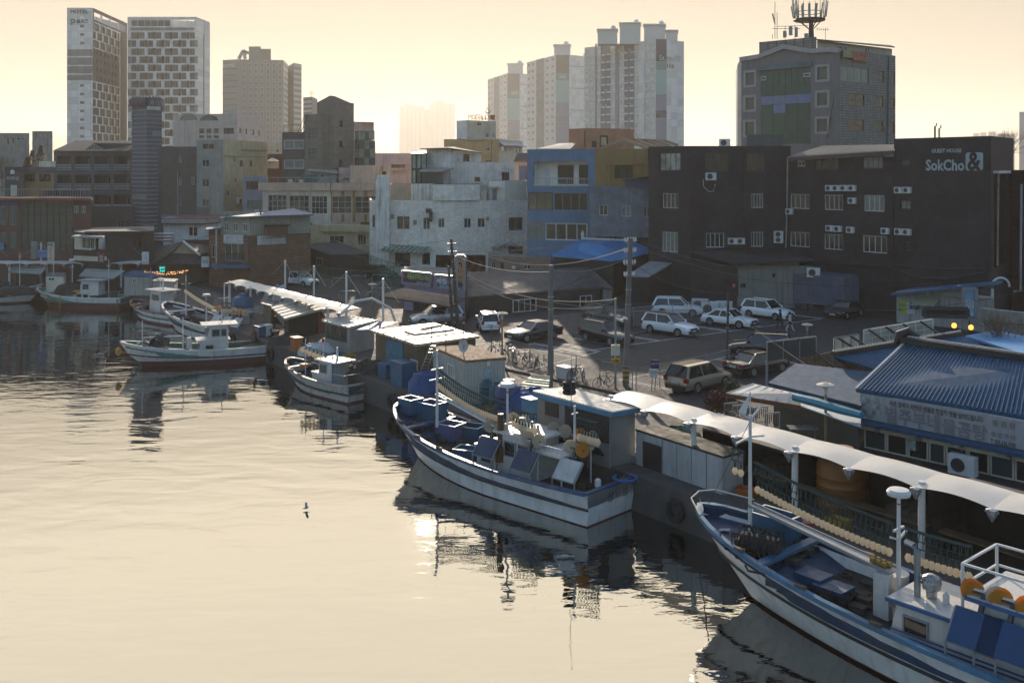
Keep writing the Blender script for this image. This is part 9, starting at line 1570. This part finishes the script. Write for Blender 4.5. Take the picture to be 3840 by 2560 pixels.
# ---------------------------------------------------------------- lit sign and fairy lights over the left stalls
p = at(597, 1021, 100); o = thing('neon_sign', 'small lit green neon sign above the left boats', 'sign', p); MB().box(p.x, p.x + .62, p.y, p.y + .08, p.z, p.z + .62).build('board', BLK, o)
for k, t in enumerate(('삼숙이', '수산')): lettering(t, M('neon_teal', (.02, .75, .6), .5, emit=1., var=0, fine=0), o, p + Vector((.31, -.03, .45 - .3 * k)), (1, 0), .55, .24, .03)
fl = MB(); fr = MB(); r_ = random.Random(3); pa, pb = at(540, 1012, 100), at(705, 1010, 100)
fr.tube([pa.lerp(pb, k / 12) - Vector((0, 0, .35 * math.sin(math.pi * k / 12))) for k in range(13)], .03, 4)
for k in range(90): c = pa.lerp(pb, r_.random()); c.z -= .3 * math.sin(math.pi * (c.x - pa.x) / (pb.x - pa.x)) + r_.random() * .25; fl.box(c.x - .025, c.x + .025, c.y, c.y + .04, c.z, c.z + .05)
o = thing('fairy_lights', 'string of small warm lights sagging below the neon sign', 'string lights', pa); fr.build('cable', BLK, o); fl.build('light_points', M('warm_light_point', (1, .5, .15), .5, emit=1.2, var=0, fine=0), o)['kind'] = 'stuff'
for k, (u, v0, v1) in enumerate(((565, 1075, 1005), (697, 1110, 1010))): MB().bar(at(u, v0, 100), at(u, v1, 100), .06).build('support_post', FRAMEG, o)
# ---------------------------------------------------------------- people and birds
def person(lab, p, ang, top, legs, skin=(.3, .19, .13), stride=.25, arm=.1, bend=0., hgt=1.72, hood=False):
 o = thing('person', lab, 'person', p, ang, local=True); s = hgt / 1.72; J = dict(hip=(0, 0, .92, .15), chest=(bend * .4, 0, 1.28, .17), neck=(bend * .55, 0, 1.47, .06), head=(bend * .65, 0, 1.6, .1), crown=(bend * .66, 0, 1.69, .07))
 E = [('hip', 'chest'), ('chest', 'neck'), ('neck', 'head'), ('head', 'crown')]
 for n, d in (('l', 1), ('r', -1)):
  J.update({n + 'h': (0, .1 * d, .86, .1), n + 'k': (.12 * d * stride * 4, .1 * d, .48, .075), n + 'a': (.28 * d * stride * 3.2 - .03, .1 * d, .09, .05), n + 't': (.28 * d * stride * 3.2 + .14, .11 * d, .04, .045), n + 's': (bend * .42, .19 * d, 1.38, .07), n + 'e': (bend * .5 - .06 * d + arm * .3, .25 * d, 1.12, .05), n + 'w': (bend * .6 + arm - .05 * d, .23 * d, .9 + arm * .6, .04), n + 'f': (bend * .62 + arm + .02 - .05 * d, .22 * d, .8 + arm * .8, .035)}); E += [('hip', n + 'h'), (n + 'h', n + 'k'), (n + 'k', n + 'a'), (n + 'a', n + 't'), ('chest', n + 's'), (n + 's', n + 'e'), (n + 'e', n + 'w'), (n + 'w', n + 'f')]
 ks = list(J); me = bpy.data.meshes.new('body'); me.from_pydata([Vector(J[k][:3]) * s for k in ks], [(ks.index(a), ks.index(b)) for a, b in E], []); ob = bpy.data.objects.new('body', me); COL.objects.link(ob); ob.parent = o; md = ob.modifiers.new('skin', 'SKIN'); sv = me.skin_vertices or me.attributes
 if not me.skin_vertices: me.skin_vertices
 bm = bmesh.new(); bm.from_mesh(me); ly = bm.verts.layers.skin.verify(); bm.verts.ensure_lookup_table()
 for i, k in enumerate(ks): bm.verts[i][ly].radius = (J[k][3] * s,) * 2; bm.verts[i][ly].use_root = k == 'hip'
 bm.to_mesh(me); bm.free(); ob.modifiers.new('smooth', 'SUBSURF').render_levels = 1
 m = bpy.data.materials.new('clothes'); m.use_nodes = True; nt = m.node_tree; b = nt.nodes['Principled BSDF']; b.inputs['Roughness'].default_value = .85; tc = nt.nodes.new('ShaderNodeTexCoord'); sp = nt.nodes.new('ShaderNodeSeparateXYZ'); nt.links.new(tc.outputs['Object'], sp.inputs[0]); rp = nt.nodes.new('ShaderNodeValToRGB'); mr = nt.nodes.new('ShaderNodeMath'); mr.operation = 'DIVIDE'; mr.inputs[1].default_value = 1.8 * s; nt.links.new(sp.outputs[2], mr.inputs[0]); nt.links.new(mr.outputs[0], rp.inputs[0]); rp.color_ramp.interpolation = 'CONSTANT'
 el = rp.color_ramp.elements; el[0].color = (*legs[0], 1); el[1].position = .05; el[1].color = (*legs[1], 1)
 for ps, c in ((.32 if len(legs) > 2 else .5, legs[-1]), (.5, top), (.83, skin)): e_ = el.new(ps); e_.color = (*c, 1)
 nt.links.new(rp.outputs[0], b.inputs['Base Color']); me.materials.append(m); c = Vector(J['head'][:3]) * s
 MB().lathe(c + Vector((-.015, 0, -.02)), [(.1, -.06), (.118, .02), (.105, .1), (.05, .15), (.01, .155)], 12).build('hood' if hood else 'hair', M('hood_red', (.15, .04, .04), .9) if hood else BLK, o, True); MB().box(c.x + .09, c.x + .12, -.012, .012, c.z - .03, c.z + .01).build('nose', M('skin', skin, .6, var=0, fine=0), o)
 return o
Nv, Wh, Sk = (.015, .017, .022), (.5, .5, .48), (.3, .19, .13)
person('person in dark coat and trousers walking away across the car park', gp(2926, 1236), R(-35), Nv, (Nv, Nv), stride=.3); person('person in white jacket, dark shorts and white boots walking beside', gp(2962, 1241), R(-20), Wh, (Wh, Wh, Nv), stride=.35, hgt=1.6)
person('person in red hooded jacket bending over nets on the red-bottomed boat', (-20.2, 78.6, .8), R(200), (.12, .045, .04), (Nv, Nv), bend=.25, arm=.25, stride=.1, hood=True); person('person in dark clothes crouched at the stern of the red-bottomed boat', (-18.8, 78.9, .55), R(180), (.03, .035, .03), (Nv, Nv), bend=.45, arm=.3, stride=.1)
def gull(lab, p, ang, wings=0., sc_=1., cat='gull'):
 m = MB(); m.lathe((0, 0, .1), [(.01, -.26), (.05, -.16), (.09, 0), (.08, .1), (.045, .17), (.055, .22), (.05, .26), (.012, .32), (.005, .36)], 10, 'x')
 for s in (1, -1):
  if wings: m.add([(.1, s * .05, .14), (-.12, s * .05, .14), (-.2, s * .5, .14 + wings), (.0, s * .6, .12 + wings * 1.2), (.08, s * .3, .16 + wings * .6)], [(0, 1, 2, 3, 4)])
  else: m.add([(.1, s * .07, .13), (-.05, s * .1, .1), (-.3, s * .03, .12), (-.1, s * .05, .18)], [(0, 1, 2, 3)])
 m.add([(-.24, -.05, .1), (-.24, .05, .1), (-.38, .07, .1), (-.38, -.07, .1)], [(0, 1, 2, 3)]); o = single('gull', m, M('gull_grey', (.3, .3, .29), .7, var=.4, scale=6), lab, cat, loc=(0, 0, 0), smooth=True); o.location = p; o.rotation_euler = (0, 0, ang); o.scale = (sc_,) * 3
a = gp(1148, 1912, 0); gull('dark gull taking off from the bright water in the centre', a + Vector((0, 0, .05)), R(200), .3, .45); gull('gull swimming on dark water left of the red-bottomed boat', gp(372, 1331, 0) - Vector((0, 0, .05)), R(20), 0, 1.1); gull('gull swimming below the stern of the middle squid boat', gp(2118, 2091, 0) - Vector((0, 0, .05)), R(190)); gull('gull perched on the line hauler of the red-bottomed boat', (-27., 75.6, 2.3), R(150), 0, 1.1)
cc = [gp(2585, 1140), gp(2660, 1158), gp(2690, 1155)]
for i, (u, v) in enumerate(((2625, 1150), (2662, 1165), (2690, 1162), (2716, 1160))): p = gp(u, v + 14); ac(p, R(-20), ['leftmost', 'second', 'third', 'rightmost'][i] + ' of four big condensers standing behind the car park fence', 1.5, 'ground condensers')

CRM = {}
for i, (s_, t_, cl, wh) in enumerate(((-8, 1.4, 'blue', 'beside the board shed wall'), (-7, 1.7, 'yellow', 'beside the board shed wall'), (-3.5, 1.2, 'grey', 'below the leaning ladder'), (-2.6, 1.5, 'orange', 'below the leaning ladder'), (-13, 1.3, 'blue', 'behind the small rusty boat'), (-14, 1.9, 'orange', 'behind the small rusty boat'), (-20, 1.5, 'grey', 'on the mid quay edge'), (-21.2, 1.3, 'yellow', 'on the mid quay edge'), (5.5, 1.2, 'blue', 'between the container hut and the tanks'), (6.6, 1.1, 'grey', 'between the container hut and the tanks'), (11.5, 1., 'yellow', 'in front of the blue ribbed hut'), (12.6, 1., 'blue', 'in front of the blue ribbed hut'), (22.8, 1.2, 'grey', 'at the end of the white quay store'), (28, 1.6, 'blue', 'under the near canopy'), (29.1, 1.6, 'orange', 'under the near canopy'), (33.5, 1.6, 'yellow', 'under the near canopy'))):
 m = M('crate_' + cl, dict(blue=(.02, .09, .2), yellow=(.35, .22, .03), grey=(.2, .21, .22), orange=(.35, .1, .02))[cl], .6, var=.15)
 if cl not in CRM: c = MB(); c.grid([[(-.36, -.24, 0), (.36, -.24, 0), (.36, .24, 0), (-.36, .24, 0)], [(-.42, -.3, .34), (.42, -.3, .34), (.42, .3, .34), (-.42, .3, .34)], [(-.38, -.26, .34), (.38, -.26, .34), (.38, .26, .34), (-.38, .26, .34)], [(-.33, -.21, .05), (.33, -.21, .05), (.33, .21, .05), (-.33, .21, .05)]], True); c.add([(-.33, -.21, .05), (.33, -.21, .05), (.33, .21, .05), (-.33, .21, .05)], [(0, 1, 2, 3)]); CRM[cl] = c.mesh('crate_body', m)
 o = thing('fish_crate', cl + ' open fish crate ' + wh, 'crate', q(s_, t_, G + .03), QA + .4 * math.sin(i * 2.3), 'fish crates on the quay', local=True); inst('crate_body', CRM[cl], o, (0, 0, 0))
for a, b, n in ((Vector((-5.6, 52.4, 2.5)), q(7.5, .3), 'bow of the middle squid boat'), (Vector((4.9, 43.6, 1.5)), q(22.5, .3), 'stern of the middle squid boat'), (Vector((7.2, 36.3, 2.7)), q(27.5, .4), 'bow of the near squid boat'), (Vector((-15.2, 69.6, 1.7)), q(-8, .3), 'bow of the small rusty boat'), (Vector((-18.2, 79.5, 1.3)), q(-19, .3), 'stern of the red-bottomed boat')):
 single('mooring_rope', MB().tube([a.lerp(b, k / 8) - Vector((0, 0, 1.2 * k / 8 * (1 - k / 8))) for k in range(9)], .025, 5), M('rope_pale', (.3, .27, .2), .9), 'mooring rope from the ' + n + ' to the quay', 'rope', 'mooring ropes', loc=b)
# ---------------------------------------------------------------- the hazy air
def haze():
 m = bpy.data.materials.new('haze'); m.use_nodes = True; t = m.node_tree; t.nodes.remove(t.nodes['Principled BSDF'])
 v = t.nodes.new('ShaderNodeVolumePrincipled'); v.inputs['Density'].default_value = HAZE; v.inputs['Color'].default_value = (1, .94, .83, 1); v.inputs['Anisotropy'].default_value = .35
 t.links.new(v.outputs[0], t.nodes['Material Output'].inputs['Volume'])
 o = MB().box(-3100, 3100, -130, 7600, -4, 330).build('haze', m); o['kind'] = 'stuff'
HAZE = .0002
haze()
set_type()
